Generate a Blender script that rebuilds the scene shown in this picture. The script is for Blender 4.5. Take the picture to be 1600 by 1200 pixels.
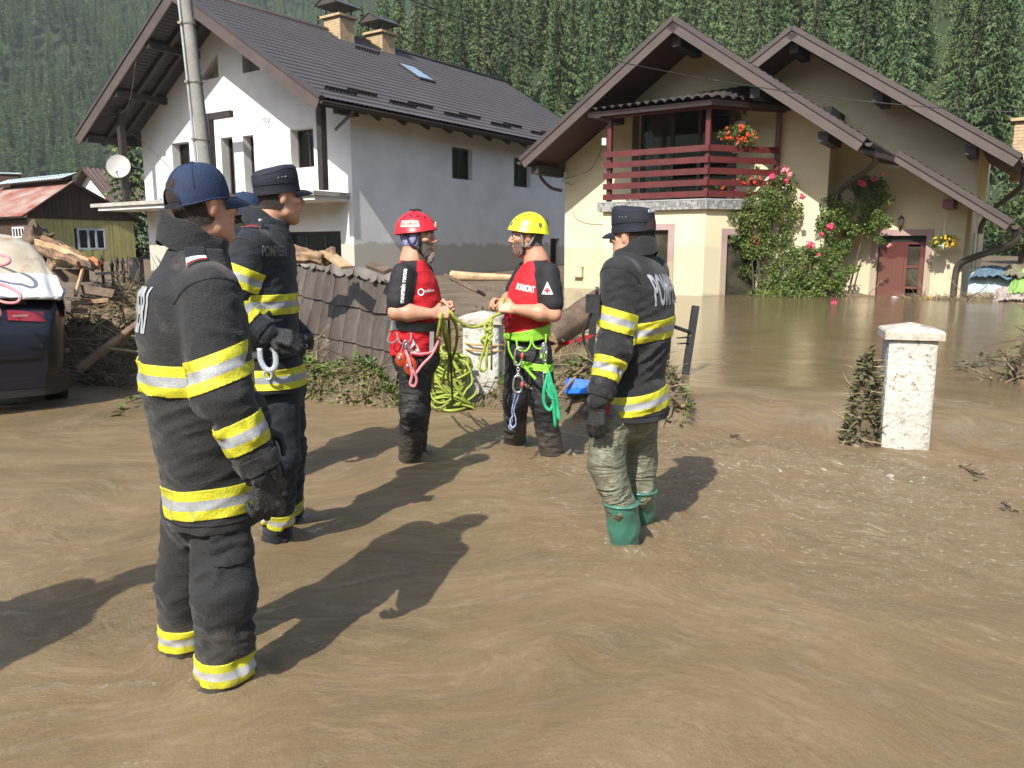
import bpy, bmesh, math, random
import numpy as np
from math import sin, cos, tan, pi, radians, sqrt, atan, atan2, exp
from mathutils import Vector, Matrix
from mathutils.bvhtree import BVHTree

for o in list(bpy.data.objects): bpy.data.objects.remove(o)
S = bpy.context.scene
COL = S.collection
RNG = random.Random(7)
NR = np.random.RandomState(7)

# ------------------------------------------------------------------ camera
FPX = 1250.0; PITCH = atan(210/1250); CP, SP = cos(PITCH), sin(PITCH); HC = 1.5
cam = bpy.data.cameras.new('camera'); cam.sensor_width = 36; cam.lens = 36*FPX/1600
cam.clip_start = .05; cam.clip_end = 6000
co = bpy.data.objects.new('camera', cam); COL.objects.link(co)
co.location = (0, 0, HC); co.rotation_euler = (pi/2-PITCH, 0, 0)
S.camera = co
# ------------------------------------------------------------------ light
SUN_AZ, SUN_EL = 25.0, 43.0            # the sun shines from behind, a little left: shadows run away to the right
W = bpy.data.worlds.new('World'); S.world = W; W.use_nodes = True
nt = W.node_tree; nt.nodes.clear()
sky = nt.nodes.new('ShaderNodeTexSky'); sky.sky_type = 'NISHITA'; sky.sun_disc = False
sky.sun_elevation = radians(SUN_EL); sky.sun_rotation = radians(180+SUN_AZ)
sky.air_density = 1.0; sky.dust_density = 1.5; sky.ozone_density = 1.0
bg = nt.nodes.new('ShaderNodeBackground'); bg.inputs[1].default_value = .15
wo = nt.nodes.new('ShaderNodeOutputWorld')
nt.links.new(sky.outputs[0], bg.inputs[0]); nt.links.new(bg.outputs[0], wo.inputs[0])
sl = bpy.data.lights.new('sun', 'SUN'); sl.energy = 5.0; sl.angle = radians(.55); sl.color = (1, .95, .86)
so = bpy.data.objects.new('sun', sl); COL.objects.link(so)
so.rotation_euler = (radians(90-SUN_EL), 0, radians(-SUN_AZ))
S.view_settings.view_transform = 'Standard'; S.view_settings.look = 'None'
S.view_settings.exposure = 0.60; S.view_settings.gamma = 1
try: S.view_settings.use_curve_mapping = False
except Exception: pass
S.render.engine = 'CYCLES'
S.cycles.use_denoising = True
S.cycles.max_bounces = 6; S.cycles.diffuse_bounces = 3; S.cycles.glossy_bounces = 3
S.cycles.transmission_bounces = 4; S.cycles.transparent_max_bounces = 6; S.cycles.volume_bounces = 1
S.cycles.volume_step_rate = 1.0
S.cycles.caustics_reflective = False; S.cycles.caustics_refractive = False
S.cycles.sample_clamp_indirect = 6

# ------------------------------------------------------------------ measuring: where a line of sight meets a plane of the place
def ray(px, py):
    u = (px-800)/FPX; v = (600-py)/FPX
    return np.array([u, CP+v*SP, -SP+v*CP])
OO = np.array([0, 0, HC])
def on_z(px, py, z=0.):
    d = ray(px, py); return OO+d*((z-HC)/d[2])
def on_y(px, py, Y):
    d = ray(px, py); return OO+d*(Y/d[1])
def on_pl(px, py, P, n):
    d = ray(px, py); return OO+d*(np.dot(np.array(P)-OO, n)/np.dot(d, n))
def proj(p):
    q = np.array(p)-OO; z = q[1]*CP-q[2]*SP; y = q[1]*SP+q[2]*CP
    return 800+FPX*q[0]/z, 600-FPX*y/z

# ------------------------------------------------------------------ noise
_P = np.random.RandomState(3).permutation(256); _P = np.concatenate([_P, _P, _P])
_G = np.random.RandomState(4).normal(size=(256, 3)); _G /= np.linalg.norm(_G, axis=1)[:, None]
def pn(x, y, z=0.):
    x, y, z = np.broadcast_arrays(np.asarray(x, float), np.asarray(y, float), np.asarray(z, float))
    xi, yi, zi = np.floor(x).astype(int), np.floor(y).astype(int), np.floor(z).astype(int)
    xf, yf, zf = x-xi, y-yi, z-zi
    xi &= 255; yi &= 255; zi &= 255
    f = lambda t: t*t*t*(t*(t*6-15)+10)
    u, v, w = f(xf), f(yf), f(zf)
    def g(a, b, c):
        h = _P[_P[_P[xi+a]+yi+b]+zi+c]; gr = _G[h]
        return gr[..., 0]*(xf-a)+gr[..., 1]*(yf-b)+gr[..., 2]*(zf-c)
    L = lambda a, b, t: a+(b-a)*t
    return L(L(L(g(0, 0, 0), g(1, 0, 0), u), L(g(0, 1, 0), g(1, 1, 0), u), v),
             L(L(g(0, 0, 1), g(1, 0, 1), u), L(g(0, 1, 1), g(1, 1, 1), u), v), w)*1.5
def fbm(x, y, z=0., o=4):
    r = 0; a = 1.
    for i in range(o): r = r+a*pn(x*2**i+i*17.3, y*2**i+i*5.1, np.asarray(z)*2**i); a *= .5
    return r
def sstep(a, b, x):
    t = np.clip((np.asarray(x, float)-a)/(b-a), 0, 1); return t*t*(3-2*t)

# ------------------------------------------------------------------ materials
MATS = {}
def mat(name, col, rough=.7, var=.18, vscale=6., bump=.15, bscale=40., metal=0., spec=.5, coat=0., stretch=(1, 1, 1), col2=None,
        rnd=0., backface=None, dirt=None, coords='Object', trans=0., grain=0., sheen=0., fold=None):
    """procedural surface: base colour broken up by noise, bump relief, optional dirt in patches of its own shape"""
    if name in MATS: return MATS[name]
    m = bpy.data.materials.new(name); m.use_nodes = True; MATS[name] = m
    t = m.node_tree; N = t.nodes; K = t.links; b = N['Principled BSDF']
    b.inputs['Roughness'].default_value = rough; b.inputs['Metallic'].default_value = metal
    b.inputs['Specular IOR Level'].default_value = spec; b.inputs['Coat Weight'].default_value = coat
    if sheen: b.inputs['Sheen Weight'].default_value = sheen
    tc = N.new('ShaderNodeTexCoord'); mp = N.new('ShaderNodeMapping'); K.new(tc.outputs[coords], mp.inputs[0])
    mp.inputs['Scale'].default_value = stretch
    n1 = N.new('ShaderNodeTexNoise'); n1.inputs['Scale'].default_value = vscale; n1.inputs['Detail'].default_value = 5
    K.new(mp.outputs[0], n1.inputs['Vector'])
    r = N.new('ShaderNodeValToRGB'); c = np.array(col[:3], float)
    c2 = np.array(col2[:3], float) if col2 is not None else np.clip(c*(1+var), 0, 1)
    c1 = c if col2 is not None else c*(1-var)
    r.color_ramp.elements[0].position = .32; r.color_ramp.elements[1].position = .68
    r.color_ramp.elements[0].color = (*c1, 1); r.color_ramp.elements[1].color = (*c2, 1)
    K.new(n1.outputs[0], r.inputs[0]); out = r.outputs[0]
    if grain:
        n3 = N.new('ShaderNodeTexNoise'); n3.inputs['Scale'].default_value = bscale*.7; n3.inputs['Detail'].default_value = 3
        K.new(mp.outputs[0], n3.inputs['Vector'])
        h = N.new('ShaderNodeHueSaturation'); K.new(out, h.inputs['Color'])
        mr = N.new('ShaderNodeMapRange'); mr.inputs[1].default_value = .3; mr.inputs[2].default_value = .7
        mr.inputs[3].default_value = 1-grain; mr.inputs[4].default_value = 1+grain
        K.new(n3.outputs[0], mr.inputs[0]); K.new(mr.outputs[0], h.inputs['Value']); out = h.outputs[0]
    if rnd:
        oi = N.new('ShaderNodeObjectInfo'); h = N.new('ShaderNodeHueSaturation')
        mr = N.new('ShaderNodeMapRange'); mr.inputs[3].default_value = 1-rnd; mr.inputs[4].default_value = 1+rnd
        K.new(oi.outputs['Random'], mr.inputs[0]); K.new(mr.outputs[0], h.inputs['Value'])
        mr2 = N.new('ShaderNodeMapRange'); mr2.inputs[3].default_value = .5-rnd*.06; mr2.inputs[4].default_value = .5+rnd*.06
        m3 = N.new('ShaderNodeMath'); m3.operation = 'FRACT'; m4 = N.new('ShaderNodeMath'); m4.operation = 'MULTIPLY'; m4.inputs[1].default_value = 7.3
        K.new(oi.outputs['Random'], m4.inputs[0]); K.new(m4.outputs[0], m3.inputs[0]); K.new(m3.outputs[0], mr2.inputs[0]); K.new(mr2.outputs[0], h.inputs['Hue'])
        K.new(out, h.inputs['Color']); out = h.outputs[0]
    if dirt:     # (colour, scale, threshold, zmax or None): splashed mud / grime
        dc, ds, dt, zm = dirt
        n4 = N.new('ShaderNodeTexNoise'); n4.inputs['Scale'].default_value = ds; n4.inputs['Detail'].default_value = 6; n4.inputs['Roughness'].default_value = .65
        g = N.new('ShaderNodeNewGeometry'); K.new(g.outputs['Position'], n4.inputs['Vector'])
        mr = N.new('ShaderNodeMapRange'); mr.inputs[1].default_value = dt; mr.inputs[2].default_value = dt+.08
        v = n4.outputs[0]
        if zm is not None:
            sx = N.new('ShaderNodeSeparateXYZ'); K.new(g.outputs['Position'], sx.inputs[0])
            mz = N.new('ShaderNodeMapRange'); mz.inputs[1].default_value = zm[0]; mz.inputs[2].default_value = zm[1]
            mz.inputs[3].default_value = .35; mz.inputs[4].default_value = -.35
            K.new(sx.outputs[2], mz.inputs[0]); ad = N.new('ShaderNodeMath'); ad.operation = 'ADD'
            K.new(v, ad.inputs[0]); K.new(mz.outputs[0], ad.inputs[1]); v = ad.outputs[0]
        K.new(v, mr.inputs[0])
        mx = N.new('ShaderNodeMix'); mx.data_type = 'RGBA'; K.new(mr.outputs[0], mx.inputs[0]); K.new(out, mx.inputs[6])
        mx.inputs[7].default_value = (*dc, 1); out = mx.outputs[2]
    K.new(out, b.inputs['Base Color'])
    if bump:
        n2 = N.new('ShaderNodeTexNoise'); n2.inputs['Scale'].default_value = bscale; n2.inputs['Detail'].default_value = 4
        K.new(mp.outputs[0], n2.inputs['Vector'])
        bp = N.new('ShaderNodeBump'); bp.inputs['Strength'].default_value = bump; bp.inputs['Distance'].default_value = .02
        K.new(n2.outputs[0], bp.inputs['Height']); K.new(bp.outputs[0], b.inputs['Normal'])
        if fold:      # soft creases of worn cloth: (strength, scale)
            mf = N.new('ShaderNodeMapping'); mf.inputs['Scale'].default_value = (.5, .5, 1.35); mf.inputs['Rotation'].default_value = (.35, .25, 0); K.new(tc.outputs['Object'], mf.inputs[0])
            nf = N.new('ShaderNodeTexNoise'); nf.inputs['Scale'].default_value = fold[1]; nf.inputs['Detail'].default_value = 3; nf.inputs['Distortion'].default_value = .8; K.new(mf.outputs[0], nf.inputs['Vector'])
            ma = N.new('ShaderNodeMath'); ma.operation = 'SUBTRACT'; ma.inputs[1].default_value = .5; K.new(nf.outputs[0], ma.inputs[0]); mb_ = N.new('ShaderNodeMath'); mb_.operation = 'ABSOLUTE'; K.new(ma.outputs[0], mb_.inputs[0])
            bf = N.new('ShaderNodeBump'); bf.inputs['Strength'].default_value = fold[0]; bf.inputs['Distance'].default_value = .06; bf.invert = True; K.new(mb_.outputs[0], bf.inputs['Height']); K.new(bf.outputs[0], bp.inputs['Normal'])
    if trans:   # thin leaves let some light through
        tr = N.new('ShaderNodeBsdfTranslucent'); K.new(out, tr.inputs[0]); ms = N.new('ShaderNodeMixShader'); ms.inputs[0].default_value = trans
        K.new(b.outputs[0], ms.inputs[1]); K.new(tr.outputs[0], ms.inputs[2]); K.new(ms.outputs[0], N['Material Output'].inputs[0])
    return m
def glass(name, tint=(.72, .75, .74), film=0., fcol=(.12, .11, .08)):
    """window pane: mirrors the sky at a glance, dim view of the room behind; film = dried mud on it"""
    if name in MATS: return MATS[name]
    m = bpy.data.materials.new(name); m.use_nodes = True; MATS[name] = m; t = m.node_tree; N = t.nodes; K = t.links
    tr = N.new('ShaderNodeBsdfTransparent'); tr.inputs[0].default_value = (*tint, 1); gl = N.new('ShaderNodeBsdfGlossy'); gl.inputs['Roughness'].default_value = .03
    fr = N.new('ShaderNodeFresnel'); fr.inputs[0].default_value = 1.6; mx = N.new('ShaderNodeMixShader'); K.new(fr.outputs[0], mx.inputs[0]); K.new(tr.outputs[0], mx.inputs[1]); K.new(gl.outputs[0], mx.inputs[2]); out = mx.outputs[0]
    if film:
        d = N.new('ShaderNodeBsdfDiffuse'); d.inputs[0].default_value = (*fcol, 1); n = N.new('ShaderNodeTexNoise'); n.inputs['Scale'].default_value = 2.2; n.inputs['Detail'].default_value = 6
        g = N.new('ShaderNodeNewGeometry'); K.new(g.outputs['Position'], n.inputs['Vector']); mr = N.new('ShaderNodeMapRange'); mr.inputs[1].default_value = .35; mr.inputs[2].default_value = .75; mr.inputs[3].default_value = film*.45; mr.inputs[4].default_value = min(1, film*1.5)
        K.new(n.outputs[0], mr.inputs[0]); m2 = N.new('ShaderNodeMixShader'); K.new(mr.outputs[0], m2.inputs[0]); K.new(out, m2.inputs[1]); K.new(d.outputs[0], m2.inputs[2]); out = m2.outputs[0]
    K.new(out, N['Material Output'].inputs[0]); N.remove(N['Principled BSDF']); return m

# ------------------------------------------------------------------ meshes
ORG = {}
class MB:
    """collects shapes, then links them as one mesh object"""
    def __init__(s): s.v = []; s.f = []; s.m = []; s.sm = []
    def add(s, v, f, mi=0, smooth=False):
        o = len(s.v); s.v.extend([tuple(map(float, p)) for p in v])
        s.f.extend([tuple(int(i)+o for i in q) for q in f]); s.m.extend([mi]*len(f)); s.sm.extend([smooth]*len(f)); return s
    def boxf(s, o, a, b, c, mi=0):       # origin corner, three edge vectors
        o, a, b, c = [np.array(q, float) for q in (o, a, b, c)]
        P = [o, o+a, o+a+b, o+b, o+c, o+a+c, o+a+b+c, o+b+c]
        F = [(0, 3, 2, 1), (4, 5, 6, 7), (0, 1, 5, 4), (1, 2, 6, 5), (2, 3, 7, 6), (3, 0, 4, 7)]
        if np.dot(np.cross(a, b), c) < 0: F = [q[::-1] for q in F]
        return s.add(P, F, mi)
    def box(s, c, d, mi=0):
        c = np.array(c, float); d = np.array(d, float)
        return s.boxf(c-d/2, (d[0], 0, 0), (0, d[1], 0), (0, 0, d[2]), mi)
    def beam(s, p, q, w, h, up=(0, 0, 1), mi=0, twist=0):
        p, q, up = [np.array(a, float) for a in (p, q, up)]
        d = q-p; r = np.cross(d, up); r /= np.linalg.norm(r)+1e-9; u = np.cross(r, d); u /= np.linalg.norm(u)+1e-9
        return s.boxf(p-r*w/2-u*h/2, r*w, d, u*h, mi)
    def tube(s, pts, r, n=8, mi=0, cap=True, closed=False, flat=None):
        P = np.array(pts, float); m = len(P); r = np.broadcast_to(np.asarray(r, float), (m,))
        T = np.gradient(P, axis=0) if not closed else np.roll(P, -1, 0)-np.roll(P, 1, 0)
        T /= np.linalg.norm(T, axis=1)[:, None]+1e-9
        a = np.array([0, 0, 1.]) if abs(T[0][2]) < .9 else np.array([1., 0, 0])
        u = np.cross(T[0], a); u /= np.linalg.norm(u); V = []
        for i in range(m):
            u = u-T[i]*np.dot(u, T[i]); u /= np.linalg.norm(u)+1e-9; w = np.cross(T[i], u)
            for k in range(n):
                t = 2*pi*k/n; V.append(P[i]+r[i]*(cos(t)*u+sin(t)*w*(flat or 1)))
        F = []
        for i in range(m if closed else m-1):
            j = (i+1) % m
            for k in range(n): F.append((i*n+k, i*n+(k+1) % n, j*n+(k+1) % n, j*n+k))
        if cap and not closed: F += [tuple(range(n))[::-1], tuple((m-1)*n+k for k in range(n))]
        return s.add(V, F, mi, True)
    def prism(s, poly, vec, mi=0):
        P = [np.array(p, float) for p in poly]; v = np.array(vec, float); n = len(P)
        nn = sum((np.cross(P[i]-P[0], P[i+1]-P[0]) for i in range(1, n-1)), np.zeros(3))
        if np.dot(nn, v) > 0: P = P[::-1]
        F = [tuple(range(n)), tuple(range(2*n-1, n-1, -1))]
        for i in range(n): F.append((i, i+n, (i+1) % n+n, (i+1) % n))
        return s.add(P+[p+v for p in P], F, mi)
    def grid(s, G, mi=0, smooth=True, flip=False):
        G = np.array(G, float); a, b = G.shape[:2]; F = []
        for i in range(a-1):
            for j in range(b-1):
                q = (i*b+j, i*b+j+1, (i+1)*b+j+1, (i+1)*b+j); F.append(q[::-1] if flip else q)
        return s.add(G.reshape(-1, 3), F, mi, smooth)
    def ell(s, c, r, n=10, m=7, mi=0, R=None):
        V = []; F = []
        for i in range(m+1):
            ph = pi*i/m
            for k in range(n):
                t = 2*pi*k/n; q = np.array([r[0]*sin(ph)*cos(t), r[1]*sin(ph)*sin(t), r[2]*cos(ph)])
                V.append(np.array(c)+(R@q if R is not None else q))
        for i in range(m):
            for k in range(n): F.append((i*n+k, (i+1)*n+k, (i+1)*n+(k+1) % n, i*n+(k+1) % n))
        return s.add(V, F, mi, True)
    def build(s, name, mats, parent=None, loc=None, **kw):
        if not isinstance(mats, (list, tuple)): mats = [mats]
        V = np.array(s.v, float).reshape(-1, 3)
        if parent is not None: org = np.array(ORG.get(parent.name, (0, 0, 0)))
        elif loc is not None: org = np.array(loc, float)
        elif len(V): org = np.array([(V[:, 0].min()+V[:, 0].max())/2, (V[:, 1].min()+V[:, 1].max())/2, V[:, 2].min()])
        else: org = np.zeros(3)
        me = bpy.data.meshes.new(name); me.from_pydata((V-org).tolist(), [], s.f)
        for m in mats: me.materials.append(m)
        me.polygons.foreach_set('material_index', s.m); me.polygons.foreach_set('use_smooth', s.sm); me.update()
        o = bpy.data.objects.new(name, me); COL.objects.link(o)
        if parent is not None: o.parent = parent
        else: o.location = org
        ORG[o.name] = org
        for k, v in kw.items(): o[k] = v
        return o
def tag(o, label=None, cat=None, group=None, kind=None):
    if label: o['label'] = label
    if cat: o['category'] = cat
    if group: o['group'] = group
    if kind: o['kind'] = kind
    return o
def thing(name, loc, label, cat, group=None):
    o = bpy.data.objects.new(name, None); COL.objects.link(o); o.location = tuple(map(float, loc)); o.empty_display_size = .2
    ORG[o.name] = np.array(loc, float); return tag(o, label, cat, group)
def rawmesh(name, V, F, mats, parent=None, mi=None, smooth=True, **kw):
    """numpy arrays -> one mesh object"""
    V = np.asarray(V, float)
    if not isinstance(mats, (list, tuple)): mats = [mats]
    org = np.array(ORG.get(parent.name, (0, 0, 0))) if parent is not None else np.zeros(3)
    me = bpy.data.meshes.new(name); F = np.asarray(F)
    n, k = F.shape
    me.vertices.add(len(V)); me.vertices.foreach_set('co', (V-org).astype(np.float32).ravel())
    me.loops.add(n*k); me.loops.foreach_set('vertex_index', F.astype(np.int32).ravel())
    me.polygons.add(n); me.polygons.foreach_set('loop_start', np.arange(0, n*k, k, dtype=np.int32)); me.polygons.foreach_set('loop_total', np.full(n, k, np.int32))
    for m in mats: me.materials.append(m)
    if mi is not None: me.polygons.foreach_set('material_index', np.asarray(mi, np.int32))
    me.polygons.foreach_set('use_smooth', np.full(n, smooth)); me.update(calc_edges=True); me.validate()
    o = bpy.data.objects.new(name, me); COL.objects.link(o)
    if parent is not None: o.parent = parent
    ORG[o.name] = org
    for kk, v in kw.items(): o[kk] = v
    return o
def spline(P, n):
    """Catmull-Rom through the points, n samples per span"""
    P = np.array(P, float); Q = np.vstack([2*P[0]-P[1], P, 2*P[-1]-P[-2]]); R = []
    for i in range(len(P)-1):
        a, b, c, d = Q[i:i+4]
        for k in range(n):
            t = k/n; R.append(.5*((2*b)+(-a+c)*t+(2*a-5*b+4*c-d)*t*t+(-a+3*b-3*c+d)*t**3))
    R.append(P[-1]); return np.array(R)
def unit(v): v = np.array(v, float); return v/(np.linalg.norm(v)+1e-12)
# ------------------------------------------------------------------ shared materials
M_MUD = (.25, .175, .105)
m_ground = mat('ground_mud', (.13, .095, .06), .9, .3, 1.2, .5, 12, grain=.25)
m_forestfloor = mat('forest_floor', (.018, .032, .012), .95, .4, .05, .3, 1, col2=(.03, .05, .018))
m_bark = mat('bark', (.09, .065, .045), .9, .35, 5, .6, 25, stretch=(1, 1, .25))
m_spruce = mat('spruce_needles', (.050, .094, .032), .75, .3, .5, 0, col2=(.112, .156, .054), rnd=.30, trans=.12)
m_leaf = mat('leaf_green', (.06, .115, .025), .5, .3, 3, 0, col2=(.17, .22, .045), trans=.2, rnd=.12)
m_leafdull = mat('leaf_muddy', (.075, .085, .035), .7, .3, 3, 0, col2=(.15, .14, .07), trans=.15)
m_straw = mat('dry_stalks', (.17, .13, .07), .85, .35, 6, .2, 40, col2=(.30, .24, .14))
m_wood = mat('raw_wood', (.33, .21, .11), .8, .25, 3, .3, 20, stretch=(1, 1, 1), col2=(.46, .33, .19), grain=.2)
m_wooddark = mat('wet_wood', (.075, .05, .033), .75, .3, 3, .4, 20, col2=(.15, .10, .065), grain=.25)
m_rot = mat('split_bark', (.13, .075, .045), .85, .3, 4, .8, 14, col2=(.27, .175, .105), grain=.35)
m_black = mat('black_metal', (.018, .018, .019), .5, .3, 6, .2, 30, dirt=((.16, .12, .08), 6, .58, None))
m_white = mat('white_paint', (.72, .72, .70), .6, .05, 4, .08, 40)
m_glass = glass('window_glass')

# ------------------------------------------------------------------ ground, hills
WA = np.array([-.32, 7.75]); WB = np.array([3.02, 5.95]); WD = (WB-WA)/np.linalg.norm(WB-WA); WN = np.array([-WD[1], WD[0]])
def weir(x, y): return (x-WA[0])*WD[0]+(y-WA[1])*WD[1], (x-WA[0])*WN[0]+(y-WA[1])*WN[1]   # along, beyond
def hills(x, y):
    n1 = fbm(x/70, y/70, 2.2, 3)
    r1 = .72*(.45*x+.89*y-78)+n1*5
    fl = .95*(x+.24*y+9)+n1*6
    near = np.minimum(r1, fl)
    rav = fbm(x/120+3, y/120, 5.5, 3)
    left = .66*(-.5*x+.87*y-330)+rav*26*sstep(0, 120, -.5*x+.87*y-330)
    cap_ = lambda h, m: m*(1-np.exp(-np.clip(h, 0, None)/m*1.25))/(1-exp(-1.25)) if 0 else np.minimum(h, m+.06*(h-m))
    near = np.where(near > 0, cap_(near, 150.), 0); left = np.where(left > 0, cap_(left, 232.), 0)
    back = np.clip(np.minimum(.42*(-y-70+20*pn(x/60, y/60, 8.)), 90), 0, None)  # unseen slope behind the camera, added to darken ambient light and reflections
    return np.maximum(np.maximum(near, left), back)
def gz(x, y):
    x, y = np.asarray(x, float), np.asarray(y, float)
    a, d = weir(x, y)
    xb = -.3+(y-9)*.115
    w = sstep(xb+1.1, xb-.9, x)*sstep(.0, 1.2, d)
    h = -.5+w*(.62+.42*sstep(9, 30, y)+.5*sstep(30, 45, y))+w*fbm(x*.6, y*.6, 0, 3)*.07
    h = h+sstep(27, 36, y)*(1-w)*1.2
    h = h+.02*np.clip(y-45, 0, 60)
    return h+hills(x, y)
def glines(a, b, fine0, fine1, st, grow):
    L = list(np.arange(fine0, fine1+1e-9, st)); s = st
    while L[-1] < b: s *= grow; L.append(L[-1]+s)
    s = st
    while L[0] > a: s *= grow; L.insert(0, L[0]-s)
    return np.array(L)
def sheet(name, xs, ys, zf, mats, mif=None, **kw):
    X, Y = np.meshgrid(xs, ys); Z = zf(X, Y)
    V = np.stack([X, Y, Z], -1).reshape(-1, 3); a, b = X.shape
    i = (np.arange(a-1)[:, None]*b+np.arange(b-1)[None]).ravel()
    F = np.stack([i, i+1, i+b+1, i+b], 1)
    mi = mif(V[F].mean(1)) if mif else None
    return rawmesh(name, V, F, mats, mi=mi, **kw)
sheet('ground', glines(-1500, 1500, -16, 14, .5, 1.07), glines(-700, 2000, 6, 46, .5, 1.06), gz, [m_ground, m_forestfloor],
      lambda c: ((hills(c[:, 0], c[:, 1]) > .5) | (c[:, 1] > 62)).astype(int), kind='structure')

# ------------------------------------------------------------------ flood water
def foam_sparkle(x, y):  # foam, plus pale flecks standing in for sun sparkle
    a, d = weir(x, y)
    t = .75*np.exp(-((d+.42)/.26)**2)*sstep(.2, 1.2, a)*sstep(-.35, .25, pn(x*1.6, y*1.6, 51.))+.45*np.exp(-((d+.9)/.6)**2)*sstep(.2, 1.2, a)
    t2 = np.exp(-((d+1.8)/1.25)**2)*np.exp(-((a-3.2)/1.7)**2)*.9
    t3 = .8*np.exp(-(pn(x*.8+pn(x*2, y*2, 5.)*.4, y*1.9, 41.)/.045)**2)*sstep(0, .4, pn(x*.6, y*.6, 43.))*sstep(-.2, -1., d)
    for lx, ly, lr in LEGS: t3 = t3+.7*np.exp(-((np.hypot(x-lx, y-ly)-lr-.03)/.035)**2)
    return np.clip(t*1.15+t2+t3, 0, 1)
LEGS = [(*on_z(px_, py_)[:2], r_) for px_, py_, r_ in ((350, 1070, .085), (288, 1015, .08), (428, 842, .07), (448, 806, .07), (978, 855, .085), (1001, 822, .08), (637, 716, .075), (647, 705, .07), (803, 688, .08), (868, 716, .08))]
def flowdir(X, Y):
    return np.where(X > 0, -1.0, -.55)*sstep(-1.5, 2.2, X)*1.0-.15*(1-sstep(-1.5, 2.2, X))+.55*pn(X*.33, Y*.33, 11.)
def flowuv(X, Y):
    th = -.80*sstep(-1.8, 2.6, X)-.12+.35*pn(X*.25, Y*.25, 11.)
    bx = .8*pn(X*.7+1, Y*.7, 21.)+.4*pn(X*1.9, Y*1.9, 22.); by = .8*pn(X*.7, Y*.7+6, 23.)+.4*pn(X*1.9, Y*1.9, 24.); U, V = X+bx*.40, Y+by*.40
    # a smooth field of rotated coordinates: rotate about a fixed point so that streaks bend with the stream
    c, s = np.cos(th), np.sin(th); return (U-1)*c+(V-4)*s, -(U-1)*s+(V-4)*c
def water_z(X, Y):
    a, d = weir(X, Y)
    act = sstep(.1, 1.0, a+.55*np.clip(d-.3, 0, None))
    lip = (.34+.10*pn(a*1.3, d*.3, 4.)+.05*pn(a*4, 0, 9.))
    lev = .22*sstep(lip-.34, lip+.16, d)*act
    calm = sstep(.35, 1.0, d)*act                      # behind the weir the pool is nearly still
    bx = .5*pn(X*.5, Y*.5, 1.)+.25*pn(X*1.3, Y*1.3, 2.); by = .5*pn(X*.5+9, Y*.5, 3.)+.25*pn(X*1.3, Y*1.3+7, 4.)
    u, v = flowuv(X, Y)
    pt = sstep(-.30, .45, pn(X*.55+3, Y*.55, 8.)); pt2 = sstep(-.25, .4, pn(X*1.1, Y*1.1+5, 14.))
    big = pn(u*.42, v*1.25, 0.)*.013+pn(u*.9+4, v*2.6, 2.)*.013
    m = pn(u*1.5, v*5.2, 5.); mid = .0085*(1-np.abs(m)*2)*(.25+1.0*pt)+.0045*pn(u*2.4, v*7., 15.)
    m2 = pn(u*3.6+3, v*12, 6.5); fine = .0022*(1-np.abs(m2)*2)*pt2+.0007*pn(u*7, v*20, 3.)*pt
    uu, vv = u, v
    cr = pn(uu*.8, vv*3.0, 31.); cr2 = pn(uu*1.7, vv*6.2, 37.); fine = fine-.0095*np.exp(-(cr/.045)**2)*sstep(-.05, .35, pn(X*.7, Y*.7, 33.))-.0055*np.exp(-(cr2/.06)**2)*sstep(-.1, .35, pn(X*1.2, Y*1.2, 35.))
    tur = foam_sparkle(X, Y)
    turb = tur*(.020*(1-2*np.abs(pn(X*3.2+bx, Y*3.4, 7.)))+.012*pn(X*8, Y*8, 1.)+.006*pn(X*17, Y*17, 2.))
    street = big+mid+fine+turb
    pool = .0016*pn(X*1.5, Y*4.5, 3.)+.0007*pn(X*4, Y*14, 6.)
    slope = np.exp(-((d-lip+.12)/.26)**2)*act
    fallz = slope*(.014*pn(a*6, d*1.2, 5.)+.008*pn(a*15, d*2, 5.))
    z = lev+street*(1-calm)+pool*calm+fallz
    for lx, ly, lr in LEGS:
        q = np.sqrt((X-lx)**2+(Y-ly)**2)
        z = z+.020*np.exp(-((q-lr-.03)/.05)**2)+.009*np.sin((q-lr)*38)*np.exp(-np.clip(q-lr, 0, 9)/.16)*(q > lr*.6)
    return z
m_water = bpy.data.materials.new('muddy_water'); m_water.use_nodes = True
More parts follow.
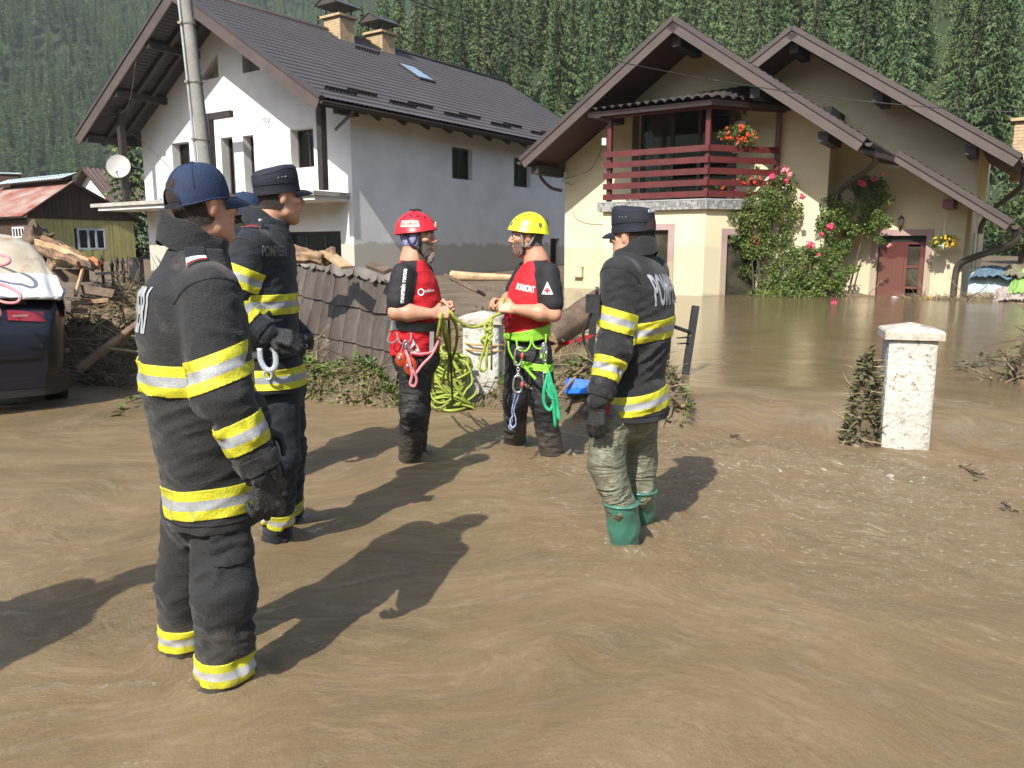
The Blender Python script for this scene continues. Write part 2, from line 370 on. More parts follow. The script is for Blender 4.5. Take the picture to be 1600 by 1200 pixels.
def water_mat(m):
    """silty water: the light that comes back out of the silt is soft and ignores the ripples, the mirror on top follows every one of them"""
    t = m.node_tree; N = t.nodes; K = t.links; N.remove(N['Principled BSDF'])
    fl = N.new('ShaderNodeAttribute'); fl.attribute_name = 'flow'; g = N.new('ShaderNodeNewGeometry')
    def noise(sc, det, st, rough=.55, dist=0., src=None):
        mp = N.new('ShaderNodeMapping'); mp.inputs['Scale'].default_value = st
        K.new(src or fl.outputs['Vector'], mp.inputs[0]); n = N.new('ShaderNodeTexNoise')
        n.inputs['Scale'].default_value = sc; n.inputs['Detail'].default_value = det; n.inputs['Roughness'].default_value = rough; n.inputs['Distortion'].default_value = dist
        K.new(mp.outputs[0], n.inputs['Vector']); return n.outputs[0]
    def ramp(v, stops):
        r = N.new('ShaderNodeValToRGB'); e = r.color_ramp.elements
        while len(e) < len(stops): e.new(.5)
        for q, (p, c) in zip(e, stops): q.position = p; q.color = (*c, 1)
        K.new(v, r.inputs[0]); return r.outputs[0]
    def mixc(f, a, b):
        x = N.new('ShaderNodeMix'); x.data_type = 'RGBA'
        if isinstance(f, float): x.inputs[0].default_value = f
        else: K.new(f, x.inputs[0])
        for i, v in ((6, a), (7, b)):
            if isinstance(v, tuple): x.inputs[i].default_value = (*v, 1)
            else: K.new(v, x.inputs[i])
        return x.outputs[2]
    def mul(a, b):
        x = N.new('ShaderNodeMath'); x.operation = 'MULTIPLY'
        for i, v in ((0, a), (1, b)):
            if isinstance(v, float): x.inputs[i].default_value = v
            else: K.new(v, x.inputs[i])
        return x.outputs[0]
    def rng(v, a, b, c=0., d=1.):
        x = N.new('ShaderNodeMapRange'); K.new(v, x.inputs[0])
        for i, q in enumerate((a, b, c, d)): x.inputs[1+i].default_value = q
        return x.outputs[0]
    c0 = ramp(noise(.7, 5, (1, 1.6, 1), .6, 1.0), [(.28, (.160, .112, .060)), (.52, (.222, .158, .088)), (.76, (.270, .198, .120))])
    st1 = noise(1.9, 8, (1, 2.7, 1), .70, 1.9); st2 = noise(6.0, 7, (1, 1.8, 1), .70, 1.6); pz = noise(.9, 3, (1, 1.4, 1), .5)
    c1 = mixc(mul(rng(st1, .44, .66), rng(pz, .36, .6, .15, .75)), c0, (.165, .118, .064))
    st3 = noise(13., 7, (1, 1.35, 1), .74, 1.0)
    c2 = mixc(mul(rng(st2, .50, .66), rng(pz, .38, .62, .10, .45)), c1, (.135, .100, .060)); c2 = mixc(mul(rng(st3, .52, .68), rng(pz, .36, .60, .05, .26)), c2, (.120, .088, .050)); c2 = mixc(mul(rng(st3, .42, .28), .22), c2, (.36, .28, .19))
    c3 = mixc(mul(rng(st1, .46, .34), .28), c2, (.33, .25, .165))
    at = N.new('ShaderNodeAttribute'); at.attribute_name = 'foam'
    fo = rng(noise(20, 8, (1, 1.8, 1), .78, 1.2), .57, .66); c4 = mixc(mul(fo, at.outputs['Fac']), c3, (.74, .69, .60))  # whitish foam colour, also painted in as sparkle on the ripples
    bs = N.new('ShaderNodeAttribute'); bs.attribute_name = 'ripple'; prev = None
    for (nn, dist, k) in ((noise(3.2, 4, (1, 2.6, 1), .55, 1.2), .18, 1.), (noise(8., 6, (1, 1.9, 1), .66, 1.0), .15, 1.), (noise(24., 5, (1, 1.6, 1), .65, .8), .055, 1.), (noise(70., 3, (1, 1.3, 1), .6, .5), .018, 1.)):
        p = N.new('ShaderNodeBump'); p.inputs['Distance'].default_value = dist; K.new(nn, p.inputs['Height']); K.new(bs.outputs['Fac'], p.inputs['Strength'])
        if prev: K.new(prev, p.inputs['Normal'])
        prev = p.outputs[0]
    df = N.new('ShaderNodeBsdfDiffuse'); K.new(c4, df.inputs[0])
    vm = N.new('ShaderNodeMix'); vm.data_type = 'VECTOR'; vm.inputs[0].default_value = .74; K.new(prev, vm.inputs[4]); vm.inputs[5].default_value = (0, 0, 1)
    nz = N.new('ShaderNodeVectorMath'); nz.operation = 'NORMALIZE'; K.new(vm.outputs[1], nz.inputs[0]); K.new(nz.outputs[0], df.inputs['Normal'])
    gl = N.new('ShaderNodeBsdfGlossy'); gl.inputs['Roughness'].default_value = .035; K.new(prev, gl.inputs['Normal'])
    fr = N.new('ShaderNodeFresnel'); fr.inputs[0].default_value = 1.6; K.new(prev, fr.inputs['Normal'])
    ms = N.new('ShaderNodeMixShader'); K.new(fr.outputs[0], ms.inputs[0]); K.new(df.outputs[0], ms.inputs[1]); K.new(gl.outputs[0], ms.inputs[2]); K.new(ms.outputs[0], N['Material Output'].inputs[0])
water_mat(m_water)
def make_water():
    xs = glines(-46, 46, -3.2, 4.4, .021, 1.035)
    ys = [1.0]
    while ys[-1] < 42: ys.append(ys[-1]+max(.013, .0062*ys[-1]))
    yb = [.95]; s = .05
    while yb[0] > -30: yb.insert(0, yb[0]-s); s *= 1.3
    ys = np.array(yb+ys)
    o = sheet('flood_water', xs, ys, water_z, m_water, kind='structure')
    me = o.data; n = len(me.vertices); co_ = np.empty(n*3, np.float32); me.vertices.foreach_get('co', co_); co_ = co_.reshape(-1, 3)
    at = me.attributes.new('foam', 'FLOAT', 'POINT'); at.data.foreach_set('value', foam_sparkle(co_[:, 0], co_[:, 1]).astype(np.float32))
    a, d = weir(co_[:, 0], co_[:, 1])
    rp = 1-.95*sstep(.2, 1.3, d)*sstep(.1, 1.0, a+.55*np.clip(d-.3, 0, None))
    fu, fv = flowuv(co_[:, 0].astype(float), co_[:, 1].astype(float)); at = me.attributes.new('flow', 'FLOAT_VECTOR', 'POINT'); at.data.foreach_set('vector', np.stack([fu, fv, np.zeros_like(fu)], 1).astype(np.float32).ravel())
    at = me.attributes.new('ripple', 'FLOAT', 'POINT'); at.data.foreach_set('value', (rp*.75).astype(np.float32))

hz_ = MB(); hz_.box((0, 700, 141), (3300, 2900, 285)); m_haze = bpy.data.materials.new('valley_haze'); m_haze.use_nodes = True
m_haze.node_tree.nodes.remove(m_haze.node_tree.nodes['Principled BSDF']); pv = m_haze.node_tree.nodes.new('ShaderNodeVolumePrincipled'); pv.inputs['Color'].default_value = (.86, .94, 1, 1); pv.inputs['Density'].default_value = .00022; pv.inputs['Anisotropy'].default_value = .2
m_haze.node_tree.links.new(pv.outputs[0], m_haze.node_tree.nodes['Material Output'].inputs['Volume']); hz_.build('haze', m_haze, kind='stuff')
# ------------------------------------------------------------------ spruces
def spruce_mesh(name, H, R, seed, dens=1., bare=False):
    r = np.random.RandomState(seed); V = []; F = []
    z = H*.05
    while z < H*.985:
        f = z/H; L = R*(1-f)**1.0*(.80+.36*r.rand())*(1 if f > .12 else .6+f*3)
        k = int((5+3*(1-f))*dens*(1 if not bare else .6)) or 3; a0 = r.rand()*6.28
        for j in range(k):
            a = a0+6.283*j/k+r.normal()*.22; l = L*(.72+.5*r.rand())+.12
            d = np.array([cos(a), sin(a), 0]); s = np.array([-sin(a), cos(a), 0])
            zz = z+r.normal()*.16
            nn = max(3, int(3+l*3.4*dens))
            for q in range(nn):
                t = (q+.4*r.rand())/nn; p = d*(l*t)+np.array([0, 0, zz+l*(.12*t-.46*t*t)])
                sw = (.27*(1-t*.55))*(.7+.6*r.rand())*min(1, .4+l*.3)
                sg = 1 if (q+j) % 2 else -1
                tip = p+d*(.36*l/ nn*2.0+.14)+s*sg*sw*(1.1 if t > .1 else .5)+np.array([0, 0, -.12-.30*r.rand()])*min(1, .5+l*.3)
                w = d*(.11+.07*r.rand())
                i = len(V); V += [p-w, p+w, tip]; F.append((i, i+1, i+2))
                tip2 = p+np.array([0, 0, -.28-.35*r.rand()])*min(1, .4+l*.35)+s*sg*.10; V += [p-w*.9, p+w*.9, tip2]; F.append((i+3, i+4, i+5))
            i = len(V); p0 = np.array([0, 0, zz]); pe = d*l*1.06+np.array([0, 0, zz-l*.34]); w = s*(.10+.13*l*.3); V += [p0+d*l*.25-w, p0+d*l*.25+w, pe]; F.append((i, i+1, i+2))
        z += (.50+.012*H*.4)*(.7+.6*r.rand())/max(.6, dens**.5)*(1 if f < .75 else .7)
    i = len(V); V += [(-.14, 0, H*.94), (.14, 0, H*.94), (0, 0, H*1.02), (0, -.14, H*.94), (0, .14, H*.94), (0, 0, H*1.02)]; F += [(i, i+1, i+2), (i+3, i+4, i+5)]
    me = bpy.data.meshes.new(name); me.from_pydata([tuple(map(float, v)) for v in V], [], F)
    return me
def trunk_mesh(H):
    mb = MB(); mb.tube([(0, 0, -1), (0, 0, H*.3), (0.03, 0, H*.97)], [.24, .18, .03], 7)
    me = bpy.data.meshes.new('trunk'); me.from_pydata(mb.v, [], mb.f); me.materials.append(m_bark); return me
SPR = []
for k, (H, R) in enumerate([(21, 3.0), (24, 3.2), (18, 2.9), (22, 2.6)]):
    me = spruce_mesh('spruce_crown', H, R, 20+k); me.materials.append(m_spruce); SPR.append((me, trunk_mesh(H), H))
m_deadspruce = mat('dead_needles', (.16, .10, .06), .9, .3, 2, 0, col2=(.24, .17, .11), rnd=.1)
_dead = spruce_mesh('dead_spruce_crown', 20, 2.0, 61, 1, True); _dead.materials.append(m_deadspruce)

def hill_visible(px, top):      # above the roofs and walls that stand in front?
    if px < -30 or px > 1630 or top < -120: return False
    xs = [-40, 0, 120, 180, 240, 400, 790, 870, 930, 1052, 1150, 1240, 1600, 1640]
    ys = [262, 262, 200, 120, 20, 15, 130, 180, 150, 30, 90, 36, 245, 250]
    return top < np.interp(px, xs, ys)-12
def scatter(n, box, mind, seed):
    r = np.random.RandomState(seed); P = r.uniform(0, 1, (n, 2))*(np.array(box[1])-np.array(box[0]))+np.array(box[0])
    cell = {}; out = []
    for p in P:
        k = (int(p[0]//mind), int(p[1]//mind)); ok = True
        for i in (-1, 0, 1):
            for j in (-1, 0, 1):
                for q in cell.get((k[0]+i, k[1]+j), ()):
                    if (q[0]-p[0])**2+(q[1]-p[1])**2 < mind*mind: ok = False
        if ok: cell.setdefault(k, []).append(p); out.append(p)
    return np.array(out)
near_pts = scatter(9000, ((-70, 74), (260, 330)), 3.5, 5)
near_pts = near_pts[(.72*(.45*near_pts[:, 0]+.89*near_pts[:, 1]-78) > .3) & (.95*(near_pts[:, 0]+.24*near_pts[:, 1]+9) > 1)]
cand = []; rest = []
for p in near_pts:
    az = atan2(p[0], p[1])
    if az < radians(-14) or az > radians(38): continue
    k = RNG.randrange(4); sc = RNG.uniform(.72, 1.22); z = float(gz(p[0], p[1]))
    dist = sqrt(p[0]**2+p[1]**2); H = SPR[k][2]*sc
    tx, ty = proj((p[0], p[1], z+H)); ox, oy = proj((p[0], p[1], z+H*.55))
    it = (H/dist, p[0], p[1], z, k, sc)
    (cand if hill_visible(tx, ty) and oy > 0 else rest).append(it)
cand.sort(reverse=True)
ind, more = cand[:300], cand[300:]
rest = more+[q for q in rest]
TREE_SRC = None
for n_, (hd, x, y, z, k, sc) in enumerate(ind):
    dead = n_ in (97, 143, 211)
    t = thing('spruce_tree', (x, y, z-.3), 'bare brown dead spruce among the green trees' if dead else 'dark green spruce standing in the dense forest on the slope behind the houses', 'tree',
              'brown dead spruces' if dead else 'spruces on the slope behind the houses')
    t.rotation_euler = (0, 0, RNG.random()*6.28); t.scale = (sc*RNG.uniform(.9, 1.15),)*2+(sc,)
    c = bpy.data.objects.new('crown', _dead if dead else SPR[k][0]); COL.objects.link(c); c.parent = t
    b = bpy.data.objects.new('trunk', SPR[k][1]); COL.objects.link(b); b.parent = t
far_pts = scatter(60000, ((-560, 190), (200, 1000)), 4.3, 9)
fx, fy = far_pts[:, 0], far_pts[:, 1]; fh = hills(fx, fy); faz = np.arctan2(fx, fy)
r1 = np.minimum(.72*(.45*fx+.89*fy-78), .95*(fx+.24*fy+9))
elev = np.arctan2(fh+22, np.hypot(fx, fy))
keep = (fh > 2) & (r1 < fh-4) & (faz > radians(-35)) & (faz < radians(6)) & (elev > radians(2)) & (elev < radians(24))
far_pts = far_pts[keep]
def forest(name, pts, scl, meshes, label):
    me = bpy.data.meshes.new(name); me.from_pydata([tuple(p) for p in pts], [], [])
    a = me.attributes.new('size', 'FLOAT', 'POINT'); a.data.foreach_set('value', np.asarray(scl, np.float32))
    o = bpy.data.objects.new(name, me); COL.objects.link(o)
    g = bpy.data.node_groups.new(name, 'GeometryNodeTree'); N = g.nodes; K = g.links
    g.interface.new_socket('Geometry', in_out='INPUT', socket_type='NodeSocketGeometry'); g.interface.new_socket('Geometry', in_out='OUTPUT', socket_type='NodeSocketGeometry')
    gi = N.new('NodeGroupInput'); go = N.new('NodeGroupOutput'); ip = N.new('GeometryNodeInstanceOnPoints'); jn = N.new('GeometryNodeJoinGeometry')
    for m in meshes:
        oi = N.new('GeometryNodeObjectInfo'); oi.inputs['Object'].default_value = m; oi.inputs['As Instance'].default_value = True; oi.transform_space = 'ORIGINAL'
        K.new(oi.outputs['Geometry'], jn.inputs[0])
    na = N.new('GeometryNodeInputNamedAttribute'); na.data_type = 'FLOAT'; na.inputs['Name'].default_value = 'size'
    rv = N.new('FunctionNodeRandomValue'); rv.data_type = 'FLOAT_VECTOR'; rv.inputs[0].default_value = (0, 0, 0); rv.inputs[1].default_value = (.06, .06, 6.28)
    K.new(gi.outputs[0], ip.inputs['Points']); K.new(jn.outputs[0], ip.inputs['Instance']); ip.inputs['Pick Instance'].default_value = True
    K.new(rv.outputs[0], ip.inputs['Rotation']); K.new(na.outputs[0], ip.inputs['Scale']); K.new(ip.outputs[0], go.inputs[0])
    md = o.modifiers.new('trees', 'NODES'); md.node_group = g
    tag(o, label, 'forest', None, 'stuff'); return o
_src = {}
for o in list(COL.objects):
    if o.name.startswith('crown') and o.data not in _src: _src[o.data] = o
src = [_src[s[0]] for s in SPR if s[0] in _src]
forest('forest_beyond', [(q[1], q[2], q[3]-.3) for q in rest], [q[5] for q in rest], src, 'rest of the dense spruce forest covering the near slope')
forest('far_forest', [(p[0], p[1], float(z)-.5) for p, z in zip(far_pts, gz(far_pts[:, 0], far_pts[:, 1]))], NR.uniform(.65, 1.15, len(far_pts)), src, 'hazy spruce forest covering the far mountainside on the left')
print('trees', len(ind), len(rest), len(far_pts))
# ------------------------------------------------------------------ houses
from mathutils.geometry import tessellate_polygon
MUDL = (.30, .25, .18)
m_whitewall = mat('white_render', (.68, .68, .67), .85, .09, .9, .12, 60, dirt=((.47, .44, .38), 1.6, .5, (1.50, 2.02)), grain=.06)
m_yellowwall = mat('yellow_render', (.65, .58, .385), .85, .09, .8, .12, 60, dirt=((.54, .475, .33), .9, .5, (1.34, 1.80)), grain=.05)
m_sheet = mat('brown_metal_roof', (.086, .077, .076), .42, .10, .8, .05, 30, spec=.5)
m_sheetb = mat('dark_brown_metal', (.062, .046, .042), .45, .12, 2, .05, 30, spec=.5)
m_fascia = mat('brown_fascia', (.085, .063, .056), .5, .12, 2, .06, 30)
m_soffit = mat('soffit_boards', (.035, .024, .022), .7, .2, 3, .15, 30)
m_soffitred = mat('red_soffit_boards', (.060, .022, .017), .7, .2, 3, .15, 30)
m_darkwood = mat('dark_timber', (.030, .023, .022), .65, .25, 4, .2, 30)
m_redwood = mat('oxblood_timber', (.095, .017, .016), .45, .22, 4, .18, 25, dirt=((.20, .10, .08), 6, .68, None))
m_conc = mat('concrete', (.40, .38, .34), .9, .18, 2, .3, 30, grain=.12)
m_pink = mat('pink_window_surround', (.36, .25, .235), .8, .12, 2, .12, 40, dirt=((.36, .29, .21), 1.5, .5, (1.0, 1.35)))
m_brick = mat('chimney_brick', (.46, .33, .19), .9, .2, 5, .25, 30)
m_joint = mat('mortar', (.30, .27, .22), .95, .1, 5, .2, 40)
m_frame = mat('brown_window_frame', (.035, .024, .02), .5, .2, 5, .05, 30)
m_curtain = mat('curtain', (.45, .44, .42), .9, .3, 8, .0, stretch=(6, 6, .1))
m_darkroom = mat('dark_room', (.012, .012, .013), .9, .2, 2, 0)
m_gutter = mat('brown_gutter', (.06, .048, .043), .4, .15, 3, .04, 30)
m_stone = mat('mosaic_stone', (.20, .20, .195), .6, .1, 3, .1, 40)

class Frame:
    """a building's own axes: s along its front wall, d into it, z up"""
    def __init__(f, o, s, d): f.o = np.array([o[0], o[1], 0.]); f.s = unit([s[0], s[1], 0]); f.d = unit([d[0], d[1], 0])
    def P(f, s, d, z): return f.o+f.s*s+f.d*d+np.array([0, 0, z])
    def at(f, px, py, d):       # (s, z) of the point seen at a pixel, on the plane at depth d
        q = on_pl(px, py, f.P(0, d, 0), f.d); return float(np.dot(q-f.o, f.s)), float(q[2])
    def at_s(f, px, py, s):     # (d, z) on the plane of constant s
        q = on_pl(px, py, f.P(s, 0, 0), f.s); return float(np.dot(q-f.o, f.d)), float(q[2])
    def box(f, mb, s0, s1, d0, d1, z0, z1, mi=0): return mb.boxf(f.P(s0, d0, z0), f.s*(s1-s0), f.d*(d1-d0), (0, 0, z1-z0), mi)

def wall(mb, outer, holes, mp, depth, mi=0, outw=None):
    """flat wall from 2-D outlines with openings and their reveals; mp(a, z, t) gives the point t behind the face"""
    loops = [outer]+holes; flat = [p for l in loops for p in l]
    tris = tessellate_polygon([[Vector((p[0], p[1], 0)) for p in l] for l in loops])
    P = [mp(a, z, 0) for a, z in flat]; n = unit(np.array(mp(0, 0, 0))-np.array(mp(0, 0, 1))); F = []
    for t in tris:
        a, b, c = [np.array(P[i]) for i in t]
        F.append(tuple(t) if np.dot(np.cross(b-a, c-a), n) > 0 else tuple(t)[::-1])
    mb.add(P, F, mi)
    for h in holes:
        cx = np.mean([p[0] for p in h]); cz = np.mean([p[1] for p in h]); c3 = np.array(mp(cx, cz, depth/2))
        for i in range(len(h)):
            p, q = h[i], h[(i+1) % len(h)]; Q = [np.array(mp(*p, 0)), np.array(mp(*q, 0)), np.array(mp(*q, depth)), np.array(mp(*p, depth))]
            nn = np.cross(Q[1]-Q[0], Q[2]-Q[0]); mb.add(Q, [(0, 1, 2, 3) if np.dot(nn, c3-Q[0]) > 0 else (3, 2, 1, 0)], mi)
def window(parent, mp, a0, a1, z0, z1, t, name='window', fw=.07, mull=(), rails=(), fm=None, gm=None, curtain=False, room=True):
    """frame, panes and a dark room behind, t behind the wall face"""
    fm = fm or m_frame; mb = MB()
    def bx(b, x0, x1, y0, y1, t0, t1, mi=0):
        o = np.array(mp(x0, y0, t0)); b.boxf(o, np.array(mp(x1, y0, t0))-o, np.array(mp(x0, y1, t0))-o, np.array(mp(x0, y0, t1))-o, mi)
    bx(mb, a0, a0+fw, z0, z1, t, t+.07); bx(mb, a1-fw, a1, z0, z1, t, t+.07)
    bx(mb, a0+fw, a1-fw, z0, z0+fw, t, t+.07); bx(mb, a0+fw, a1-fw, z1-fw, z1, t, t+.07)
    xs = [a0+fw]+[a0+(a1-a0)*q for q in mull]+[a1-fw]
    for q in mull: x = a0+(a1-a0)*q; bx(mb, x-fw*.55, x+fw*.55, z0+fw, z1-fw, t+.004, t+.066)
    for q in rails: y = z0+(z1-z0)*q; bx(mb, a0+fw, a1-fw, y-fw*.4, y+fw*.4, t+.008, t+.062)
    w = mb.build(name, fm, parent)
    for i in range(len(xs)-1):
        g = MB(); bx(g, xs[i], xs[i+1], z0+fw*.8, z1-fw*.8, t+.030, t+.042); g.build('pane', gm or m_glass, w)
    if curtain:
        c = MB(); G = []; x0, x1 = curtain if isinstance(curtain, tuple) else (a0+.1, a1-.1)
        for x in np.linspace(x0, x1, 40): G.append([mp(x, z, t+.13+.022*sin(x*45)) for z in (z0+.05, z1-.05)])
        c.grid(G); c.build('curtain', m_curtain, w)
    return w
def tile_sheet(mb, f, U, Vv, per=.2, row=.35, amp=.03, step=.035, mi=0, sub=5):
    """pressed roof sheet: waves across, a step at each row; f(u, v, h) gives the point h above the slope"""
    nu = int(round(U[1]-U[0])/per*1) if False else int((U[1]-U[0])/per)
    us = np.linspace(U[0], U[1], nu*sub+1); nv = int((Vv[1]-Vv[0])/row)
    rows = []
    for i in range(nv):
        v0 = Vv[0]+(Vv[1]-Vv[0])*i/nv; v1 = Vv[0]+(Vv[1]-Vv[0])*(i+1)/nv
        rows += [(v0, step), (v0+(v1-v0)*.5, step*.5+.002), (v1, 0.)]
    G = [[f(u, v, h+amp*(abs(sin(pi*(u-U[0])/per))**.8)) for v, h in rows] for u in us]
    return mb.grid(G, mi, True)

# ---- the white house
AZW = radians(35)
WH = Frame(on_y(549, 250, 27), (-cos(AZW), sin(AZW)), (sin(AZW), cos(AZW)))
wh = thing('white_house', WH.P(6, 8, .3), 'large white rendered house with brown metal roof and two brick chimneys', 'house')
EZ, SLW, OV, FV, RS = 5.93, .612, .95, 2.1, 6.1         # eave height, slope, side overhang, front overhang, ridge
RZ = EZ+SLW*(RS+OV); WL, WW = 16.3, 12.1
gm = lambda a, z, t: WH.P(a, t, z)                  # gable wall
lm = lambda a, z, t: WH.P(t, a, z)                  # long wall
def rz(s): return EZ+SLW*(min(s, 2*RS-s)+OV)-.30
w0 = lambda px, py: WH.at(px, py, 0)
wins = [(8.85, 10.0, 4.15, 5.63), (6.15, 6.85, 3.35, 5.6), (4.95, 5.55, 3.35, 5.57), (1.78, 2.95, 4.28, 5.58)]
low = (.62, 3.7, 1.15, 2.12)
rect = lambda a0, a1, z0, z1: [(a0, z0), (a1, z0), (a1, z1), (a0, z1)]
tri = [[(6.75, 7.75), (8.05, 7.75), (6.75, 8.62)], [(4.1, 7.72), (5.35, 7.72), (5.35, 8.55)]]
mb = MB()
wall(mb, [(0, -.4), (WW, -.4), (WW, rz(WW)), (RS, rz(RS)), (0, rz(0))], [rect(*q) for q in wins]+[rect(*low)]+tri, gm, .40)
mb.build('gable_wall', m_whitewall, wh)
lw = [(5.2, 6.44, 4.17, 5.35), (9.3, 10.56, 4.13, 5.33), (12.2, 13.0, .4, 2.0)]
mb = MB(); wall(mb, rect(0, WL, -.4, rz(0)), [rect(*q) for q in lw], lm, .28); mb.build('long_wall', m_whitewall, wh)
mb = MB(); mb.add([WH.P(WW, 0, -.4), WH.P(WW, WL, -.4), WH.P(WW, WL, rz(WW)), WH.P(WW, 0, rz(WW))], [(0, 1, 2, 3)])
mb.add([WH.P(0, WL, -.4), WH.P(WW, WL, -.4), WH.P(WW, WL, rz(WW)), WH.P(RS, WL, rz(RS)), WH.P(0, WL, rz(0))], [(0, 1, 2, 3, 4)])
mb.build('rear_wall', m_whitewall, wh)
for i, q in enumerate(wins): window(wh, gm, *q, .33, mull=(.5,) if i in (0, 3) else (), curtain=True)
window(wh, gm, *low, .33, mull=(.36, .68))
for t_ in tri:
    b = MB(); b.add([gm(a, z, .34) for a, z in t_], [(0, 1, 2)]); b.build('window', m_glass, wh)
for i, q in enumerate(lw): window(wh, lm, *q, .2, mull=(.5,) if i < 2 else (), curtain=(i == 0) and (q[0]+.1, q[0]+.5))
mb = MB()                                              # near-black box inside, its colour standing in for the shade of unlit rooms
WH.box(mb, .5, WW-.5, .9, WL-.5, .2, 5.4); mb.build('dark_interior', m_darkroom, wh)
# roof
TH = .2
sl = sqrt(1+SLW*SLW)
def roofP(side):
    def f(u, v, h):   # u along the house, v up the slope from the eave
        s = -OV+v/sl; z = EZ+SLW*v/sl+h/sl*1.0
        if side: s = 2*RS-s
        return WH.P(s-(h*SLW/sl if not side else -h*SLW/sl), u, z)
    return f
LV = (RS+OV)*sl
for side in (0, 1):
    f = roofP(side); mb = MB()
    tile_sheet(mb, f, (-FV, 17.1), (0, LV), per=.2 if not side else .6, row=.35 if not side else 1.5)
    mb.build('roof_sheet', m_sheet, wh, kind='stuff')
    mb = MB(); Q = [f(-FV+.03, 0.02, -.03), f(17.07, 0.02, -.03), f(17.07, LV, -.03), f(-FV+.03, LV, -.03)]; d = np.array(f(0, 0, -TH))-np.array(f(0, 0, 0))
    mb.prism(Q, d); mb.build('roof_deck', m_soffit, wh)
    mb = MB()                                           # boards under the overhang
    n = int(LV/.16)
    for i in range(n): a = LV*i/n; o = np.array(f(-FV+.08, a+.012, -TH-.055)); mb.boxf(o, np.array(f(-.02, a+.012, -TH-.055))-o, np.array(f(-FV+.08, a+LV/n-.006, -TH-.055))-o, np.array(f(-FV+.08, a+.012, -TH-.032))-o)
    mb.build('soffit_boards', m_soffit, wh, kind='stuff')
    mb = MB(); o = f(-FV-.03, -.02, -.40); mb.boxf(o, np.array(f(-FV-.03, LV+.02, -.40))-np.array(o), np.array(f(-FV+.02, -.02, -.40))-np.array(o), np.array(f(-FV-.03, -.02, .06))-np.array(o)); mb.build('verge_board', m_fascia, wh)
    mb = MB(); o = f(-FV-.07, -.02, -.02); mb.boxf(o, np.array(f(-FV-.07, LV+.02, -.02))-np.array(o), np.array(f(-FV+.14, -.02, -.02))-np.array(o), np.array(f(-FV-.07, -.02, .085))-np.array(o)); mb.build('verge_flashing', m_sheetb, wh)
    for v in ((.15, 2.9, 5.6) if side else (.2, 2.9, 5.6)):    # purlin ends
        mb = MB(); mb.beam(f(-FV+.06 if side else -.9, v+.3, -.42), f(0, v+.3, -.42), .22, .26); mb.build('purlin', m_darkwood, wh)
    if side:
        for v, w_ in ((1.2, .14), (3.9, .14)):
            mb = MB(); mb.beam(f(-FV+.9, .1, -.34), f(-FV+.9, LV-.1, -.34), .16, .16) if w_ and v < 2 else mb.beam(f(-.6, .1, -.34), f(-.6, LV-.1, -.34), .16, .16)
            mb.build('rafter', m_darkwood, wh)
mb = MB(); mb.tube([WH.P(RS, -FV-.08, RZ+.03), WH.P(RS, 17.15, RZ+.03)], .12, 10); mb.build('ridge_cap', m_sheetb, wh)
f = roofP(0)
for i in range(13):
    mb = MB(); u = .6+i*1.22; mb.beam(f(u, .06, -.30), f(u, 1.2, -.30), .14, .17); mb.build('rafter', m_darkwood, wh)
def gutter(par, p, q, r=.075, m=None):
    p, q = np.array(p), np.array(q); d = unit(q-p); x = unit(np.cross(d, [0, 0, 1])); G = []
    for e in (p, q): G.append([e+x*r*cos(t)+np.array([0, 0, r*sin(t)]) for t in np.linspace(pi, 2*pi, 9)])
    mb = MB(); mb.grid(G); G2 = [[np.array(e)+x*.012*cos(t)+x*(r if k else -r)+np.array([0, 0, .012*sin(t)]) for t in np.linspace(0, 2*pi, 6)] for k in (0,) for e in (p, q)]
    mb.grid(G2); mb.tube([p+x*r, q+x*r], .013, 6); mb.tube([p-x*r, q-x*r], .013, 6)
    for e in (p, q): mb.prism([e+x*r*cos(t)+np.array([0, 0, r*sin(t)]) for t in np.linspace(pi, 2*pi, 9)], d*.006)
    return mb.build('gutter', m or m_gutter, par)
gutter(wh, f(-FV, -.07, -.06), f(17.1, -.07, -.06), .08, m_darkwood)
mb = MB(); mb.tube(spline([f(-.75, -.06, -.12), f(-.75, -.03, -.32), f(-.55, .5, -.98), f(-.48, .62, -1.12)], 5), .055, 9); mb.build('downpipe', m_gutter, wh)
for k in range(6):
    for j in range(2):
        mb = MB(); u = -1.35+k*2.85+j*1.15; v = .75+.28*j
        for q in range(9): o = np.array(f(u+q*.155, v, .05)); mb.boxf(o, np.array(f(u+q*.155+.11, v, .05))-o, np.array(f(u+q*.155, v+.03, .05))-o, np.array(f(u+q*.155, v, .17))-o)
        o = np.array(f(u, v+.005, .09)); mb.boxf(o, np.array(f(u+1.35, v+.005, .09))-o, np.array(f(u, v+.025, .09))-o, np.array(f(u, v+.005, .15))-o); mb.build('snow_guard', m_darkwood, wh)
mb = MB(); u = 4.9
for q in range(9): o = np.array(f(u+q*.155, 6.6, .05)); mb.boxf(o, np.array(f(u+q*.155+.11, 6.6, .05))-o, np.array(f(u+q*.155, 6.63, .05))-o, np.array(f(u+q*.155, 6.6, .17))-o)
mb.build('snow_guard', m_darkwood, wh)
def roofbox(f, u0, u1, v0, v1, h0, h1):
    o = np.array(f(u0, v0, h0)); b = MB(); return b.boxf(o, np.array(f(u1, v0, h0))-o, np.array(f(u0, v1, h0))-o, np.array(f(u0, v0, h1))-o)
sk = roofbox(f, 6.7, 7.7, 4.5, 5.9, .02, .12).build('skylight', m_darkwood, wh)
roofbox(f, 6.78, 7.62, 4.62, 5.84, .122, .135).build('pane', mat('sky_glass', (.25, .33, .40), .08, .1, 2, 0, spec=.9), sk)
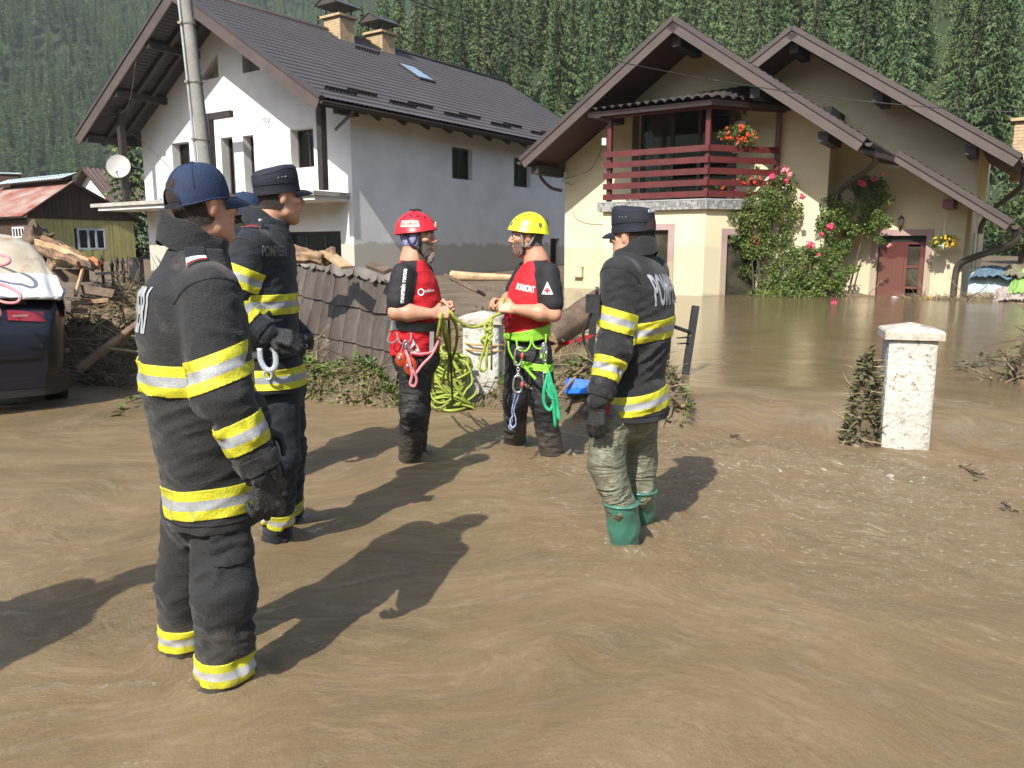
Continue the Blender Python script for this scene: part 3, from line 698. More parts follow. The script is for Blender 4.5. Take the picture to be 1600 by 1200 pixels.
def chimney(par, s, d, zb, zt, w, F_, cap=True):
    mb = MB(); zt_ = zt
    F_.box(mb, s-w/2, s+w/2, d-w*.42, d+w*.42, zb, zt, 0)
    c = mb.build('chimney', m_joint, par)
    mb = MB(); hb = .1; n = int((zt-zb)/hb)
    for r in range(n):
        z0 = zb+r*hb; off = .12*(r % 2)
        for ax in (0, 1):
            W_ = w if ax == 0 else w*.84
            x = -W_/2-off
            while x < W_/2-.01:
                a0, a1 = max(x+.008, -W_/2), min(x+.24, W_/2)
                if a1-a0 > .03:
                    for sg in (-1, 1):
                        if ax == 0: o = sg*w*.42; F_.box(mb, s+a0, s+a1, d+o-.008, d+o+.008, z0+.007, z0+hb-.007)
                        else: o = sg*w/2; F_.box(mb, s+o-.008, s+o+.008, d+a0, d+a1, z0+.007, z0+hb-.007)
                x += .25
    mb.build('bricks', m_brick, c, kind='stuff')
    mb = MB(); F_.box(mb, s-w*.62, s+w*.62, d-w*.55, d+w*.55, zt, zt+.09); mb.build('chimney_slab', m_brick, c)
    if cap:
        mb = MB()
        for a in (-.42, .42):
            for b in (-.36, .36): F_.box(mb, s+a*w-.02, s+a*w+.02, d+b*w-.02, d+b*w+.02, zt+.09, zt+.42)
        G = []
        for u in np.linspace(-.78*w, .78*w, 22): G.append([F_.P(s+q*w*.72, d+u, zt+.42+.34*(1-abs(q))+.02*abs(sin(u*14))) for q in (-1, -.5, 0, .5, 1)])
        mb.grid(G); mb.prism([F_.P(s-w*.68, d-w*.74, zt+.44), F_.P(s+w*.68, d-w*.74, zt+.44), F_.P(s, d-w*.74, zt+.74)], F_.d*w*1.48)
        mb.build('chimney_hood', m_sheetb, c)
    return c
for px, py in ((531, 35), (596, 60)):
    d_, z_ = WH.at_s(px, py, RS-.35); chimney(wh, RS-.3, d_, RZ-.7, z_+.12, .92, WH)
# deck, posts, dark door frame
dk = MB(); WH.box(dk, .12, 13.6, -1.55, 0-.003, 3.20, 3.34); dk.build('balcony_slab', m_conc, wh)
mb = MB(); WH.box(mb, .2, 13.2, -1.45, -.003, 3.06, 3.197); mb.build('slab_soffit', m_whitewall, wh)
for px in (503, 191):
    s_, _ = WH.at(px, 230, -1.4); mb = MB(); WH.box(mb, s_-.11, s_+.11, -1.5, -1.28, 3.343, rz(s_)-.05 if s_ < 6 else rz(s_)); mb.build('post', m_darkwood, wh)
s1, zt_ = WH.at(326, 178, -1.0); s2, _ = WH.at(362, 186, -1.0)
mb = MB(); WH.box(mb, s1-.13, s1+.13, -1.1, -.9, 3.343, zt_); mb.build('post', m_darkwood, wh)
mb = MB(); WH.box(mb, s2, s1-.14, -1.08, -.92, zt_-.22, zt_-.003); mb.build('lintel_beam', m_darkwood, wh)
mb = MB(); sq = lambda L: mb.tube(spline([WH.P(WH.at(x, y, -.008)[0], -.008, WH.at(x, y, -.008)[1]) for x, y in L], 5), .007, 5)
sq([(413, 190), (411, 187), (414, 185), (416, 188), (413, 191)]); sq([(421, 186), (417, 184), (418, 189), (422, 193), (420, 199), (417, 196), (420, 190), (422, 185)]); mb.build('wall_scribble', m_black, wh, kind='stuff')
s3, z3 = WH.at(186, 262, -1.75)
dish = thing('satellite_dish', WH.P(s3, -1.75, z3-.6), 'pale round satellite dish fixed to a dark post beside the white house', 'satellite dish')
mb = MB(); c = WH.P(s3, -1.75, z3); ax = unit([.25, -.9, .35]); u = unit(np.cross(ax, [0, 0, 1])); v = np.cross(u, ax); G = []
for r in np.linspace(0, .43, 6): G.append([c+(u*cos(t)+v*sin(t)*1.1)*r+ax*(r*r*.7) for t in np.linspace(0, 2*pi, 25)])
mb.grid(G); mb.build('reflector', mat('dish_grey', (.45, .44, .42), .5, .1, 4, .05), dish)
mb = MB(); mb.tube([c-v*.45, c-v*.42+ax*.45], .015, 6); mb.tube([c+ax*.5-v*.40, c+ax*.38-v*.33], .05, 8); mb.tube([c-ax*.02, c-ax*.1, WH.P(s3-.35, -1.55, z3-.1)], .025, 6); mb.build('feed_arm', m_conc, dish)

# ---- the yellow house
AZY = radians(33)
_B = on_z(1297, 466, .15)
YH = Frame(_B, (cos(AZY), -sin(AZY)), (sin(AZY), cos(AZY)))
yh = thing('yellow_house', YH.P(-3, 4, 0), 'pale yellow house with two brown gables and a dark red balcony', 'house')
ym = lambda dd: (lambda a, z, t: YH.P(a, dd+t, z))
AS, AZ_, ASL, AV = -4.16, 7.75, .70, 1.9          # first gable: ridge, height, slope, overhang
zA = lambda s: AZ_-ASL*abs(s-AS)
D0, D1 = YH.at(1000, 170, 0), YH.at(1145, 300, 0)
door = (D0[0], YH.at(1143, 168, 0)[0], 2.86, D0[1])
mb = MB()
wall(mb, [(-8.57, -.5), (-.25, -.5), (-.25, zA(-.25)-.32), (AS, AZ_-.32), (-8.57, zA(-8.57)-.32)], [rect(*door)], ym(0), .18)
mb.build('gable_wall', m_yellowwall, yh)
mb = MB(); f0 = lambda a, z, t: YH.P(-8.57+t, a, z); wall(mb, rect(0, 9, -.5, zA(-8.57)-.32), [], f0, .1); f1 = lambda a, z, t: YH.P(-.25-t, a, z); wall(mb, rect(0, 1.0, -.5, zA(-.25)-.34), [], f1, .1); mb.build('side_wall', m_yellowwall, yh)
window(yh, ym(0), *door, .12, 'balcony_door', fw=.10, mull=(.36, .66), curtain=(door[0]+.12, door[0]+1.0), fm=m_frame)
mb = MB(); F_ = YH
for (a0, a1, z0, z1) in ((door[0]-.22, door[0]-.003, 2.87, door[3]+.22), (door[1]+.003, door[1]+.22, 2.87, door[3]+.22), (door[0]-.003, door[1]+.003, door[3]+.003, door[3]+.22)): YH.box(mb, a0, a1, -.035, -.003, z0, z1)
mb.build('door_surround', mat('brown_surround', (.10, .065, .05), .8, .1, 3, .1), yh)
mb = MB(); YH.box(mb, -8.2, -.6, .9, 8, -.4, 2.6); YH.box(mb, -8.2, -.6, 1.5, 8, 2.7, 5.6); YH.box(mb, -5.6, -3.2, -1.5, -.2, -.4, 2.5); YH.box(mb, -.1, 2.9, 1.7, 8, -.4, 2.2); mb.build('dark_interior', m_darkroom, yh)  # near-black boxes: shade of unlit rooms put into the colour
# roof of the first gable
def slab(par, P0, P1, deep, th=.17, m=None, name='roof_deck'):
    """pitched slab between two points of the verge line, running back"""
    mb = MB(); n = unit(np.cross(np.array(P1)-np.array(P0), YH.d)); n = n if n[2] > 0 else -n
    mb.prism([np.array(P0), np.array(P1), np.array(P1)+YH.d*deep, np.array(P0)+YH.d*deep], -n*th); return mb.build(name, m or m_soffitred, par)
def verge(par, P0, P1, h=.30, soff=True, deep=9, over=1.85, wallm=None):
    P0, P1 = np.array(P0), np.array(P1); n = unit(np.cross(P1-P0, YH.d)); n = n if n[2] > 0 else -n
    slab(par, P0+YH.d*.05-n*.02, P1+YH.d*.05-n*.02, deep)
    mb = MB(); mb.boxf(P0-n*h-YH.d*.04, P1-P0, YH.d*.07, n*(h+.02)); mb.build('verge_board', m_fascia, par)
    mb = MB(); mb.boxf(P0-n*.06-YH.d*.075, P1-P0, YH.d*.2, n*.13); mb.build('verge_flashing', m_sheetb, par)
    e = unit(P1-P0); L = np.linalg.norm(P1-P0); mb = MB(); k = int(L/.2)
    G = [[P0+e*L*i/(k*4)+YH.d*dd+n*(.045+.05*abs(sin(pi*i/4))) for dd in (.13, .5, 1.2, min(deep, 6))] for i in range(k*4+1)]
    mb.grid(G); mb.build('roof_sheet', m_sheetb, par, kind='stuff')
    mb = MB(); k = int(over/.13)
    for i in range(k): mb.boxf(P0+YH.d*(.06+i*over/k)-n*.235, P1-P0, YH.d*(over/k-.012), n*.04)
    mb.build('soffit_boards', m_soffitred, par, kind='stuff')
    return n
PA = YH.P(AS, -AV, AZ_)
lef = -9.12; rig = .97
verge(yh, PA, YH.P(lef, -AV, zA(lef))); verge(yh, PA, YH.P(rig, -AV, zA(rig)))
for s_ in (AS, -6.6, -8.75, -1.9, -.10):
    mb = MB(); z_ = zA(s_)-.42; YH.box(mb, s_-.13, s_+.13, -AV+.25, 0, z_-.26, z_); mb.build('purlin', m_darkwood, yh)
gutter(yh, YH.P(lef-.06, -AV, zA(lef)-.06), YH.P(lef-.06, 8, zA(lef)-.06))
def pipe(par, pts, r=.05, n=6):
    mb = MB(); mb.tube(spline(pts, n), r, 10); return mb.build('downpipe', m_gutter, par)
pipe(yh, [YH.P(lef-.06, -.6, zA(lef)-.12), YH.P(lef-.04, -.6, zA(lef)-.42), YH.P(-8.95, -.3, zA(lef)-.75), YH.P(-8.66, -.05, zA(lef)-.85)], .055)
# right half: set-back wing with the red door, its roof, gutter between
DB = 1.0; BV_ = 1.55; CV_ = 1.75
bd = (1.0, 2.2, -.3, 1.88)
mb = MB(); zB = lambda s: 3.93-.675*(s-1.57)
wall(mb, [(-.25, -.5), (3.12, -.5), (3.12, zB(3.12)-.2), (-.25, zB(-.25)-.2)], [rect(*bd)], ym(DB), .14); mb.build('wing_wall', m_yellowwall, yh)
f2 = lambda a, z, t: YH.P(3.12-t, a, z); mb = MB(); wall(mb, rect(DB, 3.4, -.5, zB(3.12)-.25), [], f2, .1)
wall(mb, rect(3.4, 9.5, -.5, 4.6), [rect(4.2, 4.9, .6, 2.0), rect(6.0, 6.7, .6, 2.0)], f2, .15); mb.build('side_wall', m_yellowwall, yh)
for a in (4.2, 6.0): window(yh, f2, a, a+.7, .6, 2.0, .1, fw=.06)
verge(yh, YH.P(1.55, DB-BV_, zB(1.55)), YH.P(4.2, DB-BV_, zB(4.2)), h=.22, deep=3.4, over=1.5)
for s_ in (2.75,):
    mb = MB(); z_ = zB(s_)-.36; YH.box(mb, s_-.12, s_+.12, DB-1.2, DB, z_-.22, z_); mb.build('purlin', m_redwood, yh)
g0 = YH.P(rig+.1, -AV, zA(rig)-.1); g1 = YH.P(1.5, DB-AV+.2, zA(rig)-.18)
gutter(yh, YH.P(rig+.08, -AV+.0, zA(rig)-.06), YH.P(rig+.08, DB-.3, zA(rig)-.09), .09)
mb = MB(); mb.prism([YH.P(rig-.1, -AV+.06, zA(rig)-.16), YH.P(1.54, DB-BV_+.1, zB(1.55)-.10), YH.P(1.54, DB-BV_+1.4, zB(1.55)-.10), YH.P(rig-.1, DB, zA(rig)-.16)], (0, 0, -.12)); mb.build('valley_board', m_soffit, yh)
pipe(yh, [YH.P(rig+.08, -1.1, zA(rig)-.14), YH.P(rig+.08, -1.0, zA(rig)-.5), YH.P(.25, -.2, zA(rig)-.95), YH.P(-.02, .05, zA(rig)-1.25), YH.P(-.10, .08, zA(rig)-1.9), YH.P(-.10, .08, 0)], .07)
gutter(yh, YH.P(4.28, DB-BV_-.02, zB(4.2)-.08), YH.P(4.28, 3.2, zB(4.2)-.1), .09)
pipe(yh, [YH.P(4.28, DB-BV_+.3, zB(4.2)-.16), YH.P(4.22, DB-BV_+.4, zB(4.2)-.5), YH.P(3.4, DB-.35, zB(4.2)-.85), YH.P(3.05, DB-.12, zB(4.2)-1.05), YH.P(2.98, DB-.09, zB(4.2)-1.4), YH.P(2.98, DB-.09, -.2)], .085)
# second, taller gable behind
CD, CS, CZ, CSL = 3.4, -1.88, 7.95, .665
zC = lambda s: CZ-CSL*abs(s-CS)
mb = MB(); wall(mb, [(-5.5, 0), (3.12, 0), (3.12, zC(3.12)-.3), (CS, CZ-.3), (-5.5, zC(-5.5)-.3)], [], ym(CD), .1); mb.build('gable_wall', m_yellowwall, yh)
PC = YH.P(CS, CD-CV_, CZ)
verge(yh, PC, YH.P(-6.2, CD-CV_, zC(-6.2)), deep=7); verge(yh, PC, YH.P(4.2, CD-CV_, zC(4.2)), deep=7)
for s_ in (CS, .55, 3.0):
    mb = MB(); z_ = zC(s_)-.40; YH.box(mb, s_-.13, s_+.13, CD-1.5, CD, z_-.25, z_); mb.build('purlin', m_darkwood, yh)
gutter(yh, YH.P(4.28, CD-CV_, zC(4.2)-.08), YH.P(4.28, 9, zC(4.2)-.1), .09)
pipe(yh, [YH.P(4.28, CD-.3, zC(4.2)-.15), YH.P(4.2, CD-.2, zC(4.2)-.7), YH.P(3.5, CD+1.8, zC(4.2)-1.2), YH.P(3.25, CD+2.2, zC(4.2)-1.6), YH.P(3.22, CD+2.2, 2)], .08)
# balcony room and balcony
BV = [(-6.15, 0), (-6.15, -2.0), (-3.0, -2.0), (-1.5, 0)]
BW1 = YH.at(1018, 362, -2.0); BW2 = YH.at(1054, 362, -2.0)
def seg(p, q):
    p, q = np.array(p, float), np.array(q, float); e = (q-p)/np.linalg.norm(q-p); nrm = np.array([-e[1], e[0]])   # into the room
    return np.linalg.norm(q-p), (lambda a, z, t: YH.P(*(p+e*a+nrm*t), z))
mb = MB()
L1, mF = seg(BV[1], BV[2]); L2, mR = seg(BV[2], BV[3]); L0, mL = seg(BV[0], BV[1])
wF = (BW1[0]+6.15-.05, BW2[0]+6.15-.18, -.35, 2.05)
q0 = on_pl(1136, 365, YH.P(-3, -2, 0), unit(YH.s*(-2.0)+YH.d*1.5)); a_R0 = float(np.dot(q0-mR(0, 0, 0), unit(mR(1, 0, 0)-mR(0, 0, 0))))
wR = (max(.35, a_R0), min(L2-.25, max(.35, a_R0)+1.1), -.2, 1.9)
wall(mb, rect(0, L0, -.5, 2.6), [], mL, .1); wall(mb, rect(0, L1, -.5, 2.6), [rect(*wF)], mF, .12); wall(mb, rect(0, L2, -.5, 2.6), [rect(*wR)], mR, .12)
mb.build('bay_wall', m_yellowwall, yh)
m_muddyglass = glass('muddy_glass', (.3, .32, .3), .5)
for m_, w_ in ((mF, wF), (mR, wR)):
    window(yh, m_, *w_, .08, fw=.05, gm=m_muddyglass)
    mb = MB()
    def bb(a0, a1, z0, z1):
        o = np.array(m_(a0, z0, -.03)); mb.boxf(o, np.array(m_(a1, z0, -.03))-o, np.array(m_(a0, z1, -.03))-o, np.array(m_(a0, z0, -.003))-o)
    bb(w_[0]-.18, w_[0]-.002, w_[2], w_[3]+.18); bb(w_[1]+.002, w_[1]+.18, w_[2], w_[3]+.18); bb(w_[0]-.002, w_[1]+.002, w_[3]+.002, w_[3]+.18); mb.build('window_surround', m_pink, yh)
o_ = .13
slabpoly = [(-6.15-o_, .0), (-6.15-o_, -2-o_), (-3.0+o_*.45, -2-o_), (-1.5+o_*1.2, 0)]
mb = MB(); mb.prism([YH.P(s, d-.003, 2.60) for s, d in slabpoly], (0, 0, .25)); bs = mb.build('balcony_slab', m_conc, yh)
mb = MB(); mb.prism([YH.P(s*1.002, d-.02, 2.853) for s, d in slabpoly], (0, 0, .03)); mb.build('balcony_edge', mat('slab_edge', (.35, .36, .37), .6, .1, 4, .1), bs)
mb = MB()                                            # stone mosaic on the slab face
r = np.random.RandomState(2)
ms_ = [mat('mosaic_grey', (.17, .17, .165), .6, .1, 8, .1), mat('mosaic_pale', (.34, .335, .32), .6, .1, 8, .1), mat('mosaic_mid', (.24, .24, .235), .6, .1, 8, .1)]
for (p, q) in ((slabpoly[0], slabpoly[1]), (slabpoly[1], slabpoly[2]), (slabpoly[2], slabpoly[3])):
    L_, m_ = seg(p, q); a = 0
    while a < L_-.03:
        z = 2.602
        while z < 2.84:
            w_, h_ = r.uniform(.05, .1), r.uniform(.05, .09); z1 = min(z+h_, 2.848); a1 = min(a+.085, L_); j = lambda: r.uniform(-.014, .014)
            mb.prism([m_(a+.006+j()*.5, z+.005, -.012), m_(a1-.006+j(), z+.005+j()*.3, -.012), m_(a1-.006+j(), z1-.004, -.012), m_(a+.006+j(), z1-.004+j()*.3, -.012)], np.array(m_(0, 0, -.003))-np.array(m_(0, 0, -.012)), r.randint(3)); z = z1
        a += .085
mb.build('mosaic_stones', ms_, bs, kind='stuff')
def post(s, d, z1, w=.13):
    mb = MB(); YH.box(mb, s-w/2, s+w/2, d-w/2, d+w/2, 2.885, z1); mb.build('balcony_post', m_redwood, yh)
pz = 5.28
post(-6.02, -1.88, pz); post(-3.05, -1.88, pz+.02); post(-1.62, -.22, pz)
rl = [(-6.08, -2.0), (-2.98, -2.0), (-1.60, -.32)]
for (p, q), zz in (((rl[0], rl[1]), 0), ((rl[1], rl[2]), 1)):
    for k in range(5):
        z = 2.965+k*.305; a = YH.P(*p, z+.055); b = YH.P(*q, z+.055); e = unit(b-a)
        a2, b2 = (a-e*.08, b) if not zz else (a+e*.03, b+e*.05)
        mb = MB(); mb.beam(a2, b2, .045, .165); mb.build('slat', m_redwood, yh)
# canopy
cz0 = pz
for p, q in (((-6.15, -1.88), (-2.95, -1.88)), ((-3.0, -1.9), (-1.5, -.08))):
    mb = MB(); mb.beam(YH.P(*p, cz0+.09), YH.P(*q, cz0+.09), .12, .18); mb.build('canopy_beam', m_redwood, yh)
E1, E2, E3 = YH.P(-6.55, -2.3, cz0+.14), YH.P(-2.85, -2.32, cz0+.16), YH.P(-1.28, -.25, cz0+.13)
T1, T2 = YH.P(-6.2, -.01, cz0+.62), YH.P(-2.6, -.01, cz0+.78)
def canopy(q, n):
    a, b, c, d = [np.array(x) for x in q]; up = unit(np.cross(b-a, d-a)); up = up if up[2] > 0 else -up; mb = MB(); G = []
    N_ = n*6
    for i in range(N_+1):
        u = i/N_; lo = a+(b-a)*u; hi = d+(c-d)*u
        G.append([lo+(hi-lo)*v+up*(.085*abs(sin(pi*i/6))+.05*(1-((v*5) % 1))) for v in np.linspace(0, .999, 16)])
    mb.grid(G); mb.build('canopy_tiles', mat('old_tiles', (.05, .042, .04), .7, .35, 3, .3, 12, grain=.25), yh, kind='stuff')
    mb = MB(); mb.prism([a-up*.02, b-up*.02, c-up*.02, d-up*.02], -up*.05); mb.build('canopy_boards', m_soffitred, yh)
    mb = MB(); e = b-a; mb.boxf(a-up*.14, e, unit(np.cross(up, e))*.03, up*.13); mb.build('canopy_fascia', m_darkwood, yh)
canopy((E1, E2, T2, T1), 14); canopy((E2, E3, YH.P(-1.55, -.01, cz0+.52), T2), 8)
# red door, lamp, chimney, box
m_reddoor = mat('red_door', (.085, .015, .013), .4, .12, 4, .08, 40, dirt=((.125, .045, .032), 2, .5, (1.2, 1.4)), stretch=(1, 1, 1))
bm_ = ym(DB)
mb = MB()
for (a0, a1, z0, z1) in ((bd[0]-.17, bd[0]-.003, -.3, bd[3]+.17), (bd[1]+.003, bd[1]+.17, -.3, bd[3]+.17), (bd[0]-.003, bd[1]+.003, bd[3]+.003, bd[3]+.17)): YH.box(mb, a0, a1, DB-.03, DB-.003, z0, z1)
mb.build('door_surround', m_pink, yh)
dr = MB(); YH.box(dr, bd[0]+.03, bd[0]+.68, DB+.06, DB+.11, -.3, bd[3]-.17)
for k in range(7): YH.box(dr, bd[0]+.05+k*.09, bd[0]+.125+k*.09, DB+.052, DB+.06, -.25, bd[3]-.20)
YH.box(dr, bd[0]+.685, bd[0]+.76, DB+.055, DB+.11, -.3, bd[3]-.17); YH.box(dr, bd[1]-.13, bd[1]-.02, DB+.055, DB+.11, -.3, bd[3]-.17)
for z in (-.28, .42, 1.0, bd[3]-.24): YH.box(dr, bd[0]+.765, bd[1]-.135, DB+.058, DB+.108, z, z+.07)
dr = dr.build('front_door', m_reddoor, yh)
for z in (-.2, .5, 1.08):
    mb = MB(); YH.box(mb, bd[0]+.765, bd[1]-.135, DB+.08, DB+.09, z, z+.5); mb.build('pane', m_muddyglass, dr)
mb = MB(); mb.tube([YH.P(bd[0]+.1, DB+.05, .55), YH.P(bd[0]+.1, DB+.0, .55), YH.P(bd[0]+.22, DB+.0, .55)], .012, 6); mb.build('handle', m_black, dr)
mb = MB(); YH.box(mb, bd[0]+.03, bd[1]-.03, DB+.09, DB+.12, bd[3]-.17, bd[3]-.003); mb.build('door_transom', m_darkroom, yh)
ls, lz = YH.at(1408, 346, DB-.12)
lamp = thing('wall_lantern', YH.P(ls, DB-.003, lz-.15), 'small black wall lantern above the red door', 'lantern')
mb = MB(); c = YH.P(ls, DB-.13, lz)
mb.tube([c+[0, 0, .17], c+[0, 0, .13], c+[0, 0, .09]], [.006, .03, .075], 8); mb.tube([c+[0, 0, -.09], c+[0, 0, -.12], c+[0, 0, -.20]], [.055, .04, .005], 8)
for k in range(6): t = k*pi/3; mb.tube([c+[.07*cos(t), .07*sin(t), .09], c+[.05*cos(t), .05*sin(t), -.09]], .006, 5)
mb.tube([c+[0, 0, -.15], YH.P(ls, DB-.06, lz-.20), YH.P(ls, DB-.002, lz-.08)], .014, 6); mb.build('lantern_frame', m_black, lamp)
mb = MB(); mb.tube([c+[0, 0, .085], c+[0, 0, -.085]], [.062, .045], 6); mb.build('lantern_glass', mat('lantern_glass', (.5, .48, .42), .2, .1, 4, 0), lamp)
q = YH.at(1594, 210, 6.5)
chimney(yh, q[0]+.35, 6.5, 3.6, q[1]+.35, 1.0, YH, False)
bx_, bz_ = YH.at(905.5, 424, 0)
box_ = thing('meter_box', YH.P(bx_, 0, bz_-.2), 'small cream meter box on the yellow wall below the flood line', 'meter box')
mb = MB(); YH.box(mb, bx_-.15, bx_+.15, -.14, -.003, bz_-.19, bz_+.15); mb.prism([YH.P(bx_-.16, -.15, bz_+.153), YH.P(bx_+.16, -.15, bz_+.153), YH.P(bx_+.10, -.15, bz_+.20), YH.P(bx_-.10, -.15, bz_+.20)], YH.d*.147); mb.build('box', mat('cream_plastic', (.55, .50, .36), .6, .08, 4, .05), box_)
mb = MB(); YH.box(mb, bx_-.12, bx_+.12, -.150, -.143, bz_-.16, bz_+.12); mb.build('box_door', mat('cream_plastic', ()), box_)
# wall-mounted white junction box on the balcony post
p_ = YH.P(-6.18, -1.97, 4.62)
jb = thing('junction_box', p_, 'small white junction box with a hanging cable on the left balcony post', 'junction box')
mb = MB(); mb.box(p_, (.12, .09, .2)); mb.box(p_+[0, -.045, .03], (.07, .02, .06)); mb.build('box', m_white, jb)
mb = MB(); mb.tube(spline([p_+[-.02, 0, -.1], p_+[-.35, .6, -.75], p_+[-1.1, 1.6, -.95], YH.P(-8.3, -.04, 3.6)], 6), .012, 5); mb.tube(spline([p_+[.02, 0, .1], p_+[.03, .02, .4], p_+[0, .02, .62]], 5), .01, 5); mb.build('cable', m_black, jb)
# ------------------------------------------------------------------ people: smooth-union bodies and clothes
EDG = [(0, 1), (2, 3), (4, 5), (6, 7), (0, 2), (1, 3), (4, 6), (5, 7), (0, 4), (1, 5), (2, 6), (3, 7)]
COR = np.array([[i >> 2 & 1, i >> 1 & 1, i & 1] for i in range(8)])
class Blob:
    def __init__(s, lo, hi, h):
        s.lo = np.array(lo, float); s.h = h; s.n = np.ceil((np.array(hi)-s.lo)/h).astype(int)+1
        s.f = np.full(s.n, .5, np.float32)
    def _sub(s, lo, hi):
        a = np.clip(np.floor((np.array(lo)-s.lo)/s.h).astype(int), 0, s.n); b = np.clip(np.ceil((np.array(hi)-s.lo)/s.h).astype(int)+1, 0, s.n)
        if (b <= a).any(): return None, None
        ax = [s.lo[i]+s.h*np.arange(a[i], b[i]) for i in range(3)]
        sl_ = tuple(slice(a[i], b[i]) for i in range(3)); return sl_, np.meshgrid(*ax, indexing='ij')
    def _mix(s, sl_, d, k):
        f = s.f[sl_]
        if k > 0: q = np.maximum(k-np.abs(f-d), 0)/k; s.f[sl_] = np.minimum(f, d)-q*q*k*.25
        else: s.f[sl_] = np.minimum(f, d)
    def cone(s, a, b, ra, rb, k=.02):
        a, b = np.array(a, float), np.array(b, float); m = max(ra, rb)+k+4*s.h
        sl_, G = s._sub(np.minimum(a, b)-m, np.maximum(a, b)+m)
        if sl_ is None: return s
        v = b-a; L2 = np.dot(v, v)+1e-12
        t = np.clip(sum((G[i]-a[i])*v[i] for i in range(3))/L2, 0, 1)
        d = np.sqrt(sum((G[i]-a[i]-v[i]*t)**2 for i in range(3)))-(ra+(rb-ra)*t)
        s._mix(sl_, d, k); return s
    def chain(s, P, R, k=.02):
        for i in range(len(P)-1): s.cone(P[i], P[i+1], R[i], R[i+1], k)
        return s
    def ell(s, c, r, k=.02, R=None):
        c = np.array(c, float); r = np.array(r, float); m = r.max()+k+4*s.h; sl_, G = s._sub(c-m, c+m)
        if sl_ is None: return s
        q = [G[i]-c[i] for i in range(3)]
        if R is not None: q = [sum(R[j, i]*q[j] for j in range(3)) for i in range(3)]
        k0 = np.sqrt(sum((q[i]/r[i])**2 for i in range(3))); k1 = np.sqrt(sum((q[i]/r[i]**2)**2 for i in range(3)))+1e-9
        s._mix(sl_, k0*(k0-1)/k1, k); return s
    def stack(s, Z, C, RX, RY, lat, k=.03, pw=2.3):
        """upright body: ellipse sections (half-widths RX across, RY deep) at heights Z round the centres C"""
        Z = np.array(Z, float); o = np.argsort(Z); Z = Z[o]; C = np.array(C, float)[o]; RX = np.array(RX)[o]; RY = np.array(RY)[o]
        m = max(RX.max(), RY.max())+k+4*s.h
        lo = np.array([C[:, 0].min()-m, C[:, 1].min()-m, Z[0]-k-4*s.h]); hi = np.array([C[:, 0].max()+m, C[:, 1].max()+m, Z[-1]+k+4*s.h])
        sl_, G = s._sub(lo, hi); z = G[2]
        from_ = lambda A: np.interp(z, Z, A)
        x = G[0]-from_(C[:, 0]); y = G[1]-from_(C[:, 1]); rx, ry = from_(RX), from_(RY)
        a = x*lat[0]+y*lat[1]; b = -x*lat[1]+y*lat[0]
        q = (np.abs(a/rx)**pw+np.abs(b/ry)**pw)**(1/pw); d = (q-1)*np.minimum(rx, ry)
        d = np.maximum(d, np.maximum(Z[0]-z, z-Z[-1])); s._mix(sl_, d.astype(np.float32), k); return s
    def cutz(s, z):             # flat cut: nothing below z
        k = int(np.clip(np.round((z-s.lo[2])/s.h), 0, s.n[2])); zz = s.lo[2]+s.h*np.arange(s.n[2]); s.f = np.maximum(s.f, (z-zz)[None, None, :].astype(np.float32)); return s
    def mesh(s, it=2):
        f = s.f; n = f.astype(np.float32) < 0; c = np.zeros(np.array(f.shape)-1, np.int8)
        for o in COR: c += n[o[0]:f.shape[0]-1+o[0], o[1]:f.shape[1]-1+o[1], o[2]:f.shape[2]-1+o[2]]
        mix = (c > 0) & (c < 8); cells = np.argwhere(mix); idx = np.full(c.shape, -1, np.int32); idx[mix] = np.arange(len(cells))
        val = np.stack([f[tuple((cells+o).T)] for o in COR]); acc = np.zeros((len(cells), 3)); cnt = np.zeros(len(cells))
        for a, b in EDG:
            va, vb = val[a], val[b]; m = (va < 0) != (vb < 0); t = np.where(m, va/(va-vb+1e-20), 0)
            p = COR[a]+(COR[b]-COR[a])*t[:, None]; acc[m] += p[m]; cnt[m] += 1
        V = s.lo+s.h*(cells+acc/cnt[:, None]); F = []
        for ax in range(3):
            u, w = [(1, 2), (2, 0), (0, 1)][ax]
            A = n[tuple(slice(0, -1) if i == ax else slice(None) for i in range(3))]; B = n[tuple(slice(1, None) if i == ax else slice(None) for i in range(3))]
            e = np.argwhere(A != B); e = e[(e[:, u] > 0) & (e[:, w] > 0) & (e[:, u] < f.shape[u]-1) & (e[:, w] < f.shape[w]-1)]
            ins = A[tuple(e.T)]; du = np.eye(3, dtype=int)[u]; dw = np.eye(3, dtype=int)[w]
            q = np.stack([idx[tuple((e-du-dw).T)], idx[tuple((e-dw).T)], idx[tuple(e.T)], idx[tuple((e-du).T)]], 1)
            q[~ins] = q[~ins][:, ::-1]; F.append(q)
        F = np.concatenate(F); F = F[(F >= 0).all(1)]
        return smooth(V, F, it), F
def edges_of(F):
    E = np.concatenate([F[:, [0, 1]], F[:, [1, 2]], F[:, [2, 3]], F[:, [3, 0]]]); E.sort(1); return np.unique(E, axis=0)
def smooth(V, F, it, q=.5):
    if it == 0: return V
    E = edges_of(F); n = len(V); deg = np.bincount(E.ravel(), minlength=n).astype(float)+1e-9
    V = np.asarray(V, float)
    one = V.ndim == 1
    if one: V = V[:, None]
    for _ in range(it):
        A = np.stack([np.bincount(E[:, 0], V[E[:, 1], j], n)+np.bincount(E[:, 1], V[E[:, 0], j], n) for j in range(V.shape[1])], 1)/deg[:, None]
        V = V+(A-V)*q
    return V[:, 0] if one else V
def vnorm(V, F):
    a = V[F[:, 2]]-V[F[:, 0]]; b = V[F[:, 3]]-V[F[:, 1]]; fn = np.cross(a, b); N = np.zeros_like(V)
    for j in range(4):
        for x in range(3): N[:, x] += np.bincount(F[:, j], fn[:, x], len(V))
    return N/(np.linalg.norm(N, axis=1)[:, None]+1e-12)
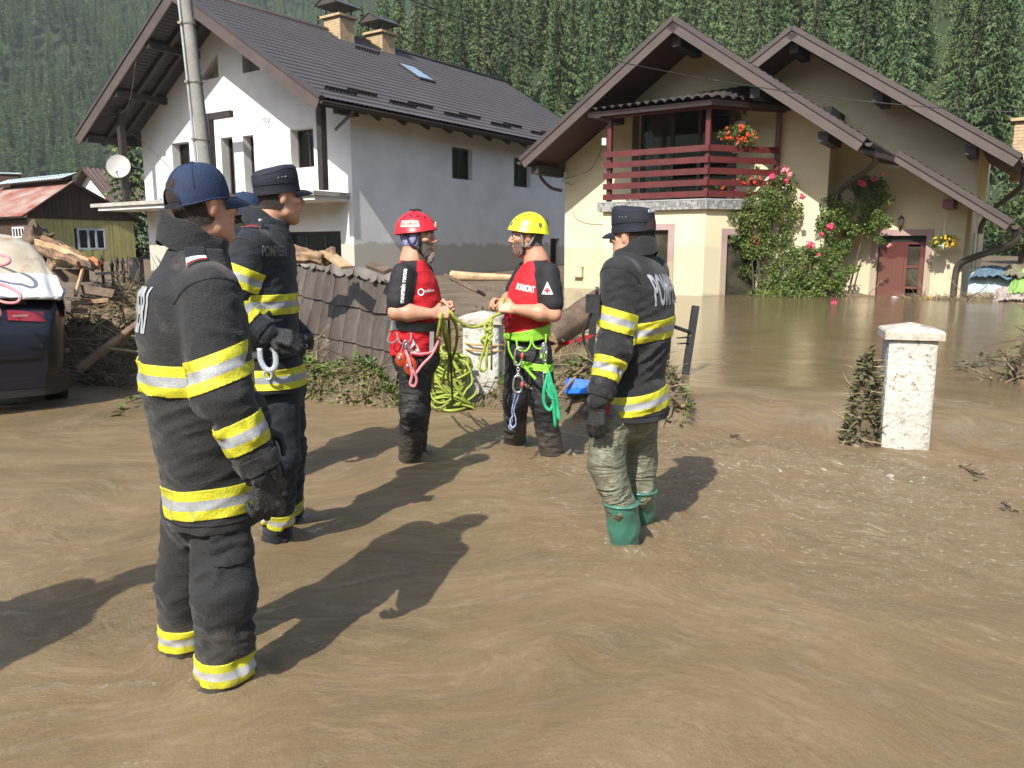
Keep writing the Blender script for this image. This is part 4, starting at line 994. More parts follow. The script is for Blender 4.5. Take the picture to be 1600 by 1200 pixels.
def bones_wt(V, bones):
    """soft nearest-bone weights, position along each bone"""
    D = []; T = []
    for a, b, r in bones:
        a, b = np.array(a), np.array(b); v = b-a; t = ((V-a)@v)/np.dot(v, v); tc = np.clip(t, 0, 1)
        D.append(np.linalg.norm(V-a-tc[:, None]*v, axis=1)/r); T.append(t)
    D = np.array(D); Wt = np.exp(-(D-D.min(0))*9); return Wt/Wt.sum(0), np.array(T)
def fold(V, F, bones, amps, seed, fa=15., fr=1.25, tilt=.35, scale=1.):
    """cloth folds wrapping round each limb; amps = per bone (amplitude at start, middle, end)"""
    Wt, T = bones_wt(V, bones); N = vnorm(V, F); disp = np.zeros(len(V))
    for i, (a, b, r) in enumerate(bones):
        a, b = np.array(a), np.array(b); v = b-a; L = np.linalg.norm(v); d = v/L; q = V-a; q = q-(q@d)[:, None]*d; q /= np.linalg.norm(q, axis=1)[:, None]+1e-9
        e1 = unit(np.cross(d, [.3, 1, .2])); e2 = np.cross(d, e1); c, s_ = q@e1, q@e2; al = T[i]*L
        w = pn(c*fr+seed, s_*fr, al*fa*.35+i*7.7)*.6
        n = pn(c*fr*.75+seed*1.7, s_*fr*.75+3.1, (al+tilt*r*(c+.6*s_)+w*.05)*fa+i*3.3)
        n2 = pn(c*fr*2+seed, s_*fr*2, al*fa*1.9+tilt*c)
        am = np.interp(np.clip(T[i], 0, 1), [0, .5, 1], amps[i])
        n3 = pn(c*1.6+seed*2.3, s_*1.6+1.7, (al-tilt*1.3*r*(c-.5*s_))*fa*1.35+9.1)
        mk_ = .30+.70*sstep(-.15, .35, pn(c*.8+seed*3.1, s_*.8, al*4.5+i*5.1)); disp += Wt[i]*am*((.42-np.abs(n)*2.3)*mk_*1.15+.5*(.33-np.abs(n3)*2.0)*mk_+.10*n2)
    disp = smooth(disp, F, 1); return V+N*(disp*scale)[:, None]

def bandmesh(name, V, F, mask, p0, ax, cuts, mats, parent, off=.004, thick=.006, label=None):
    """strips sewn on a garment: the garment's own surface between cutting planes, a little proud of it"""
    ax = unit(ax); N = vnorm(V, F); s = (V-np.array(p0))@ax
    lo, hi = cuts[0], cuts[-1]; pad = .03
    fm = mask[F].all(1) & (s[F].max(1) > lo-pad) & (s[F].min(1) < hi+pad)
    Fs = F[fm]
    if not len(Fs): return None
    used = np.unique(Fs); mp = np.full(len(V), -1); mp[used] = np.arange(len(used)); P = V[used]+N[used]*off
    bm = bmesh.new(); vs = [bm.verts.new(p) for p in P]
    for q in mp[Fs]:
        try: bm.faces.new([vs[i] for i in q])
        except ValueError: pass
    pt = Vector(p0); an = Vector(ax)
    for i, c in enumerate(cuts):
        g = bm.verts[:]+bm.edges[:]+bm.faces[:]
        bmesh.ops.bisect_plane(bm, geom=g, dist=1e-5, plane_co=pt+an*c, plane_no=an, clear_inner=(i == 0), clear_outer=(i == len(cuts)-1))
    bm.faces.ensure_lookup_table(); bm.normal_update()
    for f in bm.faces:
        c = (f.calc_center_median()-pt).dot(an); k = int(np.searchsorted(cuts, c))-1; f.material_index = int(np.clip(k, 0, len(mats)-1)); f.smooth = True
    bd = [e for e in bm.edges if e.is_boundary]
    r = bmesh.ops.extrude_edge_only(bm, edges=bd)
    nv = [g for g in r['geom'] if isinstance(g, bmesh.types.BMVert)]
    tree = BVHTree.FromPolygons([tuple(p) for p in V[used]], [tuple(q) for q in mp[Fs]])
    for v in nv:
        h = tree.find_nearest(v.co)
        if h[0] is not None: v.co = h[0]-h[1]*.002
    me = bpy.data.meshes.new(name); org = Vector(ORG[parent.name]); bm.transform(Matrix.Translation(-org)); bm.to_mesh(me); bm.free()
    for m in mats: me.materials.append(m)
    o = bpy.data.objects.new(name, me); COL.objects.link(o); o.parent = parent; ORG[o.name] = np.array(org)
    if label: o['label'] = label
    return o
def patch(name, V, F, mask, off, m, parent, nz=0., seed=0, it=0):
    """a layer grown on part of a surface (hair, stubble)"""
    N = vnorm(V, F); fm = mask[F].all(1); Fs = F[fm]
    if not len(Fs): return None
    used = np.unique(Fs); mp = np.full(len(V), -1); mp[used] = np.arange(len(used)); P = V[used]+N[used]*(off+nz*pn(V[used, 0]*90+seed, V[used, 1]*90, V[used, 2]*90))[:, None]
    return rawmesh(name, P, mp[Fs], m, parent)
def text_mesh(txt, size, xs=1., bold=0., ext=0.):
    cu = bpy.data.curves.new('t', 'FONT'); cu.body = txt; cu.size = size; cu.align_x = 'CENTER'; cu.align_y = 'CENTER'; cu.offset = bold; cu.resolution_u = 3
    o = bpy.data.objects.new('t', cu); COL.objects.link(o); bpy.context.view_layer.update()
    me = o.to_mesh(); V = np.array([v.co for v in me.vertices]).reshape(-1, 3); Fp = [tuple(p.vertices) for p in me.polygons]; o.to_mesh_clear()
    bpy.data.objects.remove(o); bpy.data.curves.remove(cu)
    V[:, 0] *= xs; return V, Fp
def decal(name, VF, c, right, up, target, m, parent, off=.004, maxe=.012, back=.25):
    """flat print laid on to a curved surface"""
    V, Fp = VF; c = np.array(c, float); right = unit(right); up = np.array(up, float); up = unit(up-right*np.dot(up, right)); n = np.cross(right, up)
    bm = bmesh.new(); vs = [bm.verts.new(p) for p in V]
    for f in Fp:
        try: bm.faces.new([vs[i] for i in f])
        except ValueError: pass
    bmesh.ops.triangulate(bm, faces=bm.faces[:])
    for _ in range(4):
        L = [e for e in bm.edges if e.calc_length() > maxe]
        if not L: break
        bmesh.ops.subdivide_edges(bm, edges=L, cuts=1)
        bmesh.ops.triangulate(bm, faces=[f for f in bm.faces if len(f.verts) > 3])
    org = Vector(ORG[parent.name]); bad = []
    for v in bm.verts:
        p = c+right*v.co.x+up*v.co.y; h = target.ray_cast(Vector(p+n*back), Vector(-n), back*2)
        if h[0] is None: bad.append(v)
        else:
            nn = h[1] if h[1].dot(Vector(n)) > 0 else -h[1]; v.co = h[0]+nn*off-org
    bmesh.ops.delete(bm, geom=bad, context='VERTS')
    me = bpy.data.meshes.new(name); bm.to_mesh(me); bm.free(); me.materials.append(m)
    o = bpy.data.objects.new(name, me); COL.objects.link(o); o.parent = parent; ORG[o.name] = np.array(org); return o
def bvh(V, F): return BVHTree.FromPolygons([tuple(p) for p in V], [tuple(int(i) for i in q) for q in F])

# ---- materials of the figures
m_skin = mat('skin', (.50, .27, .18), .5, .10, 14, .05, 90, spec=.35, col2=(.58, .32, .215), grain=.05)
m_skin2 = mat('skin_tanned', (.46, .235, .15), .48, .10, 12, .06, 90, spec=.4, col2=(.55, .29, .19), grain=.05)
m_turn = mat('turnout_cloth', (.019, .0195, .021), .82, .28, 5, .35, 170, fold=(.32, 6.5), spec=.3, grain=.18, dirt=((.060, .053, .045), 2.5, .60, None), sheen=.12)
m_turnb = mat('turnout_cloth_navy', (.0125, .0155, .021), .8, .28, 5, .35, 170, fold=(.32, 6.5), spec=.3, grain=.15, dirt=((.035, .035, .035), 2.5, .62, None), sheen=.1)
m_trous = mat('turnout_trousers', (.0185, .019, .0205), .82, .25, 5, .35, 170, fold=(.32, 6.5), spec=.3, grain=.18, dirt=((.042, .038, .033), 3, .62, (.0, .7)), sheen=.1)
m_lime = mat('fluorescent_yellow', (.55, .53, .030), .55, .10, 14, .25, 150, dirt=((.36, .32, .07), 9, .57, None), grain=.06)
m_silver = mat('reflective_silver', (.31, .32, .325), .45, .10, 14, .2, 160, dirt=((.28, .27, .25), 9, .59, None), grain=.06)
m_print = mat('grey_print', (.34, .35, .37), .6, .08, 8, .05)
m_glove = mat('black_glove', (.016, .016, .017), .6, .3, 20, .4, 120, dirt=((.07, .06, .05), 9, .60, None))
m_capblue = mat('blue_cap', (.011, .026, .068), .8, .12, 10, .25, 220, grain=.12, dirt=((.05, .08, .17), 9, .66, None))
m_capnavy = mat('navy_cap', (.011, .013, .024), .8, .15, 10, .25, 220, grain=.12)
m_hair = mat('short_dark_hair', (.030, .020, .014), .8, .4, 60, .6, 260, grain=.3)
m_hairg = mat('grey_beard', (.16, .14, .125), .85, .5, 120, .6, 260, grain=.4, col2=(.36, .33, .30))
m_stub = mat('dark_stubble', (.17, .105, .08), .8, .3, 90, .4, 260, grain=.3)
m_lip = mat('lips', (.36, .14, .11), .5, .1, 30, .05)
m_eye = mat('eye_white', (.6, .56, .52), .3, .05, 10, 0)
m_iris = mat('iris', (.03, .02, .015), .2, .1, 10, 0)
m_red = mat('red_shirt', (.50, .008, .016), .75, .12, 8, .12, 160, fold=(.3, 8.), grain=.06)
m_blk = mat('black_shirt', (.013, .013, .015), .8, .2, 8, .15, 160, grain=.1)
m_pants = mat('black_trousers', (.012, .0125, .014), .65, .25, 6, .3, 120, fold=(.7, 10.), grain=.1, dirt=((.055, .047, .038), 4, .60, (.0, .9)))
m_wader = mat('muddy_green_waders', (.100, .108, .068), .5, .25, 6, .2, 50, fold=(.9, 11.), col2=(.165, .16, .11), dirt=((.25, .21, .14), 6, .62, None), grain=.1)
m_boot = mat('green_rubber', (.055, .190, .140), .28, .2, 5, .05, 60, spec=.6, dirt=((.13, .22, .16), 5, .60, None))
m_bootk = mat('black_rubber', (.015, .016, .016), .35, .2, 5, .1, 60)
m_whitep = mat('white_print', (.74, .74, .73), .6, .04, 8, .03)
m_redtrim = mat('red_trim', (.40, .02, .03), .7, .1, 8, .05)
m_steel = mat('alloy', (.55, .56, .58), .28, .1, 8, .05, metal=.85)
m_limeweb = mat('lime_webbing', (.26, .58, .045), .6, .1, 30, .2, 120)
m_rope = mat('lime_rope', (.30, .36, .055), .7, .15, 40, .3, 200, dirt=((.26, .25, .07), 9, .56, None))
m_pinkrope = mat('pink_cord', (.62, .22, .25), .7, .15, 40, .2, 200)
m_greensling = mat('green_sling', (.02, .33, .15), .6, .15, 20, .2, 150)

def frame3(f):      # forward -> right, forward, up (columns)
    f = unit(f); r = unit(np.cross(f, [0, 0, 1])); u = np.cross(r, f); return np.stack([r, f, u], 1)
def head_into(B, c, f, neck_to, sc=1., neck_r=.058, ears=True):
    R = frame3(f); q = lambda x, y, z: np.array(c)+R@(np.array([x, y, z])*sc)
    e = lambda x, y, z, r, k: B.ell(q(x, y, z), np.array(r)*sc, k, R)
    e(0, -.012, .035, (.074, .096, .086), .02); e(0, .038, -.045, (.056, .056, .072), .035); e(0, .062, -.094, (.026, .026, .020), .03)
    B.cone(q(-.045, .01, -.075), q(0, .066, -.098), .016*sc, .015*sc, .03); B.cone(q(.045, .01, -.075), q(0, .066, -.098), .016*sc, .015*sc, .03)
    B.cone(q(0, .088, .022), q(0, .113, -.020), .0085*sc, .0125*sc, .012); B.ell(q(.012, .098, -.026), np.array([.009, .011, .008])*sc, .006, R); B.ell(q(-.012, .098, -.026), np.array([.009, .011, .008])*sc, .006, R)
    for s_ in (-1, 1):
        e(s_*.030, .078, .026, (.026, .014, .009), .012); e(s_*.042, .060, -.014, (.024, .024, .018), .02)
        if ears:
            B.ell(q(s_*.072, -.008, -.004), np.array([.010, .017, .028])*sc, .005, R); B.ell(q(s_*.074, -.012, .012), np.array([.010, .015, .011])*sc, .006, R)
    e(0, .090, -.054, (.022, .010, .0062), .006); e(0, .088, -.066, (.019, .010, .0068), .006)
    B.cone(q(0, -.022, -.045), np.array(neck_to), neck_r*sc, neck_r*1.06*sc, .03)
    return q, R
def face_bits(P, q, R, sc=1., beardm=None):
    for s_ in (-1, 1):
        mb = MB(); mb.ell(q(s_*.031, .0775, .009), np.array([.0125, .0125, .0125])*sc, 12, 8); e = mb.build('eye', m_eye, P)
        mb = MB(); mb.ell(q(s_*.031, .0865, .009), np.array([.006, .0045, .006])*sc, 10, 6); mb.build('iris', m_iris, e)
        mb = MB(); mb.tube(spline([q(s_*.012, .093, .027), q(s_*.030, .092, .034), q(s_*.050, .075, .027)], 4), [.003, .005, .0055, .0055, .005, .005, .004, .003, .002], 6); mb.build('eyebrow', m_hair, P)
    mb = MB(); mb.tube(spline([q(-.02, .093, -.060), q(0, .0985, -.0595), q(.02, .093, -.060)], 4), [.002, .004, .005, .0055, .006, .0055, .005, .004, .002], 6, flat=1.); mb.build('mouth', m_lip, P)
def hand_into(B, w, d, n, side, curl=(.6, .6, .6, .6), sc=1., thumb=.5, k=.004, spread=.05):
    """palm and five fingers: w wrist, d towards the knuckles, n out of the back of the hand, side +1 if the thumb lies along cross(d, n)"""
    d = unit(d); n = unit(np.array(n)-d*np.dot(n, d)); t = np.cross(d, n)*side; w = np.array(w, float)
    K = [w+d*.092*sc+t*.030*sc, w+d*.096*sc+t*.010*sc, w+d*.092*sc-t*.010*sc, w+d*.083*sc-t*.029*sc]
    for i, p in enumerate(K): B.cone(w+t*(.018-.012*i)*sc+d*.012*sc, p, .015*sc, .0115*sc, .012)
    LN = [(.042, .026, .021), (.046, .030, .022), (.042, .028, .021), (.034, .021, .019)]
    tips = []
    for i, p in enumerate(K):
        a = 0; q = p; dd = unit(d+t*(.5-i/3)*spread*2); r = [.0100, .0092, .0083, .0072]
        for j, L in enumerate(LN[i]):
            a += curl[i]*(1., 1.15, .8)[j]; v = dd*cos(a)-n*sin(a); q2 = q+v*L*sc; B.cone(q, q2, r[j]*sc, r[j+1]*sc, k if j else .006); q = q2
        tips.append(q)
    q = w+d*.022*sc+t*.022*sc; v1 = unit(d*.62+t*.75-n*.25); q1 = q+v1*.042*sc; B.cone(q, q1, .0155*sc, .0125*sc, .012)
    v2 = unit(d*.9+t*(.25-thumb*.6)-n*(.35+thumb*.6)); q2 = q1+v2*.034*sc; B.cone(q1, q2, .0120*sc, .0105*sc, .005)
    v3 = unit(d*.9-t*thumb*.8-n*(.3+thumb*.5)); q3 = q2+v3*.026*sc; B.cone(q2, q3, .0105*sc, .0085*sc, .005)
    return tips, q3
def visor(c, R, sc, m, P, y0=.088, L=.072, w=.078, drop=.026, z=0., cur=.018):
    G = []; B2 = []
    for u in np.linspace(-1, 1, 17):
        row = []; row2 = []
        for v in np.linspace(0, 1, 7):
            x = w*u*(1-.10*v*v); yb = y0*sqrt(max(0, 1-(u*.86)**2))
            ln = L*sqrt(max(0, 1-abs(u)**2.6)); y = yb+ln*v; zz = z-drop*v*v-cur*u*u*(1-.2*v)
            row.append(c+R@(np.array([x, y, zz])*sc)); row2.append(c+R@(np.array([x, y, zz-.0045])*sc))
        G.append(row); B2.append(row2)
    mb = MB(); mb.grid(G); mb.grid(B2, flip=True)
    mb.grid([[G[i][-1], B2[i][-1]] for i in range(17)]); mb.grid([G[0], B2[0]]); mb.grid([G[-1], B2[-1]])
    return mb.build('visor', m, P)
def baseball_cap(P, c, f, sc=1., m=None, opening=True, emblem=True):
    R = frame3(f); m = m or m_capblue; V = []; F = []; nt_, np_ = 150, 60
    mb = MB(); G = []
    q = lambda x, y, z: np.array(c)+R@(np.array([x, y, z])*sc)
    def surf(t, ph, o=0):
        rx, ry, rz_ = .089+o, .107+o, .104+o; pinch = 1+.0
        bx = .70; z_ = rz_*(cos(ph) if ph < pi/2 else cos(ph)*1.1)*(1+.10*sin(t)*sin(ph)); return q(rx*sin(ph)**bx*cos(t), ry*sin(ph)**bx*sin(t)-.010, z_-(.022*max(0, -sin(t))*sin(ph)**3))
    ts = np.linspace(0, 2*pi, nt_+1); ps = np.linspace(.02, pi/2*1.09, np_); F = []; V = []
    for t in ts:
        for ph in ps: V.append(surf(t, ph))
    for i in range(nt_):
        for j in range(np_-1):
            t = (ts[i]+ts[i+1])/2; ph = (ps[j]+ps[j+1])/2; a = (t-1.5*pi)
            if opening and (a/.56)**2+((ph-pi/2*1.02)/.50)**2 < 1: continue
            k = np_; F.append((i*k+j, i*k+j+1, (i+1)*k+j+1, (i+1)*k+j))
    mb.add(V, F, 0, True); o = len(mb.v)
    V2 = [surf(t, ph, -.003) for t in ts for ph in ps]; mb.add(V2, [x[::-1] for x in F], 0, True)
    cap = mb.build('cap', m, P)
    mb = MB(); mb.ell(q(0, -.010, .105), np.array([.010, .010, .006])*sc, 10, 6); mb.build('cap_button', m, cap)
    mb = MB()                                             # seams of the six panels
    for k in range(6): mb.tube([surf(k*pi/3+pi/6*0+pi/2, ph, .0008) for ph in np.linspace(.05, 1.25 if k != 3 else 1.0, 14)], .0016, 5)
    mb.tube([surf(t, pi/2*1.07, .0015) for t in np.linspace(1.5*pi+.5, 3.5*pi-.5, 50)], .0032, 6); mb.build('cap_seams', m, cap)
    if opening:
        mb = MB(); G = [[surf(t, pi/2*1.075-.12*k, .001) for k in (-.35, 1.0)] for t in np.linspace(1.5*pi-.55, 1.5*pi+.55, 14)]; mb.grid(G); G2 = [[surf(t, pi/2*1.075-.12*k, .004) for k in (-.35, 1.0)] for t in np.linspace(1.5*pi-.55, 1.5*pi+.55, 14)]; mb.grid(G2, flip=True)
        mb.build('cap_strap', m_capnavy, cap)
        mb = MB(); mb.tube([surf(1.5*pi+u*.56, pi/2*1.02-.50*sqrt(max(0, 1-u*u)), .001) for u in np.linspace(-1, 1, 24)], .003, 6); mb.build('opening_edge', m, cap)
    vis = visor(q(0, -.010, -.004), R, sc, m, cap, y0=.101, L=.086, w=.084, drop=.030, cur=.016)
    if emblem:
        mb = MB(); Q = []
        for (t0, p0, s_) in ((pi/2, .95, .022),):
            for k in range(10):
                a = k*pi/5; rr = s_*(1 if k % 2 == 0 else .55); Q.append(surf(t0+rr*cos(a)/.085, p0+rr*sin(a)/.085, .003))
        mb.add(Q+[surf(pi/2, .95, .0035)], [(k, (k+1) % 10, 10) for k in range(10)]); mb.add([surf(pi/2-.30, .80, .003), surf(pi/2-.20, .78, .003), surf(pi/2-.25, 1.12, .003), surf(pi/2-.33, 1.10, .003)], [(0, 1, 2, 3)]); mb.build('cap_emblem', m_whitep, cap)
    return cap
def patrol_cap(P, c, f, sc=1., text=None, m=None):
    R = frame3(f); m = m or m_capnavy; q = lambda x, y, z: np.array(c)+R@(np.array([x, y, z])*sc)
    prof = [(1.0, -.014), (1.0, .0), (.99, .026), (1.002, .029), (1.005, .050), (.995, .070), (.965, .084), (.90, .095), (.76, .102), (.4, .106), (0.01, .107)]
    nt_ = 60; V = []
    def surf(t, i_, o=0):
        a, z = prof[i_]; return q((.088*a+o)*cos(t), (.106*a+o)*sin(t)-.008, z+(.014*sin(t)+.003*sin(3*t+1)+.002*sin(7*t))*float(sstep(.03, .09, z))*a)
    G = [[surf(t, i_) for i_ in range(len(prof))] for t in np.linspace(0, 2*pi, nt_+1)]
    mb = MB(); mb.grid(G, flip=True); cap = mb.build('cap', m, P)
    mb = MB(); mb.tube([surf(t, 3, .001) for t in np.linspace(0, 2*pi, 50)], .0016, 5); mb.tube([surf(t, 6, .0) for t in np.linspace(0, 2*pi, 50)], .002, 5); mb.build('cap_seams', m, cap)
    mb = MB()
    for s_ in (0, pi):
        for k in (-.16, 0., .16): mb.ell(surf(s_+k, 4, .001)+R@np.array([0, 0, .005]), np.array([.0028]*3)*sc, 6, 4)
    mb.build('eyelets', m_steel, cap)
    visor(q(0, -.008, -.006), R, sc, m, cap, y0=.105, L=.062, w=.080, drop=.020, cur=.012)
    if text:
        VF = text_mesh(text, .021, .85, .0004); V, Fp = VF; V = np.array(V)
        Pp = []
        for x, y, z in V:
            t = 1.5*pi+x/.1; zz = .066+y+.012*cos(x/.05*1.2); Pp.append(q((.092)*cos(t), .111*sin(t)-.008, zz))
        mb = MB(); mb.add(Pp, Fp); mb.build('cap_lettering', m_whitep, cap)
        mb = MB(); mb.grid([[q(.0905*cos(t), .1095*sin(t)-.008, z*(1-.0)+.0) for z in (-.008, .048*sqrt(max(0, 1-((t-1.5*pi)/.55)**2))-.004)] for t in np.linspace(1.5*pi-.54, 1.5*pi+.54, 20)]); mb.build('cap_opening', m_hair, cap)
    return cap
def skull_hair(P, V, F, c, f, sc, m=None, low=-.062, front=.05, off=.0035, side=.02):
    R = frame3(f); L = (V-np.array(c))@R/sc
    mask = (L[:, 2] > low+.9*np.clip(L[:, 1]+.02, 0, 1)*.9) & (L[:, 1] < front-.0) & ((L[:, 2] < .030) | ((L[:, 1] < -.045) & (L[:, 2] < .078))) & (L[:, 1] < side+.6*np.clip(L[:, 2]-.01, -.04, .1)) & ~((np.abs(L[:, 0]) > .068) & (np.abs(L[:, 1]+.006) < .026) & (L[:, 2] < .034))
    return patch('hair', V, F, mask, off, m or m_hair, P, .002)

def fireman(P, S_):
    """one fireman in turnout coat; S_ holds joints (points in the place) and proportions"""
    h = S_.get('h', .007); tf = unit(S_['face']); lat = np.array([tf[1], -tf[0]]); r3 = np.array([tf[1], -tf[0], 0]); jm = S_.get('coat', m_turn)
    C = np.array([p for p, _, _ in S_['torso']]); RX = [a for _, a, _ in S_['torso']]; RY = [b for _, _, b in S_['torso']]; Z = C[:, 2]
    # body under the clothes: head, neck, chest
    hd, hf = np.array(S_['head']), S_['headf']; sc = S_.get('hsc', 1.); nk = np.array(S_['neck'])
    hb = max(.004, h*.6) if h < .01 else .008
    B = Blob(hd-[.2, .2, .36], hd+[.2, .2, .2], hb); q, R = head_into(B, hd, hf, nk, sc); B.cone(nk, nk-[0, 0, .12], .07, .11, .04)
    V, F = B.mesh(2); rawmesh('body', V, F, S_.get('skin', m_skin), P)
    face_bits(P, q, R, sc); skull_hair(P, V, F, hd, hf, sc)
    if S_.get('stub'):
        L = (V-hd)@R/sc; mk = (L[:, 1] > .015) & (L[:, 2] < -.035-.0*L[:, 1]) & (L[:, 2] > -.12); patch('stubble', V, F, mk, .0012, m_stub, P)
    # coat
    arms = S_['arms']; lo = C.min(0)-.34; hi = C.max(0)+.34
    for a in arms:
        A = np.array(a['P']); lo = np.minimum(lo, A.min(0)-.14); hi = np.maximum(hi, A.max(0)+.14)
    B = Blob(lo, hi, h); B.stack(Z, C, RX, RY, lat, .04)
    for a in arms: B.chain(a['P'], a['R'], .035)
    for s_ in S_.get('bulk', ()): B.ell(s_[0], s_[1], .06)
    V, F = B.mesh(2)
    top, bot = C[np.argmax(Z)], C[np.argmin(Z)]; zs = S_['waist']; wp = C[np.argmin(abs(Z-zs))]
    bones = [(bot, wp, .19), (wp, top, .19)]; amps = [S_.get('am0', (.010, .008, .012)), S_.get('am1', (.012, .008, .003))]
    for a in arms:
        A = a['P']
        for i in range(len(A)-1): bones.append((A[i], A[i+1], .085)); amps.append([(.003, .010, .016), (.016, .013, .013)][min(i, 1)])
    V = fold(V, F, bones, amps, S_.get('seed', 1), fa=17., fr=.85)
    lat_ = np.stack([np.interp(V[:, 2], Z[::-1] if Z[0] > Z[-1] else Z, (C[::-1] if Z[0] > Z[-1] else C)[:, j]) for j in (0, 1)], 1); xx = V[:, :2]-lat_; o_ = np.argsort(Z); qa = (xx@lat)/np.interp(V[:, 2], Z[o_], np.array(RX)[o_]); qb = (xx@np.array([-lat[1], lat[0]]))/np.interp(V[:, 2], Z[o_], np.array(RY)[o_]); torq = np.hypot(qa, qb)
    jo = rawmesh('coat', V, F, jm, P); S_['coatVF'] = (V, F); T = bvh(V, F); S_['bvh'] = T
    Wt, Tt = bones_wt(V, bones); body = (torq < 1.22) | ((torq < 1.75) & ((Wt[0]+Wt[1]) > .35))
    st = [m_lime, m_silver, m_lime]; b_ = S_.get('bw', .052)
    for z, ax in S_['bands']:
        bandmesh('reflective_band', V, F, body & (V[:, 2] > z-.2), (C[0][0], C[0][1], z), ax, [-b_*1.1, -b_*.36, b_*.36, b_*1.1], st, jo)
    for ai, bi, t, ax in S_['abands']:
        A = arms[ai]['P']; i = 2+ai*0+sum(len(arms[k]['P'])-1 for k in range(ai))+bi; p = np.array(A[bi])+(np.array(A[bi+1])-np.array(A[bi]))*t; axx = np.array(A[bi+1])-np.array(A[bi]) if ax is None else ax
        wsum = sum(Wt[2+sum(len(arms[k]['P'])-1 for k in range(ai))+j] for j in range(len(A)-1))
        m_ = wsum > .5
        if ax is None and len(A) > 2: m_ = (Wt[i] > .5)
        bandmesh('reflective_band', V, F, m_, p, axx, [-b_*1.1, -b_*.36, b_*.36, b_*1.1], st, jo)
    dk = mat('seam_tape', (.011, .011, .012), .8, .2, 10, .2, 150)
    hz0 = Z.min(); bandmesh('hem_seam', V, F, body, (C[0][0], C[0][1], hz0+.035), (0, 0, 1), [-.004, .004], [dk], jo, .002, .003)
    for k, a in enumerate(arms):
        A = a['P']; i0 = 2+sum(len(arms[q]['P'])-1 for q in range(k)); ax_ = unit(np.array(A[-1])-np.array(A[-2]))
        bandmesh('cuff', V, F, Wt[i0+len(A)-2] > .5, np.array(A[-1])-ax_*.03, ax_, [-.026, .026], [jm], jo, .006, .008)
        ax2 = unit(np.array(A[1])-np.array(A[0])); bandmesh('armhole_seam', V, F, (Wt[i0:i0+len(A)-1].sum(0) > .25), np.array(A[0])+ax2*.02, unit(ax2+.55*(np.array(A[0])-wp)*[1, 1, 0]/.2), [-.004, .004], [dk], jo, .002, .003)
    # collar
    cl = S_['collar']; mb = MB(); cz, cc, crx, cry, chh, lean = cl['z'], np.array([cl['c'][0], cl['c'][1], cl['z']]), cl['rx'], cl['ry'], cl['h'], cl.get('lean', (0, 0))
    def ring(o, z, dx): return [cc+r3*(crx+o)*cos(t)+tf*((cry+o)*sin(t)+dx)+np.array([0, 0, z+cl.get('tilt', 0)*sin(t)*.5+.006*sin(5*t+2)]) for t in np.linspace(0, 2*pi, 49)]
    mb.grid([ring(.018, -.03, 0), ring(.010, .02, .0), ring(.004, chh*.6, .0), ring(.006, chh, .004), ring(-.004, chh+.004, .004), ring(-.012, chh*.7, 0), ring(-.008, 0, 0)], flip=True)
    mb.build('collar', cl.get('m', jm), jo)
    # trousers
    legs = S_['legs']; lo = np.min([np.min(l['P'], 0) for l in legs], 0)-.17; hi = np.max([np.max(l['P'], 0) for l in legs], 0)+.2
    lo[2] = max(lo[2], -.12); B = Blob(lo, hi, h)
    hc = (np.array(legs[0]['P'][0])+np.array(legs[-1]['P'][0]))/2; B.ell(hc+[0, 0, .02], S_.get('hip', (.15, .13, .15)), .05)
    for l in legs: B.chain(l['P'], l['R'], .03)
    B.cutz(S_.get('legcut', -.10)); V, F = B.mesh(2); bones = []; amps = []
    for l in legs:
        A = l['P']
        for i in range(len(A)-1): bones.append((A[i], A[i+1], .09)); amps.append(S_.get('legam', [(.006, .010, .016), (.016, .010, .020)])[min(i, 1)])
    V = fold(V, F, bones, amps, S_.get('seed', 1)+5, fa=S_.get('legfa', 15.), fr=.85, tilt=.6)
    tr = rawmesh('trousers', V, F, S_.get('trm', m_trous), P); Wt, Tt = bones_wt(V, bones); S_['trVF'] = (V, F)
    for li, bi, t, ax in S_.get('lbands', ()):
        A = legs[li]['P']; i = sum(len(legs[k]['P'])-1 for k in range(li))+bi; p = np.array(A[bi])+(np.array(A[bi+1])-np.array(A[bi]))*t
        bandmesh('reflective_band', V, F, Wt[i] > .5, p, ax if ax is not None else np.array(A[bi])-np.array(A[bi+1]), [-b_*1.0, -b_*.36, b_*.36, b_*1.0], [m_lime, mat('reflective_white', (.46, .46, .455), .5, .08, 10, .1, 150), m_lime], tr)
    return jo, tr
def gloves(P, spec, h=.0035, m=None):
    for g in spec:
        w = np.array(g['w']); B = Blob(w-.24, w+.24, h); B.cone(w-unit(g['d'])*.09, w+unit(g['d'])*.01, .046, .036, .02)
        hand_into(B, w, g['d'], g['n'], g['side'], g.get('curl', (.45, .45, .5, .5)), g.get('sc', 1.18), g.get('thumb', .4), .004)
        V, F = B.mesh(1); gl = rawmesh('glove', V, F, m or m_glove, P)
        mb = MB(); d = unit(g['d']); n = unit(np.array(g['n'])-d*np.dot(g['n'], d)); t = np.cross(d, n)
        c = w-d*.035
        mb.tube([c-d*.02, c+d*.02], [.050, .046], 18, cap=False); mb.build('wrist_strap', m or m_glove, gl)
